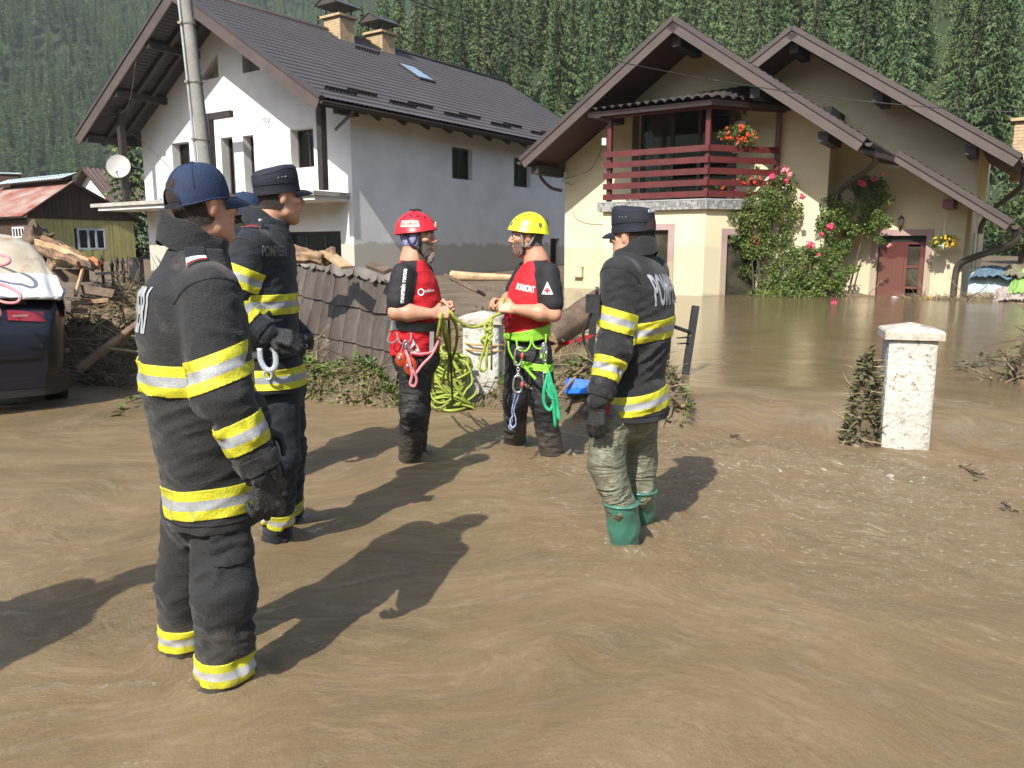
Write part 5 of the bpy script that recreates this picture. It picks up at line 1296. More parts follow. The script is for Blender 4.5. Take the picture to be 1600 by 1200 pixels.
def epaulette(jo, T, c, right, fwd, size=(.062, .05)):
    """rank slide on the shoulder: dark tab, white bar with a red line"""
    right, fwd = unit(right), unit(fwd); up = [0, 0, 1]; org = ORG[jo.name]
    def pad(name, x0, x1, y0, y1, off, m):
        mb = MB(); G = []
        for x in np.linspace(x0, x1, 9):
            row = []
            for y in np.linspace(y0, y1, 7):
                p = np.array(c)+right*x+fwd*y; h = T.ray_cast(Vector(p+np.array([0, 0, .25])), Vector((0, 0, -1)), .6); row.append(np.array(h[0] if h[0] is not None else p)+np.array([0, 0, off]))
            G.append(row)
        mb.grid(G, flip=True); G2 = [[q-np.array([0, 0, off+.002]) for q in r_] for r_ in G]
        for E in ([[G[i][0], G2[i][0]] for i in range(9)], [[G[i][-1], G2[i][-1]] for i in range(9)], [G[0], G2[0]], [G[-1], G2[-1]]): mb.grid(E)
        return mb.build(name, m, jo)
    a, b = size
    pad('epaulette', -.065, .085, -b*.58, b*.58, .007, m_turnb); pad('rank_bar', .015, .048, -b*.6, b*.6, .0115, m_whitep); pad('rank_line', .0495, .056, -b*.6, b*.6, .0115, m_redtrim)
# ------------------------------------------------------------------ the five (and a half) men
J = lambda px, py, Y: on_y(px, py, Y)
def person(loc, label): return thing('person', (loc[0], loc[1], 0), label, 'person')
def side(c, f, w, dz=0): f = unit(f); return np.array(c)+np.array([f[1], -f[0], 0])*w+np.array([0, 0, dz])
down = lambda p, z=-.13: np.array([p[0], p[1], z])
def letters(jo, T, txt, c, right, size, xs, m=None, bold=.004): return decal('lettering', text_mesh(txt, size, xs, bold), c, right, (0, 0, 1), T, m or m_print, jo)

# 1: nearest fireman, seen from behind
f = np.array([.90, .43, 0.]); Y0 = 2.66
P1 = person(on_z(320, 1045), 'fireman in blue baseball cap nearest the camera, seen from behind in a charcoal coat')
C = lambda px, py: J(px, py, Y0)
sh = J(327, 456, 2.49); a1n, a1f = on_z(350, 1070), on_z(288, 1015)
ls = C(296, 450)-np.array([f[1], -f[0], 0])*.19
S1 = dict(face=f, head=J(317, 321, 2.66), headf=(.62, .78, .05), hsc=1.04, neck=C(303, 396), h=.0062, seed=3, coat=m_turn,
    torso=[(C(335, 808), .20, .155), (C(328, 750), .20, .152), (C(316, 690), .21, .155), (C(309, 600), .225, .178), (C(303, 520), .228, .178), (C(299, 455), .212, .158), (C(303, 415), .165, .11), (C(306, 388), .10, .088)],
    waist=.95, arms=[dict(P=[sh, J(346, 612, 2.42), J(409, 735, 2.45)], R=[.094, .088, .061]), dict(P=[ls, ls+[.03, .10, -.30], ls+[.20, .06, -.50]], R=[.09, .085, .06])],
    bands=[(C(300, 581)[2], (0.03, 0, 1)), (C(330, 768)[2], (-.06, .05, 1))], abands=[(0, 0, .76, (.35, .05, -1)), (0, 1, .52, None), (1, 1, .5, None)],
    collar=dict(z=C(303, 388)[2], c=C(304, 388)*[1, 1, 0], rx=.086, ry=.098, h=.066, tilt=-.10),
    legs=[dict(P=[J(343, 800, 2.60), J(351, 925, 2.53), down(a1n)], R=[.096, .104, .088]), dict(P=[J(303, 800, 2.74), J(290, 915, 2.75), down(a1f)], R=[.108, .10, .085])],
    lbands=[(0, 1, .55, (0, .02, 1)), (1, 1, .47, (0, .02, 1))], bw=.045)
jo, tr = fireman(P1, S1)
letters(jo, S1['bvh'], 'POMPIERI', C(303, 483)-f*.16, (f[1], -f[0], 0), .19, .34, bold=.006)
gloves(P1, [dict(w=J(411, 742, 2.45), d=(.10, .02, -1), n=(.75, -.65, 0), side=-1, curl=(.75, .8, .85, .9), thumb=.55, sc=1.2), dict(w=ls+[.21, .06, -.52], d=(.2, .0, -1), n=(-.5, .85, 0), side=1)])
q = side(C(300, 430), f, .13); epaulette(jo, S1['bvh'], q+f*.005, (f[1], -f[0], 0), f)
bc = np.array(S1['head'])+frame3(S1['headf'])@np.array([0, -.006, .030])*1.04
baseball_cap(P1, bc, (.62, .78, .10), .97)
# thigh pocket
V, F = S1['trVF']; pk = (np.abs((V-J(372, 850, 2.5))@unit([.9, .43, 0])) < .085) & (V[:, 2] > J(372, 890, 2.45)[2]) & (V[:, 2] < J(372, 822, 2.45)[2]) & (V[:, 1] < 2.58)
patch('thigh_pocket', V, F, pk, .009, m_trous, tr, .002)

# 2: fireman in a navy cap, behind the first
f = np.array([1, .06, 0]); Y0 = 3.85
P2 = person(on_z(436, 830), 'fireman in navy peaked field cap with wide black belt, standing just behind the nearest fireman')
sh = J(396, 386, 3.66); ls = C(412, 386)+[0, .2, 0]
S2 = dict(face=f, head=J(437, 308, 3.85), headf=(.80, .60, -.03), hsc=1.0, neck=C(415, 352), h=.0075, seed=11, coat=m_turnb,
    torso=[(C(424, 607), .20, .165), (C(422, 585), .20, .165), (C(419, 545), .19, .145), (C(412, 480), .215, .155), (C(411, 430), .22, .152), (C(411, 385), .205, .14), (C(412, 364), .155, .105), (C(414, 350), .095, .085)],
    waist=1.05, arms=[dict(P=[sh, J(361, 478, 3.62), J(416, 520, 3.62)], R=[.088, .080, .055]), dict(P=[ls, ls+[-.08, .06, -.28], ls+[.12, -.04, -.46]], R=[.085, .08, .055])],
    bands=[(C(420, 473)[2], (0, 0, 1)), (C(450, 585)[2], (0, 0, 1))], abands=[(0, 0, .52, None), (0, 1, .4, None)],
    collar=dict(z=C(415, 351)[2], c=C(417, 350)*[1, 1, 0], rx=.082, ry=.096, h=.055, tilt=-.10, m=m_turnb),
    legs=[dict(P=[J(437, 612, 3.80), J(440, 715, 3.78), down(on_z(428, 842))], R=[.098, .088, .072]), dict(P=[J(445, 612, 3.97), J(452, 705, 3.99), down(on_z(448, 806))], R=[.095, .086, .072])],
    lbands=[(0, 1, .52, None), (1, 1, .55, None)], trm=m_turnb, bw=.043, hip=(.12, .11, .13))
jo, tr = fireman(P2, S2); V, F = S2['coatVF']
letters(jo, S2['bvh'], 'POMPIERI', J(428, 393, 3.70), (.93, .30, 0), .066, .40, mat('dim_print', (.15, .155, .165), .6, .08, 8, .05), bold=.001)
gloves(P2, [dict(w=J(418, 521, 3.62), d=(.95, .1, -.22), n=(.1, -.75, .65), side=1, curl=(.5, .55, .6, .6), sc=1.15)], .0045)
q = side(C(411, 376), f, .135); epaulette(jo, S2['bvh'], q, (f[1], -f[0], 0), f)
mb = MB(); mb.ell(J(407, 344, 3.70)+[0, -.0, .0], (.012, .012, .008), 10, 6); mb.build('badge_button', m_steel, jo)
patrol_cap(P2, np.array(S2['head'])+frame3((.80, .60, -.03))@np.array([0, -.004, .030]), (.80, .60, .14), 1.02)
zb = C(465, 538)[2]; mk = np.ones(len(V), bool); mk &= np.linalg.norm(V[:, :2]-C(419, 540)[:2], axis=1) < .24
belt = bandmesh('belt', V, F, mk, (C(420, 540)[0], 3.85, zb), (0, 0, 1), [-.045, .045], [m_glove], P2, .012, .02)
mb = MB(); T = S2['bvh']
for px in (454, 477):
    for dz in (-.022, .022):
        p = J(px, 538, 3.70); h = T.ray_cast(Vector((p[0], 3.2, zb+dz)), Vector((0, 1, 0)), 1.2)
        if h[0] is not None: c = np.array(h[0])-[0, .014, 0]; mb.tube([c+[.008*cos(t), 0, .008*sin(t)] for t in np.linspace(0, 6.0, 12)], .0035, 5, closed=True)
mb.build('belt_grommets', m_steel, belt, kind='stuff')
# hook on the belt
def ringpts(c, a, b, ux, uz, n=24, gap=0): return [np.array(c)+np.array(ux)*a*cos(t)+np.array(uz)*b*sin(t) for t in np.linspace(gap, 2*pi-gap, n)]
hk = MB(); c = J(419, 563, 3.62); hk.tube(spline([c+[-.036, 0, .056], c+[-.033, 0, .0], c+[-.012, 0, -.04], c+[.016, 0, -.044], c+[.034, 0, -.016], c+[.032, 0, .04], c+[.016, 0, .06]], 5), .0085, 8, flat=1.6); hk.tube(ringpts(c+[-.005, 0, -.068], .018, .022, (1, 0, 0), (0, 0, 1)), .006, 6, closed=True); hk.build('snap_hook', mat('pale_alloy', (.50, .55, .62), .35, .08, 8, .05, metal=.4), P2)

# 3: fireman hidden behind those two; only his cap and ear show
f = np.array([.75, .66, 0]); hd = J(384, 337, 5.05); Y0 = 5.05
P3 = person((hd[0]-.06, 5.05), 'fireman almost hidden behind the two front firemen, only his dark blue cap and ear showing')
def plain_fireman(P, x, y, f, top, capf=None, h=.012, coat=m_turnb, armout=.0):
    """standing fireman of height top, feet at (x, y)"""
    f = unit([f[0], f[1], 0]); r = np.array([f[1], -f[0], 0]); b = np.array([x, y, 0.]); k = top/1.80
    c = lambda z, d=0: b+np.array([0, 0, z*k])+f*d
    S_ = dict(face=f, head=c(1.645, .03), headf=capf if capf is not None else f, hsc=k, neck=c(1.50), h=h, seed=21, coat=coat,
        torso=[(c(.63), .20*k, .15*k), (c(.8), .20*k, .15*k), (c(.98), .20*k, .14*k), (c(1.15), .22*k, .16*k), (c(1.32), .215*k, .15*k), (c(1.42), .17*k, .11*k), (c(1.5), .10*k, .085*k)], waist=.95*k,
        arms=[dict(P=[c(1.36)+r*.20*k, c(1.05, -.03)+r*(.25+armout)*k, c(.78, .10)+r*(.26+armout)*k], R=[.09, .082, .058]), dict(P=[c(1.36)-r*.20*k, c(1.05, -.03)-r*(.25+armout)*k, c(.80, .10)-r*(.26+armout)*k], R=[.09, .082, .058])],
        bands=[(1.12*k, (0, 0, 1)), (.72*k, (0, 0, 1))], abands=[(0, 0, .7, None), (0, 1, .5, None), (1, 0, .7, None), (1, 1, .5, None)],
        collar=dict(z=1.49*k, c=c(0), rx=.085, ry=.095, h=.075, tilt=-.08, m=coat),
        legs=[dict(P=[c(.72)+r*.09, c(.4, .01)+r*.10, c(-.13)+r*.11], R=[.105, .095, .08]), dict(P=[c(.72)-r*.09, c(.4, .01)-r*.10, c(-.13)-r*.11], R=[.105, .095, .08])],
        lbands=[(0, 1, .5, None), (1, 1, .5, None)], trm=coat)
    jo, tr = fireman(P, S_)
    gloves(P, [dict(w=S_['arms'][0]['P'][2]-[0, 0, .02], d=(0, 0, -1), n=r, side=-1), dict(w=S_['arms'][1]['P'][2]-[0, 0, .02], d=(0, 0, -1), n=-r, side=1)], .006)
    cap = baseball_cap(P, S_['head']+frame3(S_['headf'])@np.array([0, -.006, .03])*k, S_['headf'], 1.05*k, emblem=False)
    return S_
plain_fireman(P3, hd[0]-.02, 5.05, f, J(384, 300, 5.05)[2]+.015, h=.011)
# a colleague who stands beyond the left edge of the picture: his shadow falls into it
hs = on_z(236, 888)
P0 = person((hs[0]-.80, hs[1]-1.74), 'fireman standing outside the left edge whose shadow falls across the water')
plain_fireman(P0, hs[0]-.80, hs[1]-1.74, (.9, .45), 1.80, h=.013, coat=m_turn, armout=.03)

# 4: fireman on the right in green waders
f = np.array([-.86, .51, 0]); Y0 = 3.97; l3 = np.array([-f[1], f[0], 0])
P4 = person(on_z(988, 840), 'fireman in muddy green waders and rubber boots, facing away to the left')
sh = C(993, 428)+l3*.195; rs_ = C(996, 428)-l3*.19
a4n, a4f = on_z(978, 855), on_z(1001, 822)
bt4n = J(970, 784, 3.80); bt4f = J(1001, 764, 4.06)
S4 = dict(face=f, head=J(986, 369, 3.97), headf=(-.76, .65, -.02), hsc=1.0, neck=C(990, 396), h=.0070, seed=31, coat=m_turn,
    torso=[(C(996, 651), .20, .143), (C(996, 625), .20, .146), (C(997, 588), .178, .118), (C(997, 545), .20, .14), (C(999, 500), .222, .16), (C(999, 450), .212, .152), (C(995, 417), .165, .112), (C(989, 393), .095, .085)],
    waist=C(0, 588)[2], am0=(.008, .010, .018), am1=(.018, .010, .003),
    arms=[dict(P=[sh, J(960, 545, 3.74), J(936, 622, 3.68)], R=[.093, .083, .056]), dict(P=[rs_, rs_+[-.05, .05, -.28], rs_+[-.22, -.02, -.42]], R=[.09, .08, .055])],
    bands=[(C(0, 514)[2], (-.10, 0, 1)), (C(0, 622)[2], (-.13, -.02, 1))], abands=[(0, 0, .62, (-.28, -.05, -1)), (0, 1, .42, None)],
    collar=dict(z=C(990, 402)[2], c=C(991, 392)*[1, 1, 0], rx=.084, ry=.098, h=.062, tilt=-.11),
    legs=[dict(P=[J(955, 655, 3.89), J(947, 722, 3.84), bt4n-[0, 0, .03]], R=[.102, .090, .078]), dict(P=[J(998, 655, 4.06), J(999, 718, 4.09), bt4f-[0, 0, .03]], R=[.10, .09, .078])],
    trm=m_wader, legam=[(.003, .006, .009), (.009, .008, .008)], legfa=15., legcut=.1, bw=.045)
jo, tr = fireman(P4, S4)
letters(jo, S4['bvh'], 'POMPIERI', C(996, 454)-f*.16, (-f[1]*-1, f[0]*-1, 0) if False else (-l3[0], -l3[1], 0), .20, .31, bold=.005)
gloves(P4, [dict(w=J(935, 627, 3.68), d=(-.10, 0, -1), n=l3, side=1, curl=(.4, .45, .5, .55), sc=1.2)], .004)
patrol_cap(P4, np.array(S4['head'])+frame3((-.76, .65, -.02))@np.array([0, -.004, .031]), (-.76, .65, -.05), 1.04, 'POMPIERII')
for bt, an, rr in ((bt4n, a4n, .086), (bt4f, a4f, .084)):
    an = np.array([an[0], an[1], 0.]); B = Blob(np.minimum(bt, an)-[.3, .3, .14], np.maximum(bt, an)+[.3, .3, .1], .006)
    B.cone(bt, bt+(an-bt)*.55, rr*.98, rr*.92, .02); B.cone(bt+(an-bt)*.5, an+[0, 0, -.05], rr*.92, rr*.80, .02); B.cone(an+[0, 0, -.04], an+unit(f+[0, -.5, 0])*.15+[0, 0, -.07], .07, .055, .04); B.cutz(-.1)
    kz = bt[2]; zz = B.lo[2]+B.h*np.arange(B.n[2]); B.f = np.maximum(B.f, (zz-kz)[None, None, :].astype(np.float32))
    V, F = B.mesh(2); V = fold(V, F, [(bt, an, .085)], [(.002, .004, .006)], 44, fa=9.); bo = rawmesh('rubber_boot', V, F, m_boot, P4)
    mb = MB(); mb.tube([bt+[(rr+.001)*cos(t), (rr+.001)*sin(t), -.006] for t in np.linspace(0, 2*pi, 30)][:-1], .006, 6, closed=True); mb.build('boot_rim', m_boot, bo)
mb = MB(); c = J(926, 472, 3.72); mb.boxf(c-[.03, .02, .05], (.06, .0, 0), (0, .045, 0), (0.0, 0, .085)); rd = mb.build('radio', m_black, P4); mb = MB(); mb.tube(spline([c+[.0, 0, -.04], c+[-.04, .02, -.16], c+[.02, .03, -.28], c+[.10, .0, -.22]], 6), .008, 6); mb.tube([c+[.02, .01, .03], c+[.02, .01, .07]], .008, 6); mb.build('radio_cord', m_black, rd)
mb = MB(); c = J(948, 634, 3.78); mb.boxf(c-[.008, .01, .04], (.022, 0, 0), (0, .02, 0), (.004, 0, .075)); mb.build('pull_tab', m_redtrim, P4)

# ------------------------------------------------------------------ the two rescuers in red
m_helr = mat('red_helmet', (.60, .012, .022), .28, .06, 4, .0, spec=.6, coat=.4, dirt=((.45, .12, .10), 12, .70, None))
m_hely = mat('yellow_helmet', (.72, .76, .012), .28, .05, 4, .0, spec=.6, coat=.4, dirt=((.50, .50, .06), 12, .70, None))
m_band = mat('patterned_bandana', (.06, .07, .24), .8, .3, 45, .1, 120, col2=(.38, .38, .58))
m_greystrap = mat('grey_webbing', (.20, .205, .21), .7, .15, 20, .2, 120)
def helmet(P, c, f, sc, m, plate, platetxt, textcol, red):
    R = frame3(f); q = lambda x, y, z: np.array(c)+R@(np.array([x, y, z])*sc)
    def surf(t, w, o=0):          # t round, w 0 rim .. 1 top
        zr = -.004-.020*max(0, -sin(t))**2-.010*abs(cos(t))**3+.006*max(0, sin(t))
        a = w*pi/2; rx, ry, h_ = .106+o, .128+o, .118+o
        b = 1+.02*(cos(4*a)-1)*0; fl = .006*exp(-(w/.08)**2)
        y = (ry*cos(a)**.92+fl)*sin(t)-.006-.010*sin(a); x = (rx*cos(a)**.92+fl)*cos(t)
        z = zr*(1-w)+h_*sin(a)**1.0*(1-.06*max(0, sin(t))*cos(a))
        rg = .0035*max(0, 1-abs(w-.40-.10*sin(t))/.05); return q(x*(1+rg*4), y*(1+rg*4), z)
    ws = np.linspace(0, 1, 22); G = [[surf(t, w) for w in ws] for t in np.linspace(0, 2*pi, 73)]
    G2 = [[surf(t, w, -.006) for w in ws] for t in np.linspace(0, 2*pi, 73)]
    mb = MB(); mb.grid(G, flip=True); mb.grid(G2); mb.grid([[G[i][0], G2[i][0]] for i in range(73)]); hl = mb.build('helmet', m, P)
    for s_ in (0, pi):                                     # vents: dark patches laid on, the shade of the holes painted
        sg = 1 if s_ == 0 else -1
        vs = [(.95, .46, .11, .055), (.5, .52, .13, .06), (0.0, .55, .13, .06), (-.5, .54, .11, .05)] if red else [(.98, .36, .07, .075), (.80, .50, .05, .06), (.5, .60, .09, .05), (.12, .66, .11, .045)]
        for (t, w, a, b) in vs:
            mb = MB(); ring = [surf(s_+sg*t+a*cos(u), w+b*sin(u)*(1 if sin(u) > 0 else .35), .0012) for u in np.linspace(0, 2*pi, 15)[:-1]]; mb.add(ring+[surf(s_+sg*t, w+.01, .0015)], [(k, (k+1) % 14, 14) for k in range(14)]); mb.build('vent', m_darkroom, hl)
        if not red:
            for (t, w) in ((1.12, .22), (-.62, .26)):
                mb = MB(); ring = [surf(s_+sg*t+.10*cos(u), w+.085*sin(u), .0012) for u in np.linspace(0, 2*pi, 17)[:-1]]; mb.add(ring+[surf(s_+sg*t, w, .0015)], [(k, (k+1) % 16, 16) for k in range(16)]); mb.build('vent', mat('grey_vent', (.10, .105, .09), .6, .2, 10, .1), hl)
        else:
            mb = MB(); tri_ = [surf(s_+sg*u, w, .0012) for u, w in ((.60, .42), (.92, .40), (.78, .17))]; mb.add(tri_, [(0, 1, 2)]); mb.build('vent', m_darkroom, hl)
    if red:
        for s_, sg in ((0, 1), (pi, -1)):
            mb = MB(); G = [[surf(s_+sg*t, w-.04*(t+.1), .002) for w in (.17, .24, .31, .37)] for t in np.linspace(-.55, .42, 10)]; mb.grid(G); pl = mb.build('label_plate', mat('pale_label', (.72, .60, .50), .5, .06, 10, .02), hl)
            V, Fp = text_mesh('SALVAMONT', .030, .62, .0008); mb = MB(); mb.add([surf(s_+sg*(-.065-sg*x/.118*-1 if False else -.065)+x*(-1)/.118*-1*(1 if True else 0)*1, .27-.04*((x/.118)*sg+.04)*1+y/.19, .0032) for x, y, z in V], Fp); mb.build('label_lettering', mat('red_print', (.45, .05, .03), .6, .05, 10, 0), pl)
        mb = MB(); mb.ell(q(0, .121, .028), np.array([.020, .005, .022])*sc, 12, 8, R=R); mb.build('front_badge', mat('pale_label', ()), hl)
        mb = MB(); mb.tube([q(-.004, .035, .118), q(0, .0, .128), q(.004, -.035, .124)], [.010, .014, .010], 8, flat=.5); mb.tube([q(-.02, -.01, .122), q(.02, -.01, .122)], .006, 6); mb.build('lamp_clip', m_black, hl)
    else:
        V, Fp = text_mesh('ALPINE', .017, 1.0, .0004)
        mb = MB(); mb.add([surf(pi-.45+x/.118, .24+.03*(x/.04)+y/.19, .0018) for x, y, z in V], Fp); mb.build('side_lettering', mat('grey_vent', ()), hl) if False else None
        mb = MB(); mb.prism([q(-.012, -.132, .03), q(.012, -.132, .03), q(.016, -.124, .075), q(-.016, -.124, .075)], R@np.array([0, .01, 0])); mb.build('rear_clip', m_black, hl)
    return hl
def chinstrap(P, q, m, lo=.0):
    for s_ in (-1, 1):
        mb = MB(); mb.tube(spline([q(s_*.080, .035, .028), q(s_*.081, .030, -.02), q(s_*.074, .028, -.068), q(s_*.045, .045, -.110), q(0, .060, -.124)], 5), .0055, 6, flat=1.7)
        mb.tube(spline([q(s_*.078, -.055, .02), q(s_*.085, -.02, -.042), q(s_*.076, .024, -.066)], 5), .005, 6, flat=1.6); st = mb.build('chin_strap', m, P)
        mb = MB(); c = q(s_*.077, .027, -.066); mb.ell(c, (.011, .011, .017), 8, 6); mb.build('strap_buckle', m_black, st)

def rescuer(P, S_):
    f = unit(S_['face']); lat = np.array([f[1], -f[0]]); r3 = np.array([f[1], -f[0], 0]); hd = np.array(S_['head']); sc = S_['hsc']; nk = np.array(S_['neck']); A = S_['arms']
    pts = np.array([p for a in A for p in a['P']]+[hd+[0, 0, .16]]); lo = np.minimum(pts.min(0), nk-.3)-.16; hi = np.maximum(pts.max(0), nk+.2)+.16
    lo[2] = min(lo[2], nk[2]-.55); B = Blob(lo, hi, .0042)
    q, R = head_into(B, hd, S_['headf'], nk, sc, .064)
    B.cone(nk, nk-[0, 0, .15], .075, .11, .05); B.cone(nk-[0, 0, .15], nk-[0, 0, .45], .11, .10, .04)
    for a in A:
        sh, el, wr = [np.array(p) for p in a['P']]; B.cone(nk-[0, 0, .12], sh, .07, .055, .04); B.cone(sh, el, .058, .050, .03); m_ = el+(wr-el)*.35
        B.cone(el, m_, .050, .056, .02); B.cone(m_, wr, .056, .031, .02); hand_into(B, wr, **a['hand'])
    V, F = B.mesh(2); rawmesh('body', V, F, m_skin2, P); face_bits(P, q, R, sc)
    S_['VF'] = (V, F); S_['q'] = q; S_['R'] = R
    # shirt
    Cc = np.array([p for p, _, _ in S_['torso']]); RX = [a for _, a, _ in S_['torso']]; RY = [b for _, _, b in S_['torso']]
    lo = np.minimum(Cc.min(0)-.32, pts.min(0)-.14); hi = np.maximum(Cc.max(0)+.32, pts.max(0)+.14); lo[2] = Cc[:, 2].min()-.06; hi[2] = Cc[:, 2].max()+.1
    B = Blob(lo, hi, .0062); B.stack(Cc[:, 2], Cc, RX, RY, lat, .04); bl = S_.get('belly')
    if bl is not None: B.ell(bl[0], bl[1], .08)
    sl_ = []
    for a in A:
        sh, el = np.array(a['P'][0]), np.array(a['P'][1]); e = sh+(el-sh)*a.get('sl', .74); B.chain([sh-np.array([0, 0, .0]), e], [.074, .079], .05); sl_.append((sh, e, el))
    V, F = B.mesh(2); zmid = nk[2]-.30; tp, bt = Cc[np.argmax(Cc[:, 2])], Cc[np.argmin(Cc[:, 2])]; md = (tp+bt)/2
    bones = [(bt, md, .19), (md, tp, .19)]+[(s0, e, .085) for s0, e, _ in sl_]
    V = fold(V, F, bones, [(.008, .007, .006), (.006, .005, .002)]+[(.002, .005, .009)]*2, S_['seed'], fa=13., fr=1.0)
    c = V[F].mean(1); mi = np.zeros(len(F), int)
    for (s0, e, el), sg in zip(sl_, S_['sgn']):            # raglan sleeves: black from the collar to under the arm
        n0 = nk+r3*sg*.075+np.array([0, 0, .02])
        def sd_(a, b): v = b-a; t = np.clip((c-a)@v/np.dot(v, v), 0, 1); return np.linalg.norm(c-a-t[:, None]*v, axis=1), t
        d1, t1 = sd_(n0, s0); d2, t2 = sd_(s0, el); xin = (c-nk)@(r3*sg); xs = float(np.dot(s0-nk, r3*sg))
        mi[(d1 < .052+.036*t1) & (xin > .03)] = 1
        mi[(d2 < .098) & ((c[:, 2] > s0[2]-.07) | (xin > xs-.045)) & (xin > xs-.10)] = 1
    mi[(np.linalg.norm((c-nk)[:, :2], axis=1) < .088) & (c[:, 2] > nk[2]-.045)] = 1
    so_ = rawmesh('shirt', V, F, [m_red, m_blk], P, mi=mi); S_['sVF'] = (V, F); S_['bvh'] = bvh(V, F)
    # piping along the raglan seams
    Vn = V; E_ = {}
    for i, qd in enumerate(F):
        for j in range(4):
            k = (min(qd[j], qd[(j+1) % 4]), max(qd[j], qd[(j+1) % 4])); E_.setdefault(k, []).append(i)
    # trousers
    legs = S_['legs']; lo = np.min([np.min(l['P'], 0) for l in legs], 0)-.17; hi = np.max([np.max(l['P'], 0) for l in legs], 0)+.2; lo[2] = max(lo[2], -.12)
    B = Blob(lo, hi, .0068); hc = (np.array(legs[0]['P'][0])+np.array(legs[1]['P'][0]))/2; B.ell(hc+[0, 0, .03], S_.get('hip', (.16, .155, .15)), .05)
    for l in legs: B.chain(l['P'], l['R'], .03)
    B.cutz(-.1); V, F = B.mesh(2); bones = []; am = []
    for l in legs:
        for i in range(len(l['P'])-1): bones.append((l['P'][i], l['P'][i+1], .09)); am.append([(.004, .008, .013), (.013, .010, .020)][min(i, 1)])
    V = fold(V, F, bones, am, S_['seed']+3, fa=12., fr=1.1, tilt=.6); tr = rawmesh('trousers', V, F, m_pants, P); S_['tVF'] = (V, F)
    return so_, tr
# 5: red helmet, facing right
f = np.array([.98, -.18, 0]); Y0 = 5.41
P5 = person(on_z(640, 712), 'bearded rescuer in red helmet and red shirt, holding the rope on the left')
r3 = np.array([f[1], -f[0], 0]); wr5 = J(676, 490, 5.17); wl5 = J(686, 479, 5.42)
hr5 = dict(d=(.95, .18, .08), n=(.05, -.92, .38), side=-1, curl=(1.15, 1.2, 1.25, 1.3), sc=1.08, thumb=.8)
hl5 = dict(d=(.93, -.30, .05), n=(.1, .8, .55), side=1, curl=(1.1, 1.15, 1.2, 1.25), sc=1.08, thumb=.8)
S5 = dict(face=f, head=J(652, 371, 5.41), headf=(.985, -.13, -.02), hsc=1.10, neck=C(645, 408), seed=5,
    torso=[(C(648, 552), .19, .158), (C(649, 525), .20, .165), (C(651, 498), .208, .172), (C(650, 468), .21, .165), (C(647, 440), .205, .15), (C(645, 424), .165, .12), (C(645, 412), .11, .095), (C(645, 406), .082, .082)],
    arms=[dict(P=[J(629, 428, 5.22), J(619, 488, 5.15), wr5], hand=hr5, sl=.70), dict(P=[C(648, 428)-r3*.19, J(660, 489, 5.63), wl5], hand=hl5)], sgn=(1, -1),
    legs=[dict(P=[J(647, 566, 5.34), J(646, 640, 5.31), down(on_z(637, 716))], R=[.105, .092, .078]), dict(P=[J(653, 566, 5.50), J(652, 640, 5.47), down(on_z(647, 705))], R=[.105, .09, .076])], hip=(.165, .17, .15))
so5, tr5 = rescuer(P5, S5); T = S5['bvh']; q, R = S5['q'], S5['R']
hc = np.array(S5['head'])+R@np.array([0, -.004, .040])*1.1
helmet(P5, hc, (.985, -.13, .03), 1.10, m_helr, True, 'SALVAMONT', None, True); chinstrap(P5, q, m_blk)
V, F = S5['VF']; L = (V-np.array(S5['head']))@R/1.1
patch('bandana', V, F, (L[:, 2] > -.050-.1*(L[:, 1] < -.05)*0) & (L[:, 2] < .1) & (L[:, 1] < .022+.45*np.clip(L[:, 2]-.02, 0, .2)) & (np.abs(L[:, 0]) < .12), .006, m_band, P5, .002)
bd = (L[:, 1] > -.002+.25*np.clip(-L[:, 2]-.02, 0, .1)) & (L[:, 2] < -.018) & (L[:, 2] > -.13) & ~((np.abs(L[:, 0]) < .027) & (L[:, 2] > -.034)) & ~((np.abs(L[:, 0]) < .017) & (L[:, 2] > -.070) & (L[:, 2] < -.050)) & (L[:, 2] < -.018-.35*(.08-np.abs(L[:, 0])-.04)*0)
bd &= (L[:, 2] < -.030) | (np.abs(L[:, 0]) > .052)
patch('beard', V, F, bd, .0030, mat('dark_beard', (.075, .058, .048), .85, .5, 120, .6, 260, grain=.4, col2=(.20, .17, .15)), P5, .002)
B = Blob(q(0, .07, -.11)-.09, q(0, .07, -.11)+.09, .004); B.ell(q(0, .083, -.108), np.array([.026, .026, .030])*1.1, .01, R); B.ell(q(0, .080, -.132), np.array([.018, .019, .022])*1.1, .015, R); Vg, Fg = B.mesh(1); Vg = Vg+vnorm(Vg, Fg)*(.003*pn(Vg[:, 0]*120, Vg[:, 1]*120, Vg[:, 2]*60))[:, None]; rawmesh('goatee', Vg, Fg, m_hairg, P5)
decal('sleeve_lettering', text_mesh('mountain rescue', .036, .85, .0012), J(630, 447, 5.13), (.05, -.1, 1), (-.98, .1, .12), T, m_whitep, so5)
mb = MB(); VFr = text_mesh('vodafone', .028, .9, .0006); decal('chest_lettering', VFr, J(670, 454, 5.27), (.86, .5, .03), (0, 0, 1), T, m_whitep, so5)
ringV = [(.024*cos(t)*r_, .024*sin(t)*r_, 0) for r_ in (1, .62) for t in np.linspace(0, 2*pi, 25)[:-1]]; decal('chest_ring', (np.array(ringV), [(k, (k+1) % 24, 24+(k+1) % 24, 24+k) for k in range(24)]), J(653, 456, 5.25), (.80, .6, 0), (0, 0, 1), T, m_whitep, so5)
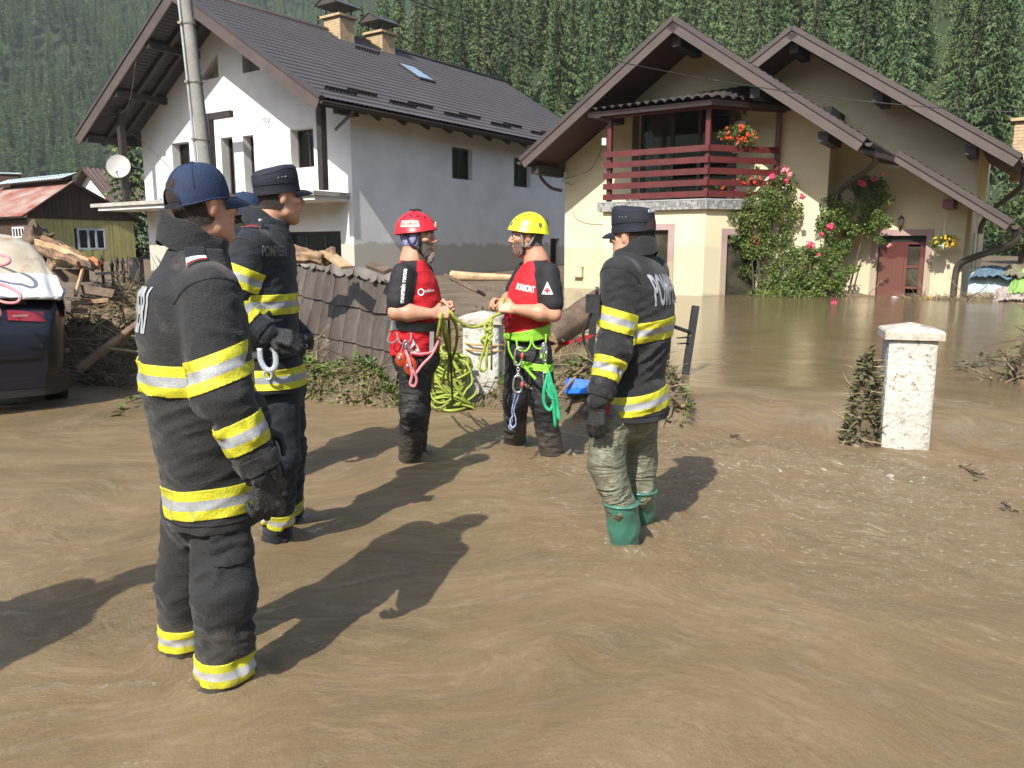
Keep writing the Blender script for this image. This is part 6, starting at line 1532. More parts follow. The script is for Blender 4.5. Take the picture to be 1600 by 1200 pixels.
def badge(T, c, right, parent, s_=.05, up=(0, 0, 1)):
    b = decal('mountain_badge', (np.array([(-s_*.62, -s_*.55, 0), (s_*.62, -s_*.55, 0), (0, s_, 0)]), [(0, 1, 2)]), c, right, up, T, m_whitep, parent, .004)
    decal('badge_cross', (np.array([(-.008, -.026, 0), (.008, -.026, 0), (.008, .014, 0), (-.008, .014, 0), (-.02, -.013, 0), (.02, -.013, 0), (.02, .002, 0), (-.02, .002, 0)])*s_/.05*.8, [(0, 1, 2, 3), (4, 5, 6, 7)]), c, right, up, T, m_redtrim, parent, .0055)
badge(T, J(650, 541, 5.25), (.97, -.2, 0), so5, .055)
# harness of the red-helmeted man
V, F = S5['sVF']; Nn = len(V); tors = np.linalg.norm(V[:, :2]-C(649, 510)[:2], axis=1) < .25
hn = bandmesh('harness', V, F, tors, (0, 0, C(0, 515)[2]), (.06, 0, 1), [-.030, .030], [mat('charcoal_webbing', (.075, .078, .082), .7, .2, 30, .2, 150)], P5, .008, .012)
T5 = S5['bvh']
mb = MB(); mb.boxf(J(672, 518, 5.22)-[.0, .02, .0], (.028, 0, 0), (0, .02, 0), (-.006, 0, -.13)); mb.boxf(J(611, 502, 5.25), (.03, 0, 0), (0, .02, 0), (-.01, 0, -.06)); mb.build('harness_strap', m_greystrap, hn, kind='stuff')
mb = MB(); Yh_ = 5.18
mb.tube(spline([J(610, 520, Yh_+.03), J(606, 532, Yh_), J(614, 536, Yh_), J(622, 528, Yh_)], 5), .005, 6); mb.tube(spline([J(620, 520, Yh_), J(624, 534, Yh_-.02), J(634, 538, Yh_-.02), J(642, 530, Yh_-.02), J(642, 520, Yh_)], 5), .0055, 6); mb.build('gear_loop', m_greystrap, hn)
mb = MB()
mb.tube(ringpts(J(632, 545, Yh_-.03), .016, .055, unit([1, .2, .25]), unit([.15, 0, 1])), .0055, 7, closed=True); mb.tube(ringpts(J(637, 550, Yh_-.05), .016, .055, unit([1, .3, -.2]), unit([-.1, 0, 1])), .0055, 7, closed=True); mb.build('carabiner', m_steel, hn)
m_or = mat('anodised_orange', (.50, .075, .03), .35, .15, 10, .05, metal=.3)
for (px, py, w_, h_) in ((627, 562, .05, .07), (641, 572, .055, .085)):
    mb = MB(); c = J(px, py, Yh_-.05); B = Blob(c-.1, c+.1, .005); B.ell(c, (w_*.8, .022, h_*.75), .01); V2, F2 = B.mesh(1); pl = rawmesh('pulley', V2, F2, m_or, hn)
mb = MB()
for (px, py) in ((624, 560), (637, 572), (644, 576)): mb.ell(J(px, py, Yh_-.075), (.012, .006, .012), 8, 6)
mb.build('pulley_axle', m_steel, hn)
mb = MB(); mb.tube(spline([J(634, 548, Yh_-.05), J(640, 565, Yh_-.08), J(644, 585, Yh_-.07), J(641, 600, Yh_-.06), J(648, 603, Yh_-.06), J(651, 592, Yh_-.07), J(645, 578, Yh_-.08)], 6), .0095, 8)
mb.tube(spline([J(647, 588, Yh_-.06), J(660, 570, Yh_-.04), J(674, 555, Yh_-.02), J(684, 535, Yh_+.06), J(688, 522, Yh_+.14)], 6), .0095, 8); mb.tube(spline([J(641, 551, Yh_-.04), J(660, 553, Yh_-.05), J(676, 549, Yh_-.0), J(686, 535, Yh_+.1)], 6), .009, 8); mb.build('safety_cord', m_pinkrope, hn)

# 6: yellow helmet, facing left
f = np.array([-.95, -.31, 0]); Y0 = 5.62; l3 = np.array([-f[1], f[0], 0])
P6 = person(on_z(838, 706), 'rescuer in yellow helmet and red shirt with lime harness, holding the rope on the right')
wl6 = J(804, 483, 5.34); wr6 = J(787, 474, 5.52)
hl6 = dict(d=(-.95, .12, .18), n=(-.05, -.90, .40), side=1, curl=(1.05, 1.1, 1.2, 1.25), sc=1.08, thumb=.8)
hr6 = dict(d=(-.75, -.55, .15), n=(-.3, .5, .8), side=-1, curl=(.9, 1.0, 1.1, 1.2), sc=1.05, thumb=.8)
S6 = dict(face=f, head=J(824, 370, 5.62), headf=(-.985, .05, -.05), hsc=1.08, neck=C(838, 408), seed=8,
    torso=[(C(823, 528), .185, .145), (C(823, 512), .19, .15), (C(825, 490), .20, .16), (C(829, 465), .208, .16), (C(835, 440), .205, .148), (C(838, 424), .165, .12), (C(839, 412), .11, .095), (C(839, 406), .082, .082)],
    arms=[dict(P=[C(843, 426)+l3*.185, J(865, 491, 5.38), wl6], hand=hl6, sl=.72), dict(P=[C(834, 426)-l3*.185, J(800, 466, 5.84), wr6], hand=hr6, sl=.68)], sgn=(-1, 1),
    legs=[dict(P=[J(813, 552, 5.71), J(806, 622, 5.70), down(on_z(803, 688))], R=[.108, .092, .085]), dict(P=[J(838, 552, 5.56), J(849, 630, 5.52), down(on_z(868, 716))], R=[.108, .092, .085])], hip=(.165, .16, .15))
so6, tr6 = rescuer(P6, S6); T = S6['bvh']; q, R = S6['q'], S6['R']
helmet(P6, np.array(S6['head'])+R@np.array([0, -.004, .038])*1.08, (-.985, .05, .04), 1.10, m_hely, False, '', None, False); chinstrap(P6, q, m_greystrap)
V, F = S6['VF']; skull_hair(P6, V, F, np.array(S6['head']), S6['headf'], 1.08, mat('grey_hair', (.11, .10, .095), .85, .4, 90, .5, 260, grain=.3))
L = (V-np.array(S6['head']))@R/1.08; patch('stubble', V, F, (L[:, 1] > .012) & (L[:, 2] < -.032) & (L[:, 2] > -.115) & ~((np.abs(L[:, 0]) < .02) & (L[:, 2] > -.072) & (L[:, 2] < -.048)), .001, m_stub, P6)
decal('chest_lettering', text_mesh('SALVAMONT', .058, .46, .0022), J(814, 450, 5.42), (.76, -.62, -.14), (.1, 0, 1), T, m_whitep, so6)
badge(T, J(859, 454, 5.25), (1, .1, 0), so6, .055)
V, F = S6['sVF']; tors = np.linalg.norm(V[:, :2]-C(824, 520)[:2], axis=1) < .25
hn = bandmesh('harness', V, F, tors, (C(824, 520)[0], 5.62, C(0, 522)[2]), (-.22, 0, 1), [-.040, .044], [m_limeweb], P6, .010, .014)
Yg = 5.36; mb = MB()
for A_ in ([(807, 532), (810, 546), (822, 548), (829, 538), (829, 526)], [(831, 526), (834, 540), (843, 545), (852, 538), (853, 522)], [(794, 533), (796, 548), (803, 562), (808, 568)]): mb.tube(spline([J(x, y, Yg) for x, y in A_], 6), .007, 7)
mb.build('gear_loop', m_limeweb, hn)
mb = MB(); G = [[J(x, y, Yg+dy) for (x, y) in col] for col, dy in (([(815, 567), (817, 572)], .0), ([(830, 568), (830, 574)], -.02), ([(850, 563), (850, 576)], .02))]; mb.grid(G); mb.grid([[J(x, y, Yg-.03) for (x, y) in r_] for r_ in ([(815, 568), (820, 566)], [(834, 593), (838, 590)])]); 
V, F = S6['tVF']; bandmesh('leg_loop', V, F, (V[:, 0] > J(812, 570, 5.5)[0]) & (V[:, 1] < 5.75), J(835, 572, 5.5), (.10, 0, 1), [-.024, .024], [m_limeweb], hn, .008, .01)
mb = MB(); mb.beam(J(817, 570, Yg-.03), J(837, 592, Yg-.02), .018, .006, (0, -1, 0)); mb.build('leg_strap_tail', m_limeweb, hn)
def biner(name, c, a, b, ux, uz, r, par, m=m_steel):
    pts = []
    ux, uz = unit(ux), unit(uz)
    for t in np.linspace(0, 2*pi, 33)[:-1]: pts.append(np.array(c)+ux*a*cos(t)+uz*(b-a)*np.sign(sin(t))*min(1, abs(sin(t))*2.2)+uz*a*sin(t))
    mb = MB(); mb.tube(pts, r, 8, closed=True); o = mb.build(name, m, par)
    mb = MB(); p = np.array(c)+ux*a; mb.tube([p-uz*.018, p+uz*.018], r*1.55, 8); mb.build('gate_sleeve', mat('red_sleeve', (.45, .06, .05), .4, .1, 8, 0) if r > .006 else m, o); return o
biner('carabiner', J(810, 557, Yg-.06), .026, .060, (1, 0, .12), (.1, 0, 1), .0068, hn); biner('carabiner', J(809, 600, Yg-.07), .030, .056, (1, 0, -.2), (.1, 0, 1), .0072, hn)
mb = MB()
for k in range(4): mb.tube(ringpts(J(809.5, 573+k*4.5, Yg-.065), .010 if k % 2 else .004, .013, (1, 0, 0), (0, 0, 1), 14), .004, 6, closed=True)
mb.build('chain', m_steel, hn)
biner('carabiner', J(848, 548, Yg-.03), .014, .055, (1, .3, .3), (.2, 0, 1), .005, hn); biner('carabiner', J(852, 592, Yg-.03), .013, .05, (1, .2, .2), (-.05, 0, 1), .005, hn); biner('carabiner', J(851, 552, Yg-.05), .014, .055, (.8, .5, -.2), (.05, 0, 1), .005, hn)
mb = MB(); mb.box(J(848, 556, Yg-.04), (.03, .014, .03)); mb.box(J(854, 579, Yg-.04), (.026, .014, .035)); mb.beam(J(850, 560, Yg-.04), J(854, 578, Yg-.04), .018, .005, (0, -1, 0)); mb.build('quickdraw', m_limeweb, hn)
mb = MB()
for A_ in ([(857, 580), (862, 600), (870, 630), (874, 655), (868, 640), (860, 612), (855, 596)], [(856, 585), (850, 610), (851, 632), (860, 640), (866, 620), (860, 598)], [(858, 590), (864, 625), (868, 668)], [(859, 590), (868, 615), (873, 640)], [(855, 592), (864, 605), (869, 618), (862, 622), (853, 605)]): mb.tube(spline([J(x, y, Yg-.05-.01*(i_ % 2)) for i_, (x, y) in enumerate(A_)], 7), .0045, 8, flat=2.6)
mb.build('sling', m_greensling, hn)
mb = MB(); mb.tube(spline([J(806, 613, Yg-.06), J(800, 640, Yg-.05), J(801, 655, Yg-.05), J(795, 668, Yg-.05), J(804, 670, Yg-.05), J(806, 655, Yg-.05), J(803, 640, Yg-.05), J(811, 616, Yg-.06)], 7), .0042, 6)
mb.tube(spline([J(801, 650, Yg-.06), J(797, 658, Yg-.06), J(800, 668, Yg-.07), J(806, 664, Yg-.06)], 6), .0055, 6); mb.build('blue_cord', mat('blue_cord', (.09, .16, .42), .7, .2, 40, .2, 200, col2=(.40, .45, .6)), hn)
mb = MB(); a = J(827, 606, 5.45); V, F = S6['tVF']; Tt = bvh(V, F)
try: decal('trouser_logo', (np.array([(-.04, -.014, 0), (.04, -.014, 0), (0, .02, 0), (-.03, -.008, 0), (.03, -.008, 0), (0, .010, 0)]), [(0, 1, 4, 3), (1, 2, 5, 4), (2, 0, 3, 5)]), J(826, 607, 5.40), (1, .1, 0), (0, 0, 1), Tt, mat('tan_print', (.42, .33, .25), .6, .05, 5, 0), tr6)
except Exception as e: print('logo', e)

# ------------------------------------------------------------------ the rope
rp = thing('climbing_rope', on_z(700, 632, .02), 'long lime green climbing rope heaped by the middle pillar and held by both rescuers', 'rope')
hA = wr5+unit(hr5['d'])*.075+[.01, .0, -.01]; hB = wl6+unit(hl6['d'])*.085+[0, 0, .0]
RR = .0108
mb = MB(); mb.tube(spline([hA+[-.06, .02, .01], hA+[.03, 0, .012], J(712, 498, 5.20), J(735, 511, 5.26), J(757, 506, 5.30), J(768, 496, 5.31), hB+[-.0, 0, -.03], hB+[.01, 0, .06]], 8), RR, 9); mb.build('held_line', m_rope, rp)
mb = MB(); Yk = 5.28
for A_ in ([(769, 497), (764, 515), (760, 530), (757, 545), (751, 563), (749, 574), (754, 580), (760, 574), (760, 560), (762, 540), (766, 520), (768, 500)], [(768, 500), (758, 507), (760, 516), (769, 512), (767, 504)], [(757, 520), (766, 517), (769, 524), (760, 529), (756, 525), (765, 530), (767, 536), (757, 537), (752, 531), (758, 524)], [(760, 505), (757, 513), (768, 520)]):
    P_ = spline([J(x, y, Yk+.012*sin(i_*2.1)) for i_, (x, y) in enumerate(A_)], 6); mb.tube(P_, RR*.92, 8)
mb.build('knot', m_rope, rp)
mb = MB(); gz0 = on_z(702, 634, .02); yy = gz0[1]
for A_ in ([(690, 490, 5.15), (683, 530, 5.25), (678, 575, 5.6), (676, 600, 6.2), (680, 612, 6.9)], [(692, 492, 5.16), (700, 530, 5.3), (702, 570, 5.7), (700, 590, 6.3), (705, 605, 7.0)], [(697, 488, 5.2), (711, 505, 5.3), (714, 530, 5.4), (706, 562, 5.8), (696, 578, 6.4), (690, 600, 7.0)], [(688, 495, 5.15), (694, 525, 5.3), (705, 565, 5.8), (712, 590, 6.6)]):
    mb.tube(spline([J(*a) for a in A_], 8), RR, 8)
mb.build('hanging_strand', m_rope, rp)
mb = MB(); mb.tube(spline([J(701, 492, 5.25), J(703, 540, 5.4), J(706, 600, 5.9), J(707, 636, 6.6)], 8), .008, 6); mb.tube(spline([J(768, 535, 5.6), J(768, 578, 5.6)], 4), .008, 6); mb.build('dark_strand', mat('wet_rope', (.07, .075, .03), .7, .2, 30, .2, 150), rp)
r = np.random.RandomState(12); mb = MB()
for k in range(15):
    pts = []; z0 = .05+.030*k; cx, cy = gz0[0]+r.normal()*.05, yy+r.normal()*.05; a = .22*(1-.35*(k/15)**2)*r.uniform(.8, 1.1); b = a*r.uniform(.6, .95); rot = r.uniform(0, 3.14); tx, ty = r.normal()*.5, r.normal()*.5
    for t in np.linspace(0, 2*pi*2.1, 44):
        x, y = a*cos(t)*(1+.1*sin(t*2.3+k)), b*sin(t)*(1+.1*cos(t*1.7+k)); X, Y = x*cos(rot)-y*sin(rot), x*sin(rot)+y*cos(rot)
        pts.append((cx+X, cy+Y, max(.02, z0+tx*X+ty*Y+.02*sin(t*3+k)+t*.003)))
    mb.tube(pts, RR, 7)
mb.build('rope_coil', m_rope, rp)
mb = MB()
for A_ in ([(662, 640), (668, 620), (690, 613), (715, 622), (738, 640)], [(672, 648), (676, 632), (700, 620), (722, 628), (741, 618), (744, 608)], [(695, 640), (703, 626), (712, 622)], [(716, 634), (728, 610), (738, 596), (730, 570), (710, 558)], [(665, 600), (690, 590), (715, 596)], [(690, 640), (716, 632), (736, 636), (742, 640)]):
    mb.tube(spline([on_y(x, y, yy-.16+.02*i_) for i_, (x, y) in enumerate(A_)], 7), RR, 8)
mb.build('loose_end', m_rope, rp)
# ------------------------------------------------------------------ pillars, fence, gate, pole, wires
m_lime_wash = mat('whitewashed_concrete', (.50, .49, .44), .85, .12, 2.5, .6, 35, grain=.12, dirt=((.24, .20, .15), 15, .565, None))
m_cap = mat('pillar_cap', (.44, .40, .33), .9, .2, 4, .5, 30, grain=.15, dirt=((.16, .13, .10), 5, .57, None))
def line_at(px, off=0.):      # where the line of the old fence is seen at a column of the picture
    k = ray(px, 500); k = k[0]/k[1]; o = WA+WN*off; t = (k*o[1]-o[0])/(WD[0]-k*WD[1]); p = o+WD*t; return np.array([p[0], p[1], 0.])
def pillar(base, wid, ztop, label, chips, rot=0., capdirt=None):
    p = thing('concrete_pillar', (base[0], base[1], -.3), label, 'pillar')
    c, s = cos(rot), sin(rot); ex = np.array([WD[0]*c-WD[1]*s, WD[1]*c+WD[0]*s, 0]); ey = np.array([-ex[1], ex[0], 0]); b = np.array([base[0], base[1], 0])
    r = np.random.RandomState(int(chips)); G = []; n = 40; w = wid/2
    for k in range(n+1):
        z = -.35+(ztop-.09+.35)*k/n; ring = []
        for (u0, v0, u1, v1) in ((-1, -1, 1, -1), (1, -1, 1, 1), (1, 1, -1, 1), (-1, 1, -1, -1)):
            for q in np.linspace(0, 1, 9)[:-1]:
                u, v = u0+(u1-u0)*q, v0+(v1-v0)*q; e = .96 if abs(u) > .97 and abs(v) > .97 else 1.
                ch = .022*max(0, float(pn(u*3+chips, v*3, z*7))-.22)*(1 if abs(u*v) > .6 else .35)*(2.2 if z < .12 else 1)
                ring.append(b+ex*u*w*e*(1-ch/w)+ey*v*w*e*(1-ch/w)+np.array([0, 0, z]))
        G.append(ring+[ring[0]])
    mb = MB(); mb.grid(G, flip=False); mb.build('shaft', m_lime_wash, p)
    h = w*1.18; zc = ztop-.095; mb = MB(); R_ = []
    for (k, z) in ((.94, zc-.002), (1, zc), (1.0, zc+.055), (.96, zc+.068), (.5, zc+.093), (.03, zc+.118)):
        R_.append([b+ex*u*h*k*(1+.012*sin(7*i_))+ey*v*h*k+[0, 0, z] for i_, (u, v) in enumerate([(-1, -1), (-.5, -1), (0, -1), (.5, -1), (1, -1), (1, 0), (1, 1), (0, 1), (-1, 1), (-1, 0), (-1, -1)])])
    mb.grid(R_, smooth=False); mb.build('cap', m_cap, p); return p
b1 = on_z(1408, 694); pillar(b1, .345, on_y(1420, 512, b1[1])[2]+.02, 'white flaking concrete pillar standing alone in the overflow on the right', 5, rot=.20)
b2 = on_z(756, 628); zt2 = on_y(750, 489, b2[1])[2]; pillar(b2, .36, zt2, 'white flaking concrete pillar behind the rope between the two rescuers', 9, rot=.36)
st = thing('ratchet_strap', (b2[0], b2[1], .5), 'two tan straps tied round the middle white pillar', 'strap')
mb = MB()
for py in (539, 548):
    z = on_y(750, py, b2[1]-.2)[2]; ex = np.array([cos(.0)*WD[0], WD[1], 0]); w = .23
    mb.tube([b2*[1, 1, 0]+[w*1.02*cos(t+.1)*(abs(cos(t+.1))**-.35 if abs(cos(t+.1)) > .3 else 1)*.86, w*1.02*sin(t+.1)*.98, z+.01*sin(t*2)] for t in np.linspace(0, 2*pi, 26)[:-1]], .010, 6, closed=True)
mb.build('strap_loop', mat('tan_webbing', (.42, .26, .09), .7, .15, 20, .2, 90), st)
# fence of pressed roofing sheet, sagging
m_tile = mat('muddy_metal_tile', (.060, .046, .037), .5, .22, 2.5, .3, 22, col2=(.095, .077, .063), stretch=(1.6, 1.6, .35), dirt=((.21, .175, .13), 3, .62, None), grain=.15)
FA, FB = line_at(618, .25), line_at(437, .9)
fe = thing('sheet_fence', (FA+FB)/2, 'sagging brown fence of pressed metal roof tiles, behind the rescuer in the red helmet', 'fence')
fd = unit(FB-FA); FL = np.linalg.norm(FB-FA); fn = unit(np.cross(fd, [0, 0, 1])); fn = fn if fn[1] < 0 else -fn
def fenceP(u, v, o=0.):      # u from the right end to the left, v up
    sag = .05*sin(u*2.2)+.03*sin(u*5+1); top0 = on_y(603, 437, FA[1])[2]; top1 = on_y(453, 405, FB[1])[2]
    z0 = .02+.10*u/FL; z1 = top0+(top1-top0)*u/FL
    return FA+fd*u+np.array([0, 0, z0+(z1-z0)*v+.012*sin(u*9)*v])+fn*(o-.22*v-.0+sag*v)
ncol = 9; tw = FL/ncol; NRW = 3
for rI in range(NRW):
    for cI in range(ncol):
        mb = MB(); G = []; v0, v1 = rI/NRW-.01, (rI+1)/NRW+.005; rr = RNG.uniform(-.008, .008)
        for i in range(9):
            u = (cI+i/8)*tw; w = .026*sin(pi*i/8)**.7; G.append([fenceP(u, v0+(v1-v0)*t, w+.030*(1-t)+rr*(1-t)+.004*RNG.uniform(-1, 1)*(t > 0)) for t in (0, .06, .5, 1)])
        mb.grid(G, flip=True); mb.build('tile', m_tile, fe)
mb = MB(); mb.grid([[fenceP(u, v, -.02) for v in np.linspace(-.25, 1, 5)] for u in np.linspace(0, FL, 16)]); mb.build('backing_sheet', m_wooddark, fe)
m_galv = mat('battered_flashing', (.22, .19, .165), .42, .2, 6, .3, 20, metal=.35, dirt=((.16, .13, .10), 4, .55, None))
for k in range(5):
    mb = MB(); G = []
    for i in range(13):
        u = (k+i/12*1.06)*FL/5.15; G.append([fenceP(u, 1, .075+.02*sin(i*1.0))-[0, 0, .045+.035*abs(sin(pi*i/4))], fenceP(u, 1, .05)+[0, 0, .035+.012*sin(i*1.3+k)], fenceP(u, 1, -.06)+[0, 0, .03]])
    mb.grid(G, flip=True); mb.build('coping_sheet', m_galv, fe)
# picket fence behind the heap
pk0 = on_y(158, 430, 11.5); pf = thing('picket_fence', on_y(200, 430, 11.3), 'row of black metal pickets with a square post sticking out of the debris heap', 'fence')
for k, (px, py, Y, w) in enumerate(((158, 398, 11.6, .035), (174, 405, 11.5, .035), (182, 400, 11.5, .035), (191, 401, 11.4, .035), (200, 400, 11.3, .035), (211, 402, 11.2, .07))):
    t = on_y(px, py, Y); mb = MB()
    if w > .05: mb.box((t[0], t[1], t[2]/2+.1), (w*2.2, w*2.2, t[2]-.2)); mb.build('post', m_black, pf)
    else: mb.tube([(t[0], t[1], .2), (t[0], t[1], t[2]-.10), (t[0], t[1], t[2]-.09), (t[0], t[1], t[2])], [w*.6, w*.6, w*.95, .004], 6); mb.build('picket', m_black, pf)
mb = MB(); mb.beam(on_y(150, 428, 11.6), on_y(214, 424, 11.2), .03, .04); mb.build('rail', m_black, pf)
# wrecked gate by the fireman in waders
gp = on_z(1064, 612, .05); gt = thing('gate_post', gp, 'leaning square black metal gate post with a hooked bar, right of the fireman in waders', 'gate post')
mb = MB(); tp = on_y(1087, 478, gp[1]+.15); mb.beam(gp-[.02, 0, .35], tp, .068, .068, (0, 1, 0)); mb.build('post', m_black, gt)
mb = MB(); G0 = on_y(1040, 492, gp[1]+.05); mb.tube(spline([on_y(1036, 470, gp[1]), on_y(1038, 492, gp[1]), on_y(1050, 508, gp[1]+.03), on_y(1066, 515, gp[1]+.05), on_y(1078, 519, gp[1]+.08)], 6), .020, 7); mb.build('hooked_bar', m_black, gt)
for py in (527, 536): mb = MB(); mb.tube([on_y(1058, py+1, gp[1]), on_y(1076, py, gp[1]+.06)], .009, 6); mb.build('bracket', m_black, gt)
rb = thing('finial_bar', on_y(1041, 578, gp[1]-.1), 'thin black iron bar with a spear finial beside the leaning gate post', 'iron bar')
mb = MB(); a, b_ = on_y(1041, 600, gp[1]-.1), on_y(1052, 470, gp[1]-.1); d = unit(b_-a); mb.tube([a-d*.2, b_, b_+d*.015, b_+d*.04, b_+d*.10], [.013, .013, .026, .020, .002], 8); mb.beam(b_-[.035, 0, .01], b_+[.035, 0, -.01], .014, .014); mb.build('bar', m_black, rb)
lp = thing('black_post', on_y(921, 600, 7.2), 'short black metal post partly hidden by the fireman in waders', 'post')
mb = MB(); mb.beam(on_y(917, 612, 7.2)-[0, 0, .2], on_y(929, 470, 7.2), .06, .06, (0, 1, 0)); mb.build('post', m_black, lp)
# concrete utility pole
YP = 14.5; pt, pb = on_y(291, 0, YP), on_y(326, 300, YP); d = unit(pb-pt); up_ = pt-d*2.5; dn = pb+d*2.4
po = thing('utility_pole', dn, 'grey concrete utility pole with a metal conduit, in front of the white house', 'utility pole')
m_pole = mat('pole_concrete', (.25, .24, .22), .9, .12, 3, .3, 25, grain=.1)
mb = MB(); mb.tube([up_, pt, pb, dn], [.082, .092, .118, .13], 20); mb.build('shaft', m_pole, po)
mb = MB(); o = np.array([-.125, -.05, 0]); mb.tube([up_+o*.85, pt+o*.9, pb+o*1.12, dn+o*1.2], .025, 8); mb.build('conduit', mat('galvanised', (.42, .43, .44), .4, .1, 8, .05, metal=.5), po)
mb = MB(); o2 = np.array([.13, -.03, 0]); mb.tube([up_+o2*.75, pt+o2*.78, pb+o2*.95, dn+o2], .009, 6); mb.build('earth_wire', m_black, po)
for t in (.12, .42, .72):
    c = pt+(pb-pt)*t; mb = MB(); mb.tube([c+np.array([.125*cos(a), .125*sin(a), 0])*(.9+.2*t) for a in np.linspace(0, 2*pi, 24)[:-1]], .007, 5, closed=True); mb.boxf(c+[-.16, -.10, -.02], (.06, 0, 0), (0, .05, 0), (0, 0, .04)); mb.build('clamp_band', m_galv, po)
wr = thing('overhead_wire', on_y(1092, 121, 18), 'thin black overhead wire running across the yellow house and the forest', 'wire')
mb = MB(); mb.tube(spline([on_y(560, -36, 13.0), on_y(640, -1, 14), on_y(735, 34, 15), on_y(850, 68, 16.2), on_y(960, 95, 17.2), on_y(1092, 121, 18), on_y(1250, 146, 18), on_y(1400, 163, 17.5), on_y(1543, 173, 17), on_y(1750, 182, 16)], 8), .011, 5); mb.build('cable', m_black, wr)
w2 = thing('service_cable', WH.P(12.6, -1.9, 5.4), 'thin drooping cable from the white house eave down its gable wall', 'cable')
mb = MB(); mb.tube(spline([WH.at(190, 90, -2.0) and WH.P(*[WH.at(213, 90, -2.0)[0], -2.0, WH.at(213, 90, -2.0)[1]]), WH.P(WH.at(200, 165, -1.5)[0], -1.5, WH.at(200, 165, -1.5)[1]), WH.P(WH.at(172, 190, -1.3)[0], -1.3, WH.at(172, 190, -1.3)[1]), WH.P(WH.at(215, 215, -.3)[0], -.3, WH.at(215, 215, -.3)[1]), WH.P(WH.at(290, 285, -.05)[0], -.05, WH.at(290, 285, -.05)[1])], 7), .010, 5); mb.build('wire', mat('grey_wire', (.30, .30, .30), .6, .1, 5, 0), w2)

# ------------------------------------------------------------------ drifted debris
def heapz(x, y, items): return sum(h*np.exp(-(((x-cx)*cos(a)+(y-cy)*sin(a))/rx)**2-((-(x-cx)*sin(a)+(y-cy)*cos(a))/ry)**2) for cx, cy, rx, ry, a, h in items)
def drift(name, items, bounds, label, nst, nlf, ntw, seed, step=.10, base=-.35, rough=.10, leafm=None, slen=.45, cat='debris', tlen=1.):
    """a mound of mud with stalks, twigs and leaves caught in it: one uncountable mass, in four layers"""
    r = np.random.RandomState(seed); (x0, y0), (x1, y1) = bounds; xs, ys = np.arange(x0, x1, step), np.arange(y0, y1, step); X, Y = np.meshgrid(xs, ys)
    zf = lambda x, y: base+heapz(x, y, items)+rough*(fbm(x*2.2+seed, y*2.2, 1., 4))*np.clip(heapz(x, y, items)/.3, 0, 1)
    Z = zf(X, Y); mb = MB(); mb.grid(np.stack([X, Y, Z], -1)); o = mb.build(name, m_wooddark if 0 else m_ground, None, loc=((x0+x1)/2, (y0+y1)/2, base)); tag(o, label, cat, None, 'stuff')
    def pick(n):
        out = []
        while len(out) < n:
            x, y = r.uniform(x0, x1), r.uniform(y0, y1); hz = heapz(x, y, items)
            if hz+base > -.03 and r.rand() < .25+hz: out.append(np.array([x, y, float(zf(x, y))]))
        return out
    V = []; F = []
    for p in pick(nst):                                   # dry stalks
        d = unit([r.normal(), r.normal()-.25, r.normal()*.45+.18]); L = slen*r.uniform(.3, 1.2); q = p+d*L+[0, 0, -.12*L]; w = unit(np.cross(d, [r.normal(), r.normal(), r.normal()]))*r.uniform(.0022, .005); m = (p+q)/2+[0, 0, .06*L]
        i = len(V); V += [p-w, p+w, m+w*.8, m-w*.8, q]; F += [(i, i+1, i+2, i+3), (i+3, i+2, i+4)]
    mb = MB(); mb.add(V, F); mb.build('stalks', m_straw, o, kind='stuff')
    V = []; F = []
    for p in pick(nlf):
        d = unit([r.normal(), r.normal(), r.normal()*.5+.2]); s = unit(np.cross(d, [r.normal(), r.normal(), 1])); L = r.uniform(.03, .085); p = p+[0, 0, r.uniform(0, .10)]; i = len(V); n = unit(np.cross(d, s))*L*.15
        V += [p, p+d*L*.5+s*L*.28+n, p+d*L, p+d*L*.5-s*L*.28+n]; F += [(i, i+1, i+2), (i, i+2, i+3)]
    if V: mb = MB(); mb.add(V, F); mb.build('leaves', leafm or m_leafdull, o, kind='stuff')
    mb = MB()
    for p in pick(ntw):
        d = unit([r.normal(), r.normal()-.1, r.normal()*.35+.2]); L = r.uniform(.3, 1.0)*tlen; pts = [p-d*.1*tlen]; dd = d
        for k in range(4): dd = unit(dd+r.normal(size=3)*.25); pts.append(pts[-1]+dd*L/4)
        a = r.uniform(.006, .016); mb.tube(pts, [a, a*.9, a*.75, a*.55, a*.3], 5, mi=int(r.rand() < .5))
    if ntw: mb.build('twigs', [m_wooddark, m_straw], o, kind='stuff')
    return o, zf
LH = [(-4.3, 10.2, 1.1, .8, -.45, 1.05), (-5.6, 11.0, 1.0, .8, -.4, 1.1), (-3.0, 9.9, 1.0, .6, -.4, .75), (-2.5, 8.9, .9, .35, -.45, .50), (-4.4, 9.0, .8, .35, -.5, .62)]
drift('debris_heap', LH, ((-7.6, 7.9), (-.9, 12.6)), 'big dark heap of drifted branches, stalks and mud between the car and the fence', 9000, 2600, 420, 3, slen=.38, rough=.22)
MH = [(-.55, 9.2, .55, .45, .2, .98), (.15, 9.4, .5, .4, .1, .72), (-.7, 10.3, 1.1, .6, -.2, .80), (.6, 11.0, .9, .6, 0, .70)]
drift('debris_mound', MH, ((-2.2, 8.2), (1.9, 12.2)), 'muddy mound of drifted reeds behind the middle white pillar', 4200, 500, 130, 5, .08, rough=.12, slen=.3, tlen=.6)
FH = [(-1.9, 8.0, .75, .20, -.47, .47), (-1.35, 7.72, .4, .16, -.4, .45), (-2.5, 8.3, .5, .22, -.47, .60)]
drift('weed_drift', FH, ((-3.4, 7.3), (-.7, 9.0)), 'drift of pale green weeds and stalks along the foot of the metal fence', 2600, 2200, 60, 7, .06, leafm=m_leaf, slen=.24, rough=.07, tlen=.5)
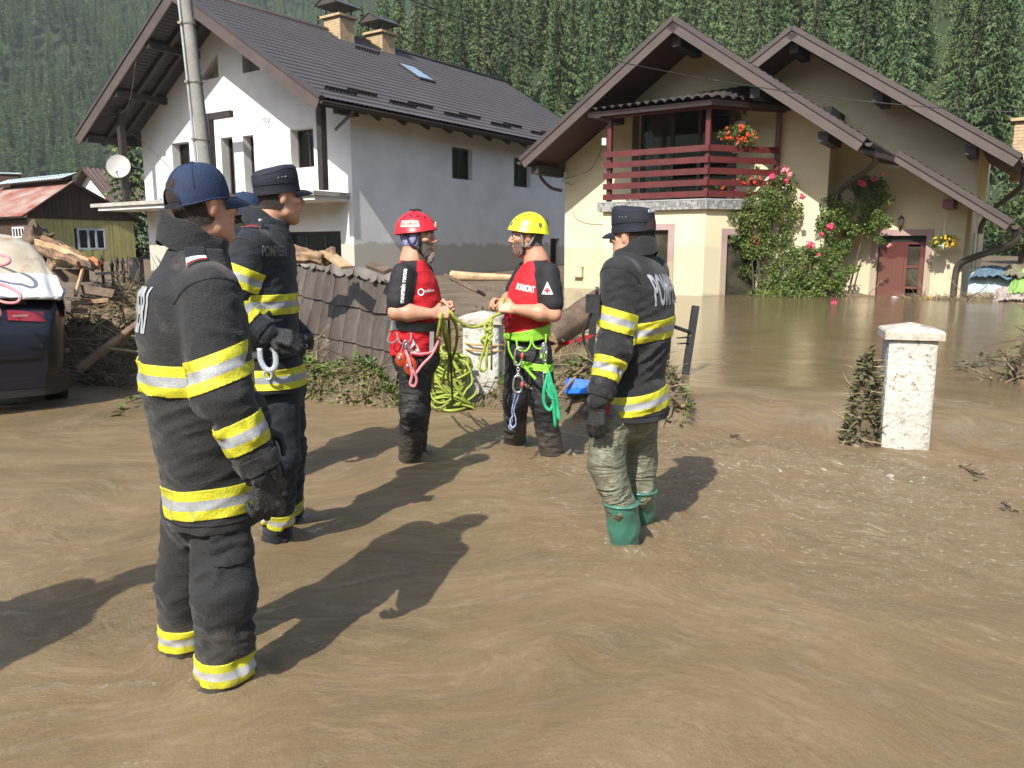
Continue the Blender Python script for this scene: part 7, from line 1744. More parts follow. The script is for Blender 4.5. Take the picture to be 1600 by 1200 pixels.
GH = [(1.35, 6.95, .32, .24, -.5, .55), (.55, 7.35, .6, .30, -.45, .55), (-.2, 7.75, .45, .22, -.45, .50), (1.0, 7.1, .5, .25, -.5, .50)]
drift('bank_debris', GH, ((-.9, 6.5), (2.0, 8.2)), 'low muddy bank with straw and weeds round the wrecked gate', 1900, 800, 60, 9, .06, leafm=m_leaf, slen=.22, rough=.06, tlen=.5)
bR = on_z(1590, 612, .15)
RH = [(bR[0]+.35, bR[1]+.15, .5, .32, 0, .86), (bR[0]+.9, bR[1]+.35, .55, .4, 0, .95)]
drift('branch_tangle', RH, ((bR[0]-.6, bR[1]-.7), (bR[0]+2.2, bR[1]+1.4)), 'tangle of dark branches and roots at the right edge of the pool', 1600, 500, 300, 11, .06, slen=.3, tlen=.6)
PH = [(b1[0]-.26, b1[1]+.10, .10, .16, 0, .78), (b1[0]-.36, b1[1]+.02, .12, .12, 0, .50)]
drift('leafy_wrack', PH, ((b1[0]-.62, b1[1]-.3), (b1[0]-.02, b1[1]+.5)), 'leafy wrack caught against the left side of the right pillar', 420, 900, 40, 13, .04, slen=.16, tlen=.30)
DL = [(YH.P(2.0, -.1, 0)[0], YH.P(2.0, -.1, 0)[1], 1.9, .42, -.57, .52), (YH.P(4.6, -.1, 0)[0], YH.P(4.6, -.1, 0)[1], 1.6, .5, -.57, .58)]
lo_ = YH.P(2.8, 0, 0); drift('doorstep_debris', DL, ((lo_[0]-3.6, lo_[1]-3.0), (lo_[0]+3.6, lo_[1]+3.0)), 'strip of floating rubbish and straw along the wall below the red door', 1500, 300, 120, 15, .12, slen=.5, rough=.05)
def log(name, a, b, r0, r1, m, label, cat, n=14, seg=10, bumpy=.12, seed=0, ends=True):
    a, b = np.array(a), np.array(b); o = thing(name, (a+b)/2, label, cat); mb = MB(); L = np.linalg.norm(b-a); d = (b-a)/L; u = unit(np.cross(d, [.1, .2, 1])); v = np.cross(d, u); G = []
    for i in range(seg+1):
        t = i/seg; c = a+(b-a)*t+u*.03*L*sin(t*3+seed)*.3
        G.append([c+(u*cos(q)+v*sin(q))*(r0+(r1-r0)*t)*(1+bumpy*float(pn(cos(q)*2+seed, sin(q)*2, t*L*3))+bumpy*.5*float(pn(cos(q)*6, sin(q)*6+seed, t*L*2))) for q in np.linspace(0, 2*pi, n+1)])
    mb.grid(G, flip=True); mb.build('log', m, o)
    for e, gI, s_ in ((a, G[0], 1), (b, G[-1], -1)):
        mb = MB(); mb.add([e]+list(gI[:-1]), [((0, 1+(k+1) % n, 1+k) if s_ < 0 else (0, 1+k, 1+(k+1) % n)) for k in range(n)]); mb.build('cut_end', m_wood, o)
    return o
log('fallen_trunk', on_y(852, 530, 8.6), on_y(945, 470, 9.2), .175, .16, m_wooddark, 'thick muddy tree trunk lying half in the pool behind the yellow-helmeted rescuer', 'trunk', seed=2, bumpy=.2)
log('pale_log', on_y(706, 431, 13.5), on_y(800, 434, 13.0), .085, .05, m_wood, 'long pale barkless log lying on the mud below the white house', 'log', seed=3)
log('slanting_pole', on_y(121, 578, 8.3), on_y(243, 486, 8.8), .052, .045, m_rot, 'long bare pole slanting up out of the water across the debris heap', 'pole', seed=5, n=9)
log('thin_branch', on_y(170, 545, 8.4), on_y(240, 553, 8.5), .022, .014, m_straw, 'thin bent branch low on the debris heap beside the fireman', 'branch', seed=6, n=7)
def plank(name, a, b, w, t, m, label, cat='plank', up=(0, 0, 1), group=None):
    mb = MB(); mb.beam(a, b, w, t, up); o = mb.build(name, m, None, loc=(np.array(a)+np.array(b))/2); return tag(o, label, cat, group)
plank('dark_board', on_y(700, 432, 10.2), on_y(752, 458, 9.7), .16, .04, m_wooddark, 'dark wet board tilted on the reed mound behind the rescuers', 'board', (0, .6, 1))
plank('timber_beam', on_y(62, 430, 10.4), on_y(131, 431, 10.2), .18, .16, m_wooddark, 'thick square timber lying level on the heap behind the car', 'beam')
plank('split_plank', on_y(60, 406, 10.9), on_y(120, 413, 10.5), .2, .035, m_wood, 'pale split plank on top of the heap behind the car', 'plank', (0, -.5, 1))
plank('short_plank', on_y(75, 408, 10.2), on_y(84, 420, 10.0), .08, .03, m_rot, 'short reddish plank stub below the pale split plank', 'plank', (0, -1, 0))
plank('thin_lath', on_y(112, 474, 9.3), on_y(170, 469, 9.2), .05, .02, m_rot, 'thin reddish lath across the middle of the heap', 'lath', (0, -1, .3))
plank('short_lath', on_y(112, 486, 9.2), on_y(136, 485, 9.15), .05, .025, m_rot, 'short orange piece of wood just below the thin lath', 'lath', (0, -1, .3))
plank('grey_board', on_y(118, 450, 9.6), on_y(178, 459, 9.4), .10, .02, m_wooddark, 'grey weathered board buried in the heap', 'board', (0, -1, .4))
plank('leaning_stick', on_y(118, 462, 9.3), on_y(131, 415, 9.9), .035, .03, m_wood, 'pale stick leaning upright against the heap', 'stick', (0, -1, 0))
plank('broken_board', on_y(508, 393, 8.9), on_y(542, 418, 8.5), .14, .03, m_wood, 'fresh broken board lying on top of the metal fence', 'board', (.3, -.5, 1))
plank('board_stub', on_y(506, 405, 8.9), on_y(522, 396, 8.8), .16, .05, m_rot, 'short wedge of split board behind the broken board on the fence', 'board', (.1, -1, .4))
plank('grey_offcut', on_y(578, 414, 8.6), on_y(606, 424, 8.3), .10, .04, m_wooddark, 'grey offcut of timber on the right end of the metal fence', 'offcut', (0, -.6, 1))
def barkslab(name, a, b, w, label, seed, m=None, th=.05):
    a, b = np.array(a), np.array(b); d = b-a; L = np.linalg.norm(d); d = d/L; s = unit(np.cross(d, [0, -.7, .7])); n = np.cross(s, d); n = n if n[1] < 0 else -n; G = []; G2 = []
    for i in range(17):
        t = i/16; ww = w*(.55+.45*sin(pi*min(1, t*1.1+.05)))*(1+.25*float(pn(t*6, seed))); row = []; row2 = []
        for j in range(17):
            q = j/16-.5; h = .05*(1-(2*q)**2)+.05*float(pn(t*5, q*7, seed))-.035*abs(float(pn(t*2.2, q*17+seed, 3.)))+.02*float(pn(t*23, q*20, seed)); row.append(a+d*L*t+s*ww*q+n*(h+th)); row2.append(a+d*L*t+s*ww*q+n*(h*.5))
        G.append(row); G2.append(row2)
    mb = MB(); mb.grid(G); mb.grid(G2, flip=True); 
    for E in ([[G[i][0], G2[i][0]] for i in range(17)], [[G[i][-1], G2[i][-1]] for i in range(17)], [G[0], G2[0]], [G[-1], G2[-1]]): mb.grid(E)
    o = mb.build(name, m or m_rot, None, loc=(a+b)/2); return tag(o, label, 'bark slab')
barkslab('bark_slab', on_y(443, 396, 8.9), on_y(506, 408, 8.8), .20, 'rough brown bark slab lying on the left end of the metal fence', 3)
for k, (x0, y0, x1, y1, Y, w, lb) in enumerate(((64, 374, 136, 409, 10.5, .11, 'upper torn strip of trunk running down from the uprooted stump'), (62, 384, 146, 416, 10.3, .12, 'second torn strip of trunk below the upper one'), (60, 393, 128, 418, 10.2, .10, 'third torn strip of trunk, nearest the car'), (78, 378, 158, 420, 10.7, .10, 'rear dark strip of trunk behind the torn ones'), (84, 400, 150, 422, 10.1, .12, 'short splintered strip at the lower end of the torn trunk'))): barkslab('trunk_strip', on_y(x0, y0, Y+.2), on_y(x1, y1, Y-.4), w, lb, 8+k*3, (m_rot, m_wood, m_rot, m_wooddark, m_wooddark)[k], th=.06)
barkslab('brick_chunk', on_y(132, 413, 10.2), on_y(160, 416, 10.1), .16, 'orange chunk of broken brick on top of the heap', 12, mat('orange_clay', (.42, .17, .08), .9, .2, 5, .3, 20), th=.05)['category'] = 'rubble'
sc_ = on_y(58, 378, 10.7); B = Blob(sc_-.6, sc_+.6, .022); B.ell(sc_, (.16, .22, .22), .05); r = np.random.RandomState(4)
for k in range(11): a = r.normal(size=3); a[1] *= .6; a = unit(a); B.cone(sc_+a*.12, sc_+a*r.uniform(.24, .36), .07, .022, .04)
V, F = B.mesh(1); V = V+vnorm(V, F)*(.025*pn(V[:, 0]*12, V[:, 1]*12, V[:, 2]*12))[:, None]; o = rawmesh('uprooted_stump', V-sc_, F, m_wooddark); o.location = sc_; tag(o, 'dark uprooted stump with broken roots on top of the heap behind the car', 'stump')
# small things afloat
def leafy_twig(name, pts, label, n, seed, m=m_leaf, L0=.05, L1=.10, spread=.05):
    r = np.random.RandomState(seed); P = spline(pts, 6); o = thing(name, P[len(P)//2], label, 'twig'); mb = MB(); mb.tube(P, np.linspace(.009, .003, len(P)), 6); mb.build('stem', m_wooddark, o); lf = MB()
    for k in range(n):
        p = P[r.randint(len(P)//4, len(P))]+r.normal(size=3)*[spread, spread, .015]; d = unit([r.normal(), r.normal(), r.normal()*.3]); s = unit(np.cross(d, [0, 0, 1])); L = r.uniform(L0, L1); z = np.array([0, 0, .012])
        b = len(lf.v); lf.add([p, p+d*L*.35+s*L*.26+z, p+d*L*.75+s*L*.16+z, p+d*L, p+d*L*.75-s*L*.16+z*.3, p+d*L*.35-s*L*.26], [(0, 1, 2, 3), (0, 3, 4, 5)])
    lf.build('leaves', m, o, kind='stuff'); return o
tw = lambda L, z: [on_z(x, y, z)+[0, 0, dz] for x, y, dz in L]
leafy_twig('leafy_twig', tw([(238, 618, .0), (215, 628, .03), (196, 634, .02), (176, 648, .01)], .03), 'small leafy green twig floating just left of the nearest fireman', 9, 3, L0=.08, L1=.15, spread=.02)
leafy_twig('drift_sprig', tw([(1590, 570, .1), (1560, 575, .14), (1525, 580, .10), (1490, 590, .03)], .17), 'muddy leafy sprig floating in the pool left of the branch tangle', 90, 4, m_leafdull, .05, .09, .07)
for (a, lb, sd) in ((((1142, 680), (1152, 683), (1166, 690)), 'short dark twig drifting below the weir', 5), (((1566, 786), (1578, 792), (1590, 800)), 'dark leaf stalk drifting at the right edge', 6), (((1500, 728), (1530, 742), (1552, 752)), 'bent brown stalk drifting below the right pillar', 7)):
    leafy_twig('drift_twig', [on_z(x, y, .02+.015*(i_ == 1)) for i_, (x, y) in enumerate(a)], lb, 7, sd, m_wooddark, .03, .05, .02)
bl = on_y(902, 606, 7.1); o = thing('plastic_crate', bl, 'bright blue broken plastic crate stuck in the bank behind the fireman', 'crate'); mbl = mat('blue_plastic', (.02, .13, .55), .4, .1, 6, .05, dirt=((.2, .18, .14), 9, .62, None))
mb = MB(); mb.beam(on_y(884, 614, 7.1), on_y(889, 593, 7.15), .05, .02, (0, -1, 0)); mb.build('side', mbl, o); mb = MB(); mb.beam(on_y(888, 598, 7.12), on_y(922, 603, 7.05), .10, .018, (0, -.8, .6)); mb.build('rim', mbl, o)
mb = MB(); mb.beam(on_y(886, 611, 7.05), on_y(918, 611, 7.0), .07, .015, (0, -.6, 1)); mb.build('base', mbl, o)
log('brown_stick', on_y(873, 618, 6.9), on_y(921, 562, 7.4), .014, .010, m_rot, 'thin brown stick leaning over the blue plastic crate', 'stick', n=7, bumpy=.05)
rs = thing('red_strap', on_y(890, 535, 5.6), 'red webbing strap stretched behind the yellow-helmeted rescuer', 'strap'); mb = MB()
P_ = spline([on_y(858, 536, 5.75), on_y(880, 537, 5.6), on_y(905, 531, 5.3), on_y(934, 521, 4.6)], 8); G = [[p+[0, 0, .016*cos(i*.35)], p-[0, .006+.016*sin(i*.35), .016*cos(i*.35)]] for i, p in enumerate(P_)]; mb.grid(G); mb.grid([[a+[0, .003, 0], b+[0, .003, 0]] for a, b in G], flip=True); mb.build('webbing', mat('red_webbing', (.52, .015, .03), .6, .1, 30, .15, 150), rs)
# mattress and bedding by the house corner
mw = YH.P(3.75, .45, .1); mt = thing('mattress', mw, 'pale blue mattress leaning by the corner of the yellow house', 'mattress')
def cushion(c, ax, ay, az, sub=8, pw=4., noise=.02, seed=0):
    V = []; F = []; n, m = 20, 12; mb = MB(); G = []
    for i in range(n+1):
        a = -pi/2+pi*i/n; row = []
        for j in range(2*m+1):
            t = 2*pi*j/(2*m); e = lambda q: np.sign(q)*abs(q)**(2/pw); x, y, z = e(cos(a))*e(cos(t)), e(cos(a))*e(sin(t)), e(sin(a)); p = c+np.array(ax)*x+np.array(ay)*y+np.array(az)*z; row.append(p+unit(p-c)*noise*float(pn(p[0]*4+seed, p[1]*4, p[2]*4)))
        G.append(row)
    return mb.grid(G, flip=False)
m_matt = mat('pale_blue_ticking', (.34, .43, .46), .85, .1, 4, .15, 40, dirt=((.25, .21, .16), 2.2, .55, (.1, .9)))
cushion(YH.P(3.95, .25, .42), YH.s*.62+np.array([0, 0, -.12]), YH.d*.10+np.array([0, 0, .05]), np.array([0, 0, .40])+YH.d*.22, pw=7., noise=.02).build('mattress_body', m_matt, mt)
bd_ = thing('bedding', YH.P(4.3, .3, .9), 'heap of green, white and blue blankets on the pale mattress', 'bedding')
def blanket(nm, s0, s1, d0, z0, z1, fall, m_, seed):
    G = []
    for i in range(33):
        a = i/32; row = []
        for j in range(17):
            b = j/16; s_ = s0+(s1-s0)*a; d_ = d0+.55*(1-b)-.25*b; z = z0+(z1-z0)*(sin(pi*a)**.6)*(1-.55*b)-fall*b*b+.06*(1-2*abs(float(pn(a*7+seed, b*2.5, seed))))+.03*float(pn(a*15, b*6, seed)); row.append(YH.P(s_, d_, max(.14, z)))
        G.append(row)
    mb = MB(); mb.grid(G); mb.grid([[q+[0, 0, -.015] for q in r_] for r_ in G], flip=True); mb.build(nm, m_, bd_)
blanket('blue_quilt', 3.35, 4.3, .3, .82, 1.05, .10, mat('blue_quilt', (.09, .14, .19), .9, .3, 6, .2, 30), 2); blanket('khaki_blanket', 4.0, 4.6, .35, .86, 1.08, .12, mat('khaki_blanket', (.17, .16, .10), .9, .2, 6, .2, 30), 5)
blanket('green_blanket', 4.25, 4.95, .05, .62, 1.0, .35, mat('green_blanket', (.20, .36, .09), .9, .2, 6, .2, 30), 7); blanket('floral_sheet', 3.95, 4.85, -.1, .42, .62, .26, mat('floral_sheet', (.33, .31, .28), .9, .2, 9, .2, 30, col2=(.42, .31, .28), dirt=((.2, .17, .13), 4, .56, None)), 9)
cushion(YH.P(5.25, .0, .26), YH.s*.75, YH.d*.2, np.array([0, 0, .14]), pw=5., noise=.02).build('blue_cushion', m_matt, bd_)
for k, (s0, z0, s1, z1, d_, m_, lb) in enumerate(((4.9, .3, 6.2, 1.3, .8, m_rot, 'reddish plank leaning at the right end of the bedding'), (4.75, .5, 6.0, 2.0, 1.2, m_wooddark, 'long dark plank leaning behind the bedding'), (5.0, .35, 6.6, .85, .5, m_rot, 'low reddish plank at the far right edge'), (4.55, .9, 4.75, 2.2, 1.5, m_wooddark, 'upright grey board at the back of the house corner'), (5.3, .3, 6.6, 1.7, 1.1, m_wood, 'pale plank leaning in the right-hand wood pile'))): plank('leaning_plank', YH.P(s0, d_, z0), YH.P(s1, d_+.2, z1), .17, .04, m_, lb, 'plank', YH.d)
plank('floating_plank', YH.P(2.9, -.75, .19), YH.P(5.6, -.95, .20), .14, .05, m_wood, 'long pale plank afloat along the rubbish strip', 'plank'); plank('floating_lath', YH.P(3.4, -1.0, .18), YH.P(6.2, -.7, .2), .07, .04, m_straw, 'thin pale lath afloat in front of the long plank', 'plank')
m_trash = [mat('trash_blue', (.25, .36, .45), .5, .1, 5, .1), mat('trash_white', (.6, .58, .53), .6, .1, 5, .1), mat('trash_yellow', (.55, .38, .06), .6, .1, 5, .1), mat('trash_green', (.12, .32, .30), .5, .1, 5, .1)]
for px, py, a, b, c, mi, lb, nm in ((1345, 463, .34, .08, .09, 0, 'pale blue plastic bag in the rubbish under the door', 'plastic_bag'), (1400, 468, .20, .08, .06, 1, 'small white plastic scrap under the red door', 'plastic_bag'), (1430, 463, .22, .14, .11, 3, 'round green plastic bag under the red door', 'plastic_bag'), (1468, 466, .13, .10, .05, 1, 'white dish afloat right of the red door', 'plastic_dish'), (1540, 470, .28, .06, .07, 2, 'yellow toy-like plastic piece afloat at the right', 'plastic_piece'), (1450, 468, .3, .12, .05, 2, 'torn orange foam piece afloat by the door', 'foam_piece')):
    p = on_z(px, py, .16); mb = cushion(p+[0, 0, c*.5], YH.s*a*.7+np.array([0, 0, -.03]), YH.d*b, np.array([0, 0, c]), pw=2.4, noise=.05, seed=px); o = mb.build(nm, m_trash[mi]); tag(o, lb, 'rubbish')
for px, py, a, c, lb in ((1290, 463, .75, .13, 'long dark sack at the foot of the roses'), (1330, 466, .55, .10, 'dark sodden bundle left of the red door')):
    p = on_z(px, py, .15); o = cushion(p+[0, 0, c*.4], YH.s*a, YH.d*.2, np.array([0, 0, c]), pw=2.6, noise=.08, seed=px).build('sodden_bundle', m_wooddark); tag(o, lb, 'bundle')
# ------------------------------------------------------------------ roses and flower baskets on the yellow house
def leafcloud(blobs, n, L0, L1, seed, droop=.0):
    """many small leaves spread unevenly through a few clumps"""
    r = np.random.RandomState(seed); V = []; F = []; w = np.array([b[1][0]*b[1][1]*b[1][2] for b in blobs])**.75; w /= w.sum()
    while len(F) < n*2:
        b = blobs[r.choice(len(blobs), p=w)]; q = r.normal(size=3); q /= np.linalg.norm(q); rad = r.rand()**.38*1.05
        p = np.array(b[0])+q*np.array(b[1])*rad
        if float(pn(p[0]*2.6+seed, p[1]*2.6, p[2]*2.6)) < -.22+.22*(rad > .85): continue
        d = unit(q*.6+r.normal(size=3)*.8-[0, 0, droop]); s = unit(np.cross(d, r.normal(size=3))); L = r.uniform(L0, L1); i = len(V); nn = np.cross(d, s)*L*.12
        V += [p, p+d*L*.45+s*L*.33+nn, p+d*L, p+d*L*.45-s*L*.33+nn]; F += [(i, i+1, i+2), (i, i+2, i+3)]
    mb = MB(); mb.add(V, F); return mb
m_rosepink = mat('rose_petals', (.62, .035, .13), .6, .15, 30, 0, col2=(.78, .11, .24), trans=.2)
m_rosepale = mat('faded_petals', (.70, .25, .28), .6, .15, 30, 0, col2=(.80, .42, .42), trans=.2)
m_geran = mat('geranium_petals', (.68, .05, .025), .6, .15, 30, 0, col2=(.80, .14, .06), trans=.15)
m_yelfl = mat('yellow_petals', (.78, .50, .02), .6, .15, 30, 0, trans=.15)
def bloom(parent, p, r_, m, seed, name='flower'):
    r = np.random.RandomState(seed); mb = MB()
    for k in range(16):
        q = unit(r.normal(size=3)+[0, -.3, .2]); s = unit(np.cross(q, r.normal(size=3))); t = np.cross(q, s); c = np.array(p)+q*r_*r.uniform(.2, .8); a = r_*r.uniform(.35, .6)
        mb.add([c-s*a, c+t*a*.9+q*a*.3, c+s*a, c-t*a*.7+q*a*.1], [(0, 1, 2), (0, 2, 3)])
    return mb.build(name, m, parent)
def yat(px, py, d): s, z = YH.at(px, py, d); return YH.P(s, d, z)
def rose(label, blobs, n, flowers, stems, seed, d0):
    B_ = [(yat(x, y, d), (rx*1.18, rx*.66, rz*1.14)) for x, y, d, rx, rz in blobs]; base = yat(*stems[0][0]); t = thing('rose_bush', base, label, 'rose bush')
    leafcloud(B_, n, .045, .10, seed, .35).build('foliage', m_leaf, t, kind='stuff')
    for st_ in stems:
        mb = MB(); P = spline([yat(*q) for q in st_], 6); mb.tube(P, np.linspace(.028, .010, len(P)), 6); mb.build('stem', m_bark, t)
    for i, (x, y, r_, pale) in enumerate(flowers): bloom(t, yat(x, y, d0-.30), r_, m_rosepale if pale else m_rosepink, seed*50+i)
rose('tall climbing rose with pink blooms at the right corner of the balcony', [(1190, 325, -1.0, .55, .50), (1170, 350, -1.1, .50, .55), (1215, 300, -.7, .40, .40), (1230, 290, -.35, .22, .32), (1195, 385, -.9, .55, .35), (1160, 385, -1.1, .4, .3), (1205, 430, -.8, .35, .4), (1165, 425, -1.0, .18, .25), (1240, 330, -.35, .22, .25), (1225, 365, -.4, .25, .25)], 8500,
     [(1205, 276, .14, 0), (1226, 267, .17, 1), (1234, 273, .12, 1), (1229, 283, .10, 0), (1253, 308, .11, 0), (1182, 373, .14, 0), (1184, 380, .08, 0), (1150, 297, .06, 0)], [((1190, 462, -1.0), (1186, 420, -1.0), (1182, 370, -1.0), (1195, 310, -.9)), ((1178, 460, -1.1), (1175, 410, -1.1), (1165, 360, -1.1)), ((1205, 400, -.7), (1208, 300, -.7), (1206, 276, -.8))], 3, -.7)
rose('low spreading rose standing in the water below the house corner', [(1240, 440, -.9, .55, .36), (1200, 455, -1.0, .45, .24), (1275, 430, -.8, .50, .45), (1255, 400, -.7, .40, .30), (1300, 445, -.7, .35, .35), (1290, 405, -.6, .35, .3), (1225, 462, -1.2, .6, .14), (1275, 463, -1.0, .5, .14), (1235, 405, -.7, .25, .2)], 9000,
     [(1265, 383, .16, 0), (1298, 355, .15, 0), (1284, 366, .08, 0), (1280, 398, .07, 0), (1256, 417, .05, 0)], [((1250, 468, -.9), (1252, 440, -.9), (1258, 400, -.8), (1266, 385, -.9)), ((1270, 468, -.8), (1285, 420, -.7), (1298, 360, -.7))], 5, -.8)
rose('climbing rose leaning over the downpipe towards the red door', [(1330, 340, .1, .50, .45), (1305, 350, .0, .45, .40), (1350, 310, .2, .40, .40), (1345, 290, .2, .30, .25), (1372, 300, .3, .22, .35), (1365, 345, .3, .40, .35), (1310, 385, .1, .40, .40), (1380, 372, .35, .18, .18), (1330, 410, .2, .25, .4), (1385, 310, .35, .16, .14), (1300, 320, .1, .25, .25)], 8500,
     [(1346, 285, .16, 0), (1366, 279, .10, 0), (1378, 272, .09, 1), (1386, 271, .07, 1), (1390, 383, .08, 1), (1318, 352, .08, 0)], [((1312, 462, .3), (1310, 400, .2), (1330, 340, .15), (1348, 288, .1)), ((1325, 460, .4), (1345, 380, .35), (1370, 300, .3))], 7, .3)
fl = bloom(thing('floating_bloom', on_z(1303, 474, .17), 'pink rose bloom afloat in front of the bushes', 'flower'), on_z(1303, 474, .2), .13, m_rosepink, 77)
def basket(name, label, c, rx, rz, n, nf, mf, seed, chain=0., pot=True, lm=None, fr=.05):
    c = np.array(c); t = thing(name, c, label, 'hanging basket'); leafcloud([(c, (rx, rx*.75, rz)), (c+[rx*.3, 0, rz*.2], (rx*.7, rx*.6, rz*.8)), (c-[rx*.4, 0, rz*.2], (rx*.6, rx*.5, rz*.7))], n, .04, .08, seed).build('foliage', lm or m_leaf, t, kind='stuff')
    r = np.random.RandomState(seed)
    for k in range(nf):
        q = unit(r.normal(size=3)+[0, -.8, .35]); bloom(t, c+q*np.array([rx, rx*.75, rz])*r.uniform(.8, 1.1), fr*r.uniform(.7, 1.2), mf, seed*9+k)
    if pot: mb = MB(); mb.tube([c+[0, 0, -rz*.2], c+[0, 0, -rz*.75], c+[0, 0, -rz*1.15]], [.15, .135, .10], 16); mb.build('pot', m_white, t)
    if chain:
        mb = MB(); mb.tube([c+[0, 0, rz*.7], c+[0, 0, rz*.7+.14]], .016, 6)
        for s_ in (-1, 1): mb.tube([c+[s_*.13, 0, -rz*.2], c+[0, 0, rz*.9]], .007, 5)
        for k in range(int(chain/.06)): mb.tube(ringpts(c+[0, 0, rz*.9+.1+k*.06], .016 if k % 2 else .006, .035, (1, 0, 0), (0, 0, 1), 10), .006, 5, closed=True)
        mb.build('chain', m_white, t)
    return t
basket('hanging_basket', 'white hanging basket of yellow flowers right of the red door', yat(1474, 378, DB-.55), .33, .19, 700, 22, m_yelfl, 3, chain=.55, fr=.05)
basket('flower_box', 'white pot of red and orange geraniums on the balcony rail', yat(1151, 216, -1.15), .52, .34, 2600, 60, m_geran, 5, fr=.05)
basket('hanging_basket', 'trailing dull green plant hanging under the balcony canopy', yat(1158, 186, -.7), .20, .30, 500, 8, m_rosepale, 8, chain=.35, lm=m_leafdull, fr=.05)
for px, py, n, nf, lb, sd in ((1120, 293, 240, 6, 'low planter of red flowers on the balcony floor behind the slats', 11), (1165, 283, 240, 9, 'second low planter of red flowers near the balcony corner', 12)): basket('planter', lb, yat(px, py, -.9), .42, .16, n, nf, m_geran, sd, pot=False, fr=.06)['category'] = 'planter'

# ------------------------------------------------------------------ the half-covered car
CB = on_z(113, 640); CH = unit([-.555, .832, 0]); CR = np.array([CH[1], -CH[0], 0]); CO = np.array([CB[0], CB[1], 0])-CR*.90
def CP_(t, x, z): return CO+CH*t+CR*x+np.array([0, 0, z-.06])
car = thing('parked_car', CP_(2.2, 0, 0), 'dark navy car at the left edge, its rear window covered with a sheet', 'car')
m_car = mat('navy_car_paint', (.007, .008, .013), .25, .1, 3, 0, spec=.45, coat=.15, dirt=((.06, .052, .045), 16, .66, None))
m_carblk = mat('car_trim', (.012, .012, .013), .5, .2, 8, .1, dirt=((.05, .042, .035), 9, .60, None))
m_tail = mat('tail_lamp', (.22, .006, .012), .15, .1, 8, 0, spec=.7, coat=.5)
TOP = lambda t: float(np.interp(t, [0, .03, .07, .13, .40, .65, .95, 1.5, 2.3, 2.9, 3.4, 4.3, 4.55], [.66, .90, 1.0, 1.08, 1.36, 1.58, 1.66, 1.70, 1.66, 1.36, 1.06, .92, .62]))
def csec(t, o=0.):
    """half section of the car body at t metres from the tail: (x, z) from sill to centre line"""
    tp = TOP(t); bl = 1.02; rear = float(np.interp(t, [0, .05, .15, .35, 4.2, 4.55], [.80, .88, .955, 1., 1., .84]))
    P = []
    for q in np.linspace(0, 1, 22):
        if q < .5: z = .30+(min(bl, tp)-.30)*q*2; x = .90+.03*sin(pi*min(1, (z-.30)/.8))-.03*(z < .42)
        else:
            k = (q-.5)*2
            if tp > bl+.02: z = bl+(tp-bl)*sin(k*pi/2)**.9; x = .905-(.905-.70)*min(1, (z-bl)/.6)**1.15; x = x*(1-max(0, (k-.55)/.45)**1.7)
            else: z = tp+.004*k; x = .90*(1-k**1.6) if k > 0 else .90
        P.append((x*rear+o*(1 if q < .9 else .3), z+o*(q > .5)))
    return P
ts = np.concatenate([[0, .02, .05, .09, .13, .18], np.linspace(.24, 4.3, 34), [4.45, 4.55]])
G = []
for t in ts:
    h = csec(t); G.append([CP_(t, x, z) for x, z in h]+[CP_(t, -x, z) for x, z in h[::-1]])
mb = MB(); mb.grid(G, flip=True); h = csec(0); mb.add([CP_(0, x, z) for x, z in h]+[CP_(0, -x, z) for x, z in h[::-1]], [tuple(range(2*len(h)))]); mb.build('body', m_car, car)
def rearstrip(x0, x1, z0, z1, proud, thick, m, name, par=car, wrap=0., n=14, tilt=0.):
    """piece following the tail of the car"""
    mb = MB(); A = []; Bq = []
    for i in range(n+1):
        x = x0+(x1-x0)*i/n; ra = []; rb_ = []
        for z_ in np.linspace(z0, z1, 5):
            z = z_+tilt*(x-x0); lt = float(np.interp(z, [.3, .66, .90, 1.0, 1.08, 1.36, 1.58], [.03, .0, .03, .07, .13, .40, .65])); cr = .30*max(0, (abs(x)-.70)/.22)**2; t = lt+cr-proud*(1 if abs(x) < .84 else .5)
            xx = x+(proud if abs(x) > .84 else 0)*np.sign(x); ra.append(CP_(t, xx, z)); rb_.append(CP_(t+thick, xx*.985, z))
        A.append(ra); Bq.append(rb_)
    mb.grid(A); mb.grid(Bq, flip=True); mb.grid([[a[0], b[0]] for a, b in zip(A, Bq)]); mb.grid([[a[-1], b[-1]] for a, b in zip(A, Bq)]); mb.grid([A[0], Bq[0]]); mb.grid([A[-1], Bq[-1]]); return mb.build(name, m, par)
for s_ in (1, -1):
    tl = rearstrip(s_*.46, s_*.925, .93, 1.02, .012, .05, m_tail, 'tail_lamp', tilt=-.10*s_); rearstrip(s_*.50, s_*.62, .955, .975, .018, .02, mat('lamp_clear', (.22, .12, .12), .2, .1, 8, 0, spec=.7), 'reversing_lamp', tl)
    rearstrip(s_*.50, s_*.86, .42, .45, .016, .03, m_tail, 'reflector_strip')
rearstrip(-.92, .92, .22, .40, .022, .10, m_carblk, 'lower_bumper'); rearstrip(-.92, .92, .575, .61, .030, .05, m_car, 'bumper_edge'); rearstrip(-.62, .62, 1.06, 1.40, .012, .02, m_glass, 'rear_window')
mb = MB(); mb.boxf(CP_(-.012, -.27, .68), CR*.54, (0, 0, .12), CH*.02); mb.build('tailgate_recess', m_carblk, car)
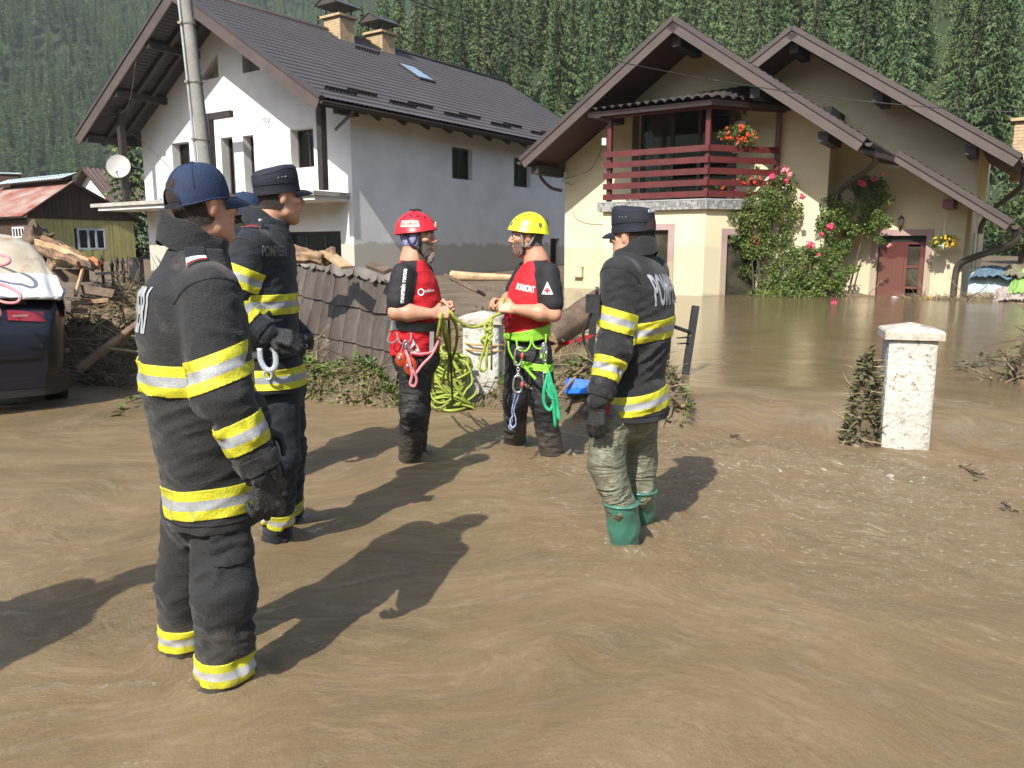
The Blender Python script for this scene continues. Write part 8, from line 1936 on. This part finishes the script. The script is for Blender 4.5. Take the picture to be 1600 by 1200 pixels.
for t in (.85, 3.55):
    for s_ in (1, -1):
        w_ = MB(); c = CP_(t, s_*.82, .34); w_.tube([c+CR*s_*(-.11), c+CR*s_*(-.10), c+CR*s_*.09, c+CR*s_*.11], [.30, .335, .335, .30], 28); tyre = w_.build('wheel', m_bootk, car)
        mb = MB(); mb.tube([c+CR*s_*.085, c+CR*s_*.115], [.235, .225], 24); [mb.beam(c+CR*s_*.118, c+CR*s_*.118+(CH*cos(a)+np.array([0, 0, 1])*sin(a))*.22, .05, .012, CR) for a in np.linspace(0, 2*pi, 6)[:-1]]; mb.build('rim', m_steel, tyre)
def drape(name, t0, t1, q0, q1, o, m, label, sd, lowedge=0., wr=.022):
    """cloth lying over the car, following its roof and tail"""
    G = []; nt_ = 56; r = []
    for i in range(nt_+1):
        t = t0+(t1-t0)*i/nt_; row = []
        for j in range(61):
            v = -1+2*j/60; s_ = np.sign(v) if v else 1; k = q1+(q0-q1)*abs(v); P = csec(t, .012+o); f_ = k*(len(P)-1); a = int(min(len(P)-2, f_)); u = f_-a
            x = P[a][0]+(P[a+1][0]-P[a][0])*u; z = P[a][1]+(P[a+1][1]-P[a][1])*u
            w = wr*(1-2*abs(float(pn(v*5+sd, t*1.3, sd))))+wr*.6*(1-2*abs(float(pn(v*13, t*2.5+sd, 2.)))) ; z += .012+max(0, w)*.9; x += max(0, w)*.7
            row.append(CP_(t-(.04+max(0, w))*(t < .5), s_*x, z))
        G.append(row)
    mb = MB(); mb.grid(G); o_ = mb.build(name, m, None, loc=CP_(1, 0, 1)); md = o_.modifiers.new('thickness', 'SOLIDIFY'); md.thickness = .006; tag(o_, label, 'sheet')
    return o_
m_quilt = mat('pale_quilt', (.40, .34, .25), .9, .1, 3, .3, 60, col2=(.52, .47, .38), dirt=((.30, .20, .10), 1.7, .55, None)); m_sheetw = mat('white_sheet', (.50, .50, .51), .85, .06, 4, .2, 60)
drape('quilt', .30, 2.5, .42, 1.0, .012, m_quilt, 'beige patterned quilt spread over the roof of the navy car', 3)
drape('white_sheet', .10, .32, .55, 1.0, .03, m_sheetw, 'white crumpled sheet over the rear window of the navy car', 7, wr=.03)
hs_ = thing('hose', on_y(8, 440, 6.75), 'pink rubber hose looped over the sheet on the navy car', 'hose'); mb = MB(); Yc = 7.22
mb.tube(spline([on_y(-60, 395, Yc+.2), on_y(-20, 396, Yc+.15), on_y(8, 400, Yc+.1), on_y(15, 408, Yc+.05), on_y(5, 414, Yc), on_y(-30, 415, Yc)], 7), .013, 8); mb.tube(spline([on_y(-40, 440, Yc-.15), on_y(0, 444, Yc-.1), on_y(25, 455, Yc-.12), on_y(32, 463, Yc-.16), on_y(27, 472, Yc-.2), on_y(10, 473, Yc-.2), on_y(-10, 468, Yc-.2), on_y(-3, 480, Yc-.2), on_y(0, 492, Yc-.2), on_y(-12, 500, Yc-.2)], 7), .013, 8); mb.build('hose_tube', m_pinkrope, hs_)

# ------------------------------------------------------------------ shed and the far houses
SH = Frame((-22.45, 37.8), (sin(AZW), cos(AZW)), (-cos(AZW), sin(AZW)))        # s along the gable, d along the ridge to the left
sh_ = thing('boarded_shed', SH.P(2.5, 2, .8), 'low wooden shed with yellow boards, dark gable and rusty metal roof', 'shed')
m_yb = mat('yellow_boards', (.33, .30, .11), .8, .2, 2, .3, 20, col2=(.45, .41, .17), stretch=(3, 3, .3), grain=.15); m_bb = mat('brown_boards', (.055, .030, .020), .85, .25, 2, .3, 20, stretch=(3, 3, .3), grain=.2)
m_rust = mat('rusty_roof', (.23, .050, .026), .75, .2, .9, .2, 20, col2=(.33, .25, .22), stretch=(.8, .8, 2.5), grain=.1)
PKs, PKz, E0, E1s, Ez = 2.08, 4.72, -.38, 5.55, 3.02
rfz = lambda s: PKz-(PKz-Ez)*(PKs-s)/(PKs-E0) if s < PKs else PKz-(PKz-Ez+.05)*(s-PKs)/(E1s-PKs)
mb = MB(); SH.box(mb, .06, 5.1, .08, 6, .3, 2.98); mb.build('wall', m_darkroom, sh_)
n = 27; wsd = (SH.at(121, 373, 0)[0], SH.at(165, 373, 0)[0], SH.at(140, 390, 0)[1], SH.at(140, 357, 0)[1])
for k in range(n):
    s0, s1 = 5.14*k/n, 5.14*(k+1)/n-.012; mb = MB(); c = RNG.uniform(-.008, .012)
    if s1 > wsd[0] and s0 < wsd[1]: SH.box(mb, s0, s1, -.02-c, .03, .4, wsd[2]); SH.box(mb, s0, s1, -.02-c, .03, wsd[3], 2.94)
    else: SH.box(mb, s0, s1, -.02-c, .03, .4, 2.94)
    mb.build('plank', m_yb, sh_)
    mb = MB(); sa, sb = s0-.0, s1; mb.prism([SH.P(sa, -.06-c, 2.95), SH.P(sb, -.06-c, 2.95), SH.P(sb, -.06-c, max(2.96, rfz(sb)-.1)), SH.P(sa, -.06-c, max(2.96, rfz(sa)-.1))], SH.d*.05); mb.build('gable_plank', m_bb, sh_)
sm = lambda a, z, t: SH.P(a, t, z); window(sh_, sm, *wsd, -.03, 'window', .09, mull=(.38, .66), fm=mat('grey_white_frame', (.42, .46, .52), .6, .08, 5, .05))
def pitched(par, F_, s0, z0, s1, z1, d0, d1, m, per=.25, th=.05, name='roof_sheet'):
    mb = MB(); e = unit(F_.P(s1, 0, z1)-F_.P(s0, 0, z0)); nrm = unit(np.cross(e, F_.d)); nrm = nrm if nrm[2] > 0 else -nrm; G = []; k = int((d1-d0)/per*6)
    for i in range(k+1):
        d_ = d0+(d1-d0)*i/k; h = .022*sin(2*pi*i/6); G.append([F_.P(s0, d_, z0)+nrm*h, F_.P((s0+s1)/2, d_, (z0+z1)/2)+nrm*h, F_.P(s1, d_, z1)+nrm*h])
    mb.grid(G); mb.build(name, m, par, kind='stuff'); mb = MB(); mb.prism([F_.P(s0, d0, z0)-nrm*.03, F_.P(s1, d0, z1)-nrm*.03, F_.P(s1, d1, z1)-nrm*.03, F_.P(s0, d1, z0)-nrm*.03], -nrm*th); mb.build('roof_deck', m_bb, par)
pitched(sh_, SH, E0, Ez, PKs, PKz, -.35, 7, m_rust); pitched(sh_, SH, E1s, Ez-.05, PKs, PKz, -.35, 7, mat('dark_sheet', (.06, .05, .05), .6, .2, 3, .1))
pitched(sh_, SH, PKs-.5, PKz+.12, PKs+.25, PKz+.42, -.25, 6.8, mat('pale_zinc', (.30, .36, .38), .5, .1, 3, .1, col2=(.42, .50, .52)), per=.3); mb = MB(); SH.box(mb, PKs-.05, PKs+.15, .0, 6, PKz-.2, PKz+.33); mb.build('ridge_boards', m_bb, sh_)
mb = MB()
sd = lambda a, z, t: SH.P(t, a, z); wall(mb, rect(0, 6, .3, 2.95), [], sd, .1); mb.build('side_wall', m_bb, sh_)
window(sh_, sd, .25, 1.45, 1.2, 2.55, -.08, 'window', .07, mull=(.25, .5, .75), rails=(.33, .66), fm=m_white)
def farhouse(label, px, Y, wid, deep, ez, pz, az, wallm, roofm, tri_=True, base=None):
    o = on_y(px, 390, Y); a = radians(az); F_ = Frame((o[0], o[1]), (cos(a), -sin(a)), (sin(a), cos(a))); b = float(gz(o[0], o[1])) if base is None else base; h = thing('far_house', (o[0], o[1], b), label, 'house'); mp = lambda s, z, t: F_.P(s, t, z); w = wid/2
    hs2 = [[(-.9, ez+.2), (-.25, ez+.2), (-.25, ez+.2+.55)], [(.25, ez+.2), (.9, ez+.2), (.25, ez+.2+.55)]] if tri_ else []
    mb = MB(); wall(mb, [(-w, b-1), (w, b-1), (w, ez), (0, pz), (-w, ez)], hs2, mp, .15); F_.box(mb, -w+.01, w-.01, .2, deep, b-1, ez); mb.build('wall', wallm, h)
    for q in hs2: mb = MB(); mb.add([mp(x, z, .12) for x, z in q], [(0, 1, 2)]); mb.build('window', m_glass, h)
    sl2 = (pz-ez)/w; 
    for s_ in (-1, 1): pitched(h, F_, s_*(w+.6), ez-.6*sl2+.12, 0, pz+.12, -.7, deep, roofm, per=.4, th=.12)
    return h, F_
farhouse('small white gabled house with a brown roof far behind the shed', 152, 62, 6.4, 9, 4.6, 7.45, 28, m_white, mat('far_brown_roof', (.13, .085, .075), .7, .15, 2, .1))
hh, F_ = farhouse('far house with a red-brown roof at the left edge behind the shed', -12, 66, 8, 8, 4.6, 6.9, 60, m_white, mat('far_red_roof', (.16, .075, .065), .7, .15, 2, .1), False)
o = on_y(12, 276, 64); mb = MB(); mb.boxf(o-[.9, 0, 1.2], (1.5, .4, 0), (-.3, .8, 0), (0, 0, 1.4)); mb.build('dormer', m_bb, hh); mb = MB(); mb.boxf(o-[1.1, .2, -.22], (2.0, .5, 0), (-.4, 1.1, 0), (0, 0, .1)); mb.build('dormer_roof', mat('pale_zinc', ()), hh)
# broadleaf trees at the foot of the far slope, a spruce beside the white house
m_broad = mat('broadleaf', (.045, .085, .022), .65, .3, .6, 0, col2=(.095, .135, .035), rnd=.2, trans=.15)
BR = []
for k in range(3):
    r = np.random.RandomState(60+k); bl = [(np.array([0, 0, 3.6]), (2.2, 2.2, 2.2))]+[(np.array([r.normal()*1.5, r.normal()*1.5, 3.4+r.normal()*1.3]), (1.3, 1.3, 1.1)) for _ in range(7)]
    mb = leafcloud(bl, 2600, .22, .5, 70+k); me = bpy.data.meshes.new('broadleaf_crown'); me.from_pydata(mb.v, [], mb.f); me.materials.append(m_broad); t2 = MB(); t2.tube([(0, 0, -.5), (.1, 0, 2), (0, .1, 4.5)], [.22, .17, .05], 7)
    for a in range(5): t2.tube([(.05, 0, 1.8+a*.3), (cos(a*1.3)*1.2, sin(a*1.3)*1.2, 3.2+a*.3)], [.08, .03], 5)
    mt_ = bpy.data.meshes.new('broadleaf_trunk'); mt_.from_pydata(t2.v, [], t2.f); mt_.materials.append(m_bark); BR.append((me, mt_))
for i, (px, Y, sc, lb) in enumerate(((20, 96, 1.3, 'round bushy tree at the far left behind the red-brown roof'), (62, 104, 1.2, 'bushy tree behind the pale ridge of the shed'), (98, 100, 1.35, 'light green bushy tree behind the peak of the shed'), (136, 108, 1.2, 'bushy tree just left of the satellite dish'), (176, 98, 1.2, 'bushy tree behind the satellite dish'), (-15, 90, 1.3, 'bushy tree at the very left edge of the slope foot'), (40, 130, 1.5, 'larger tree on the slope above the shed'), (120, 135, 1.5, 'larger tree on the slope above the dish'), (1597, 46, .75, 'leafy bush at the right edge below the second gable'), (1640, 60, 1.3, 'tree beyond the right edge of the yellow house'), (78, 140, 1.4, 'dark bushy tree between the two larger slope trees'), (5, 140, 1.5, 'large pale bushy tree at the left edge of the slope'), (160, 140, 1.4, 'pale bushy tree at the slope foot left of the white house'))):
    p = on_y(px, 390, Y); z = float(gz(p[0], p[1])); t = thing('broadleaf_tree', (p[0], p[1], z-.2), lb, 'tree'); t.scale = (sc, sc, sc); t.rotation_euler = (0, 0, i*1.7); k = i % 3
    for nm, me in (('crown', BR[k][0]), ('trunk', BR[k][1])): o = bpy.data.objects.new(nm, me); COL.objects.link(o); o.parent = t
for px, Y, H, lb in ((212, 46, 11, 'dark spruce filling the gap between the white house and its outer post'), (1590, 62, 15, 'dark spruce at the right edge above the brick chimney')):
    p = on_y(px, 390, Y); z = float(gz(p[0], p[1])); t = thing('spruce_tree', (p[0], p[1], z-.3), lb, 'tree'); k = 2; sc = H/SPR[k][2]; t.scale = (sc*1.25, sc*1.25, sc)
    for nm, me in (('crown', SPR[k][0]), ('trunk', SPR[k][1])): o = bpy.data.objects.new(nm, me); COL.objects.link(o); o.parent = t
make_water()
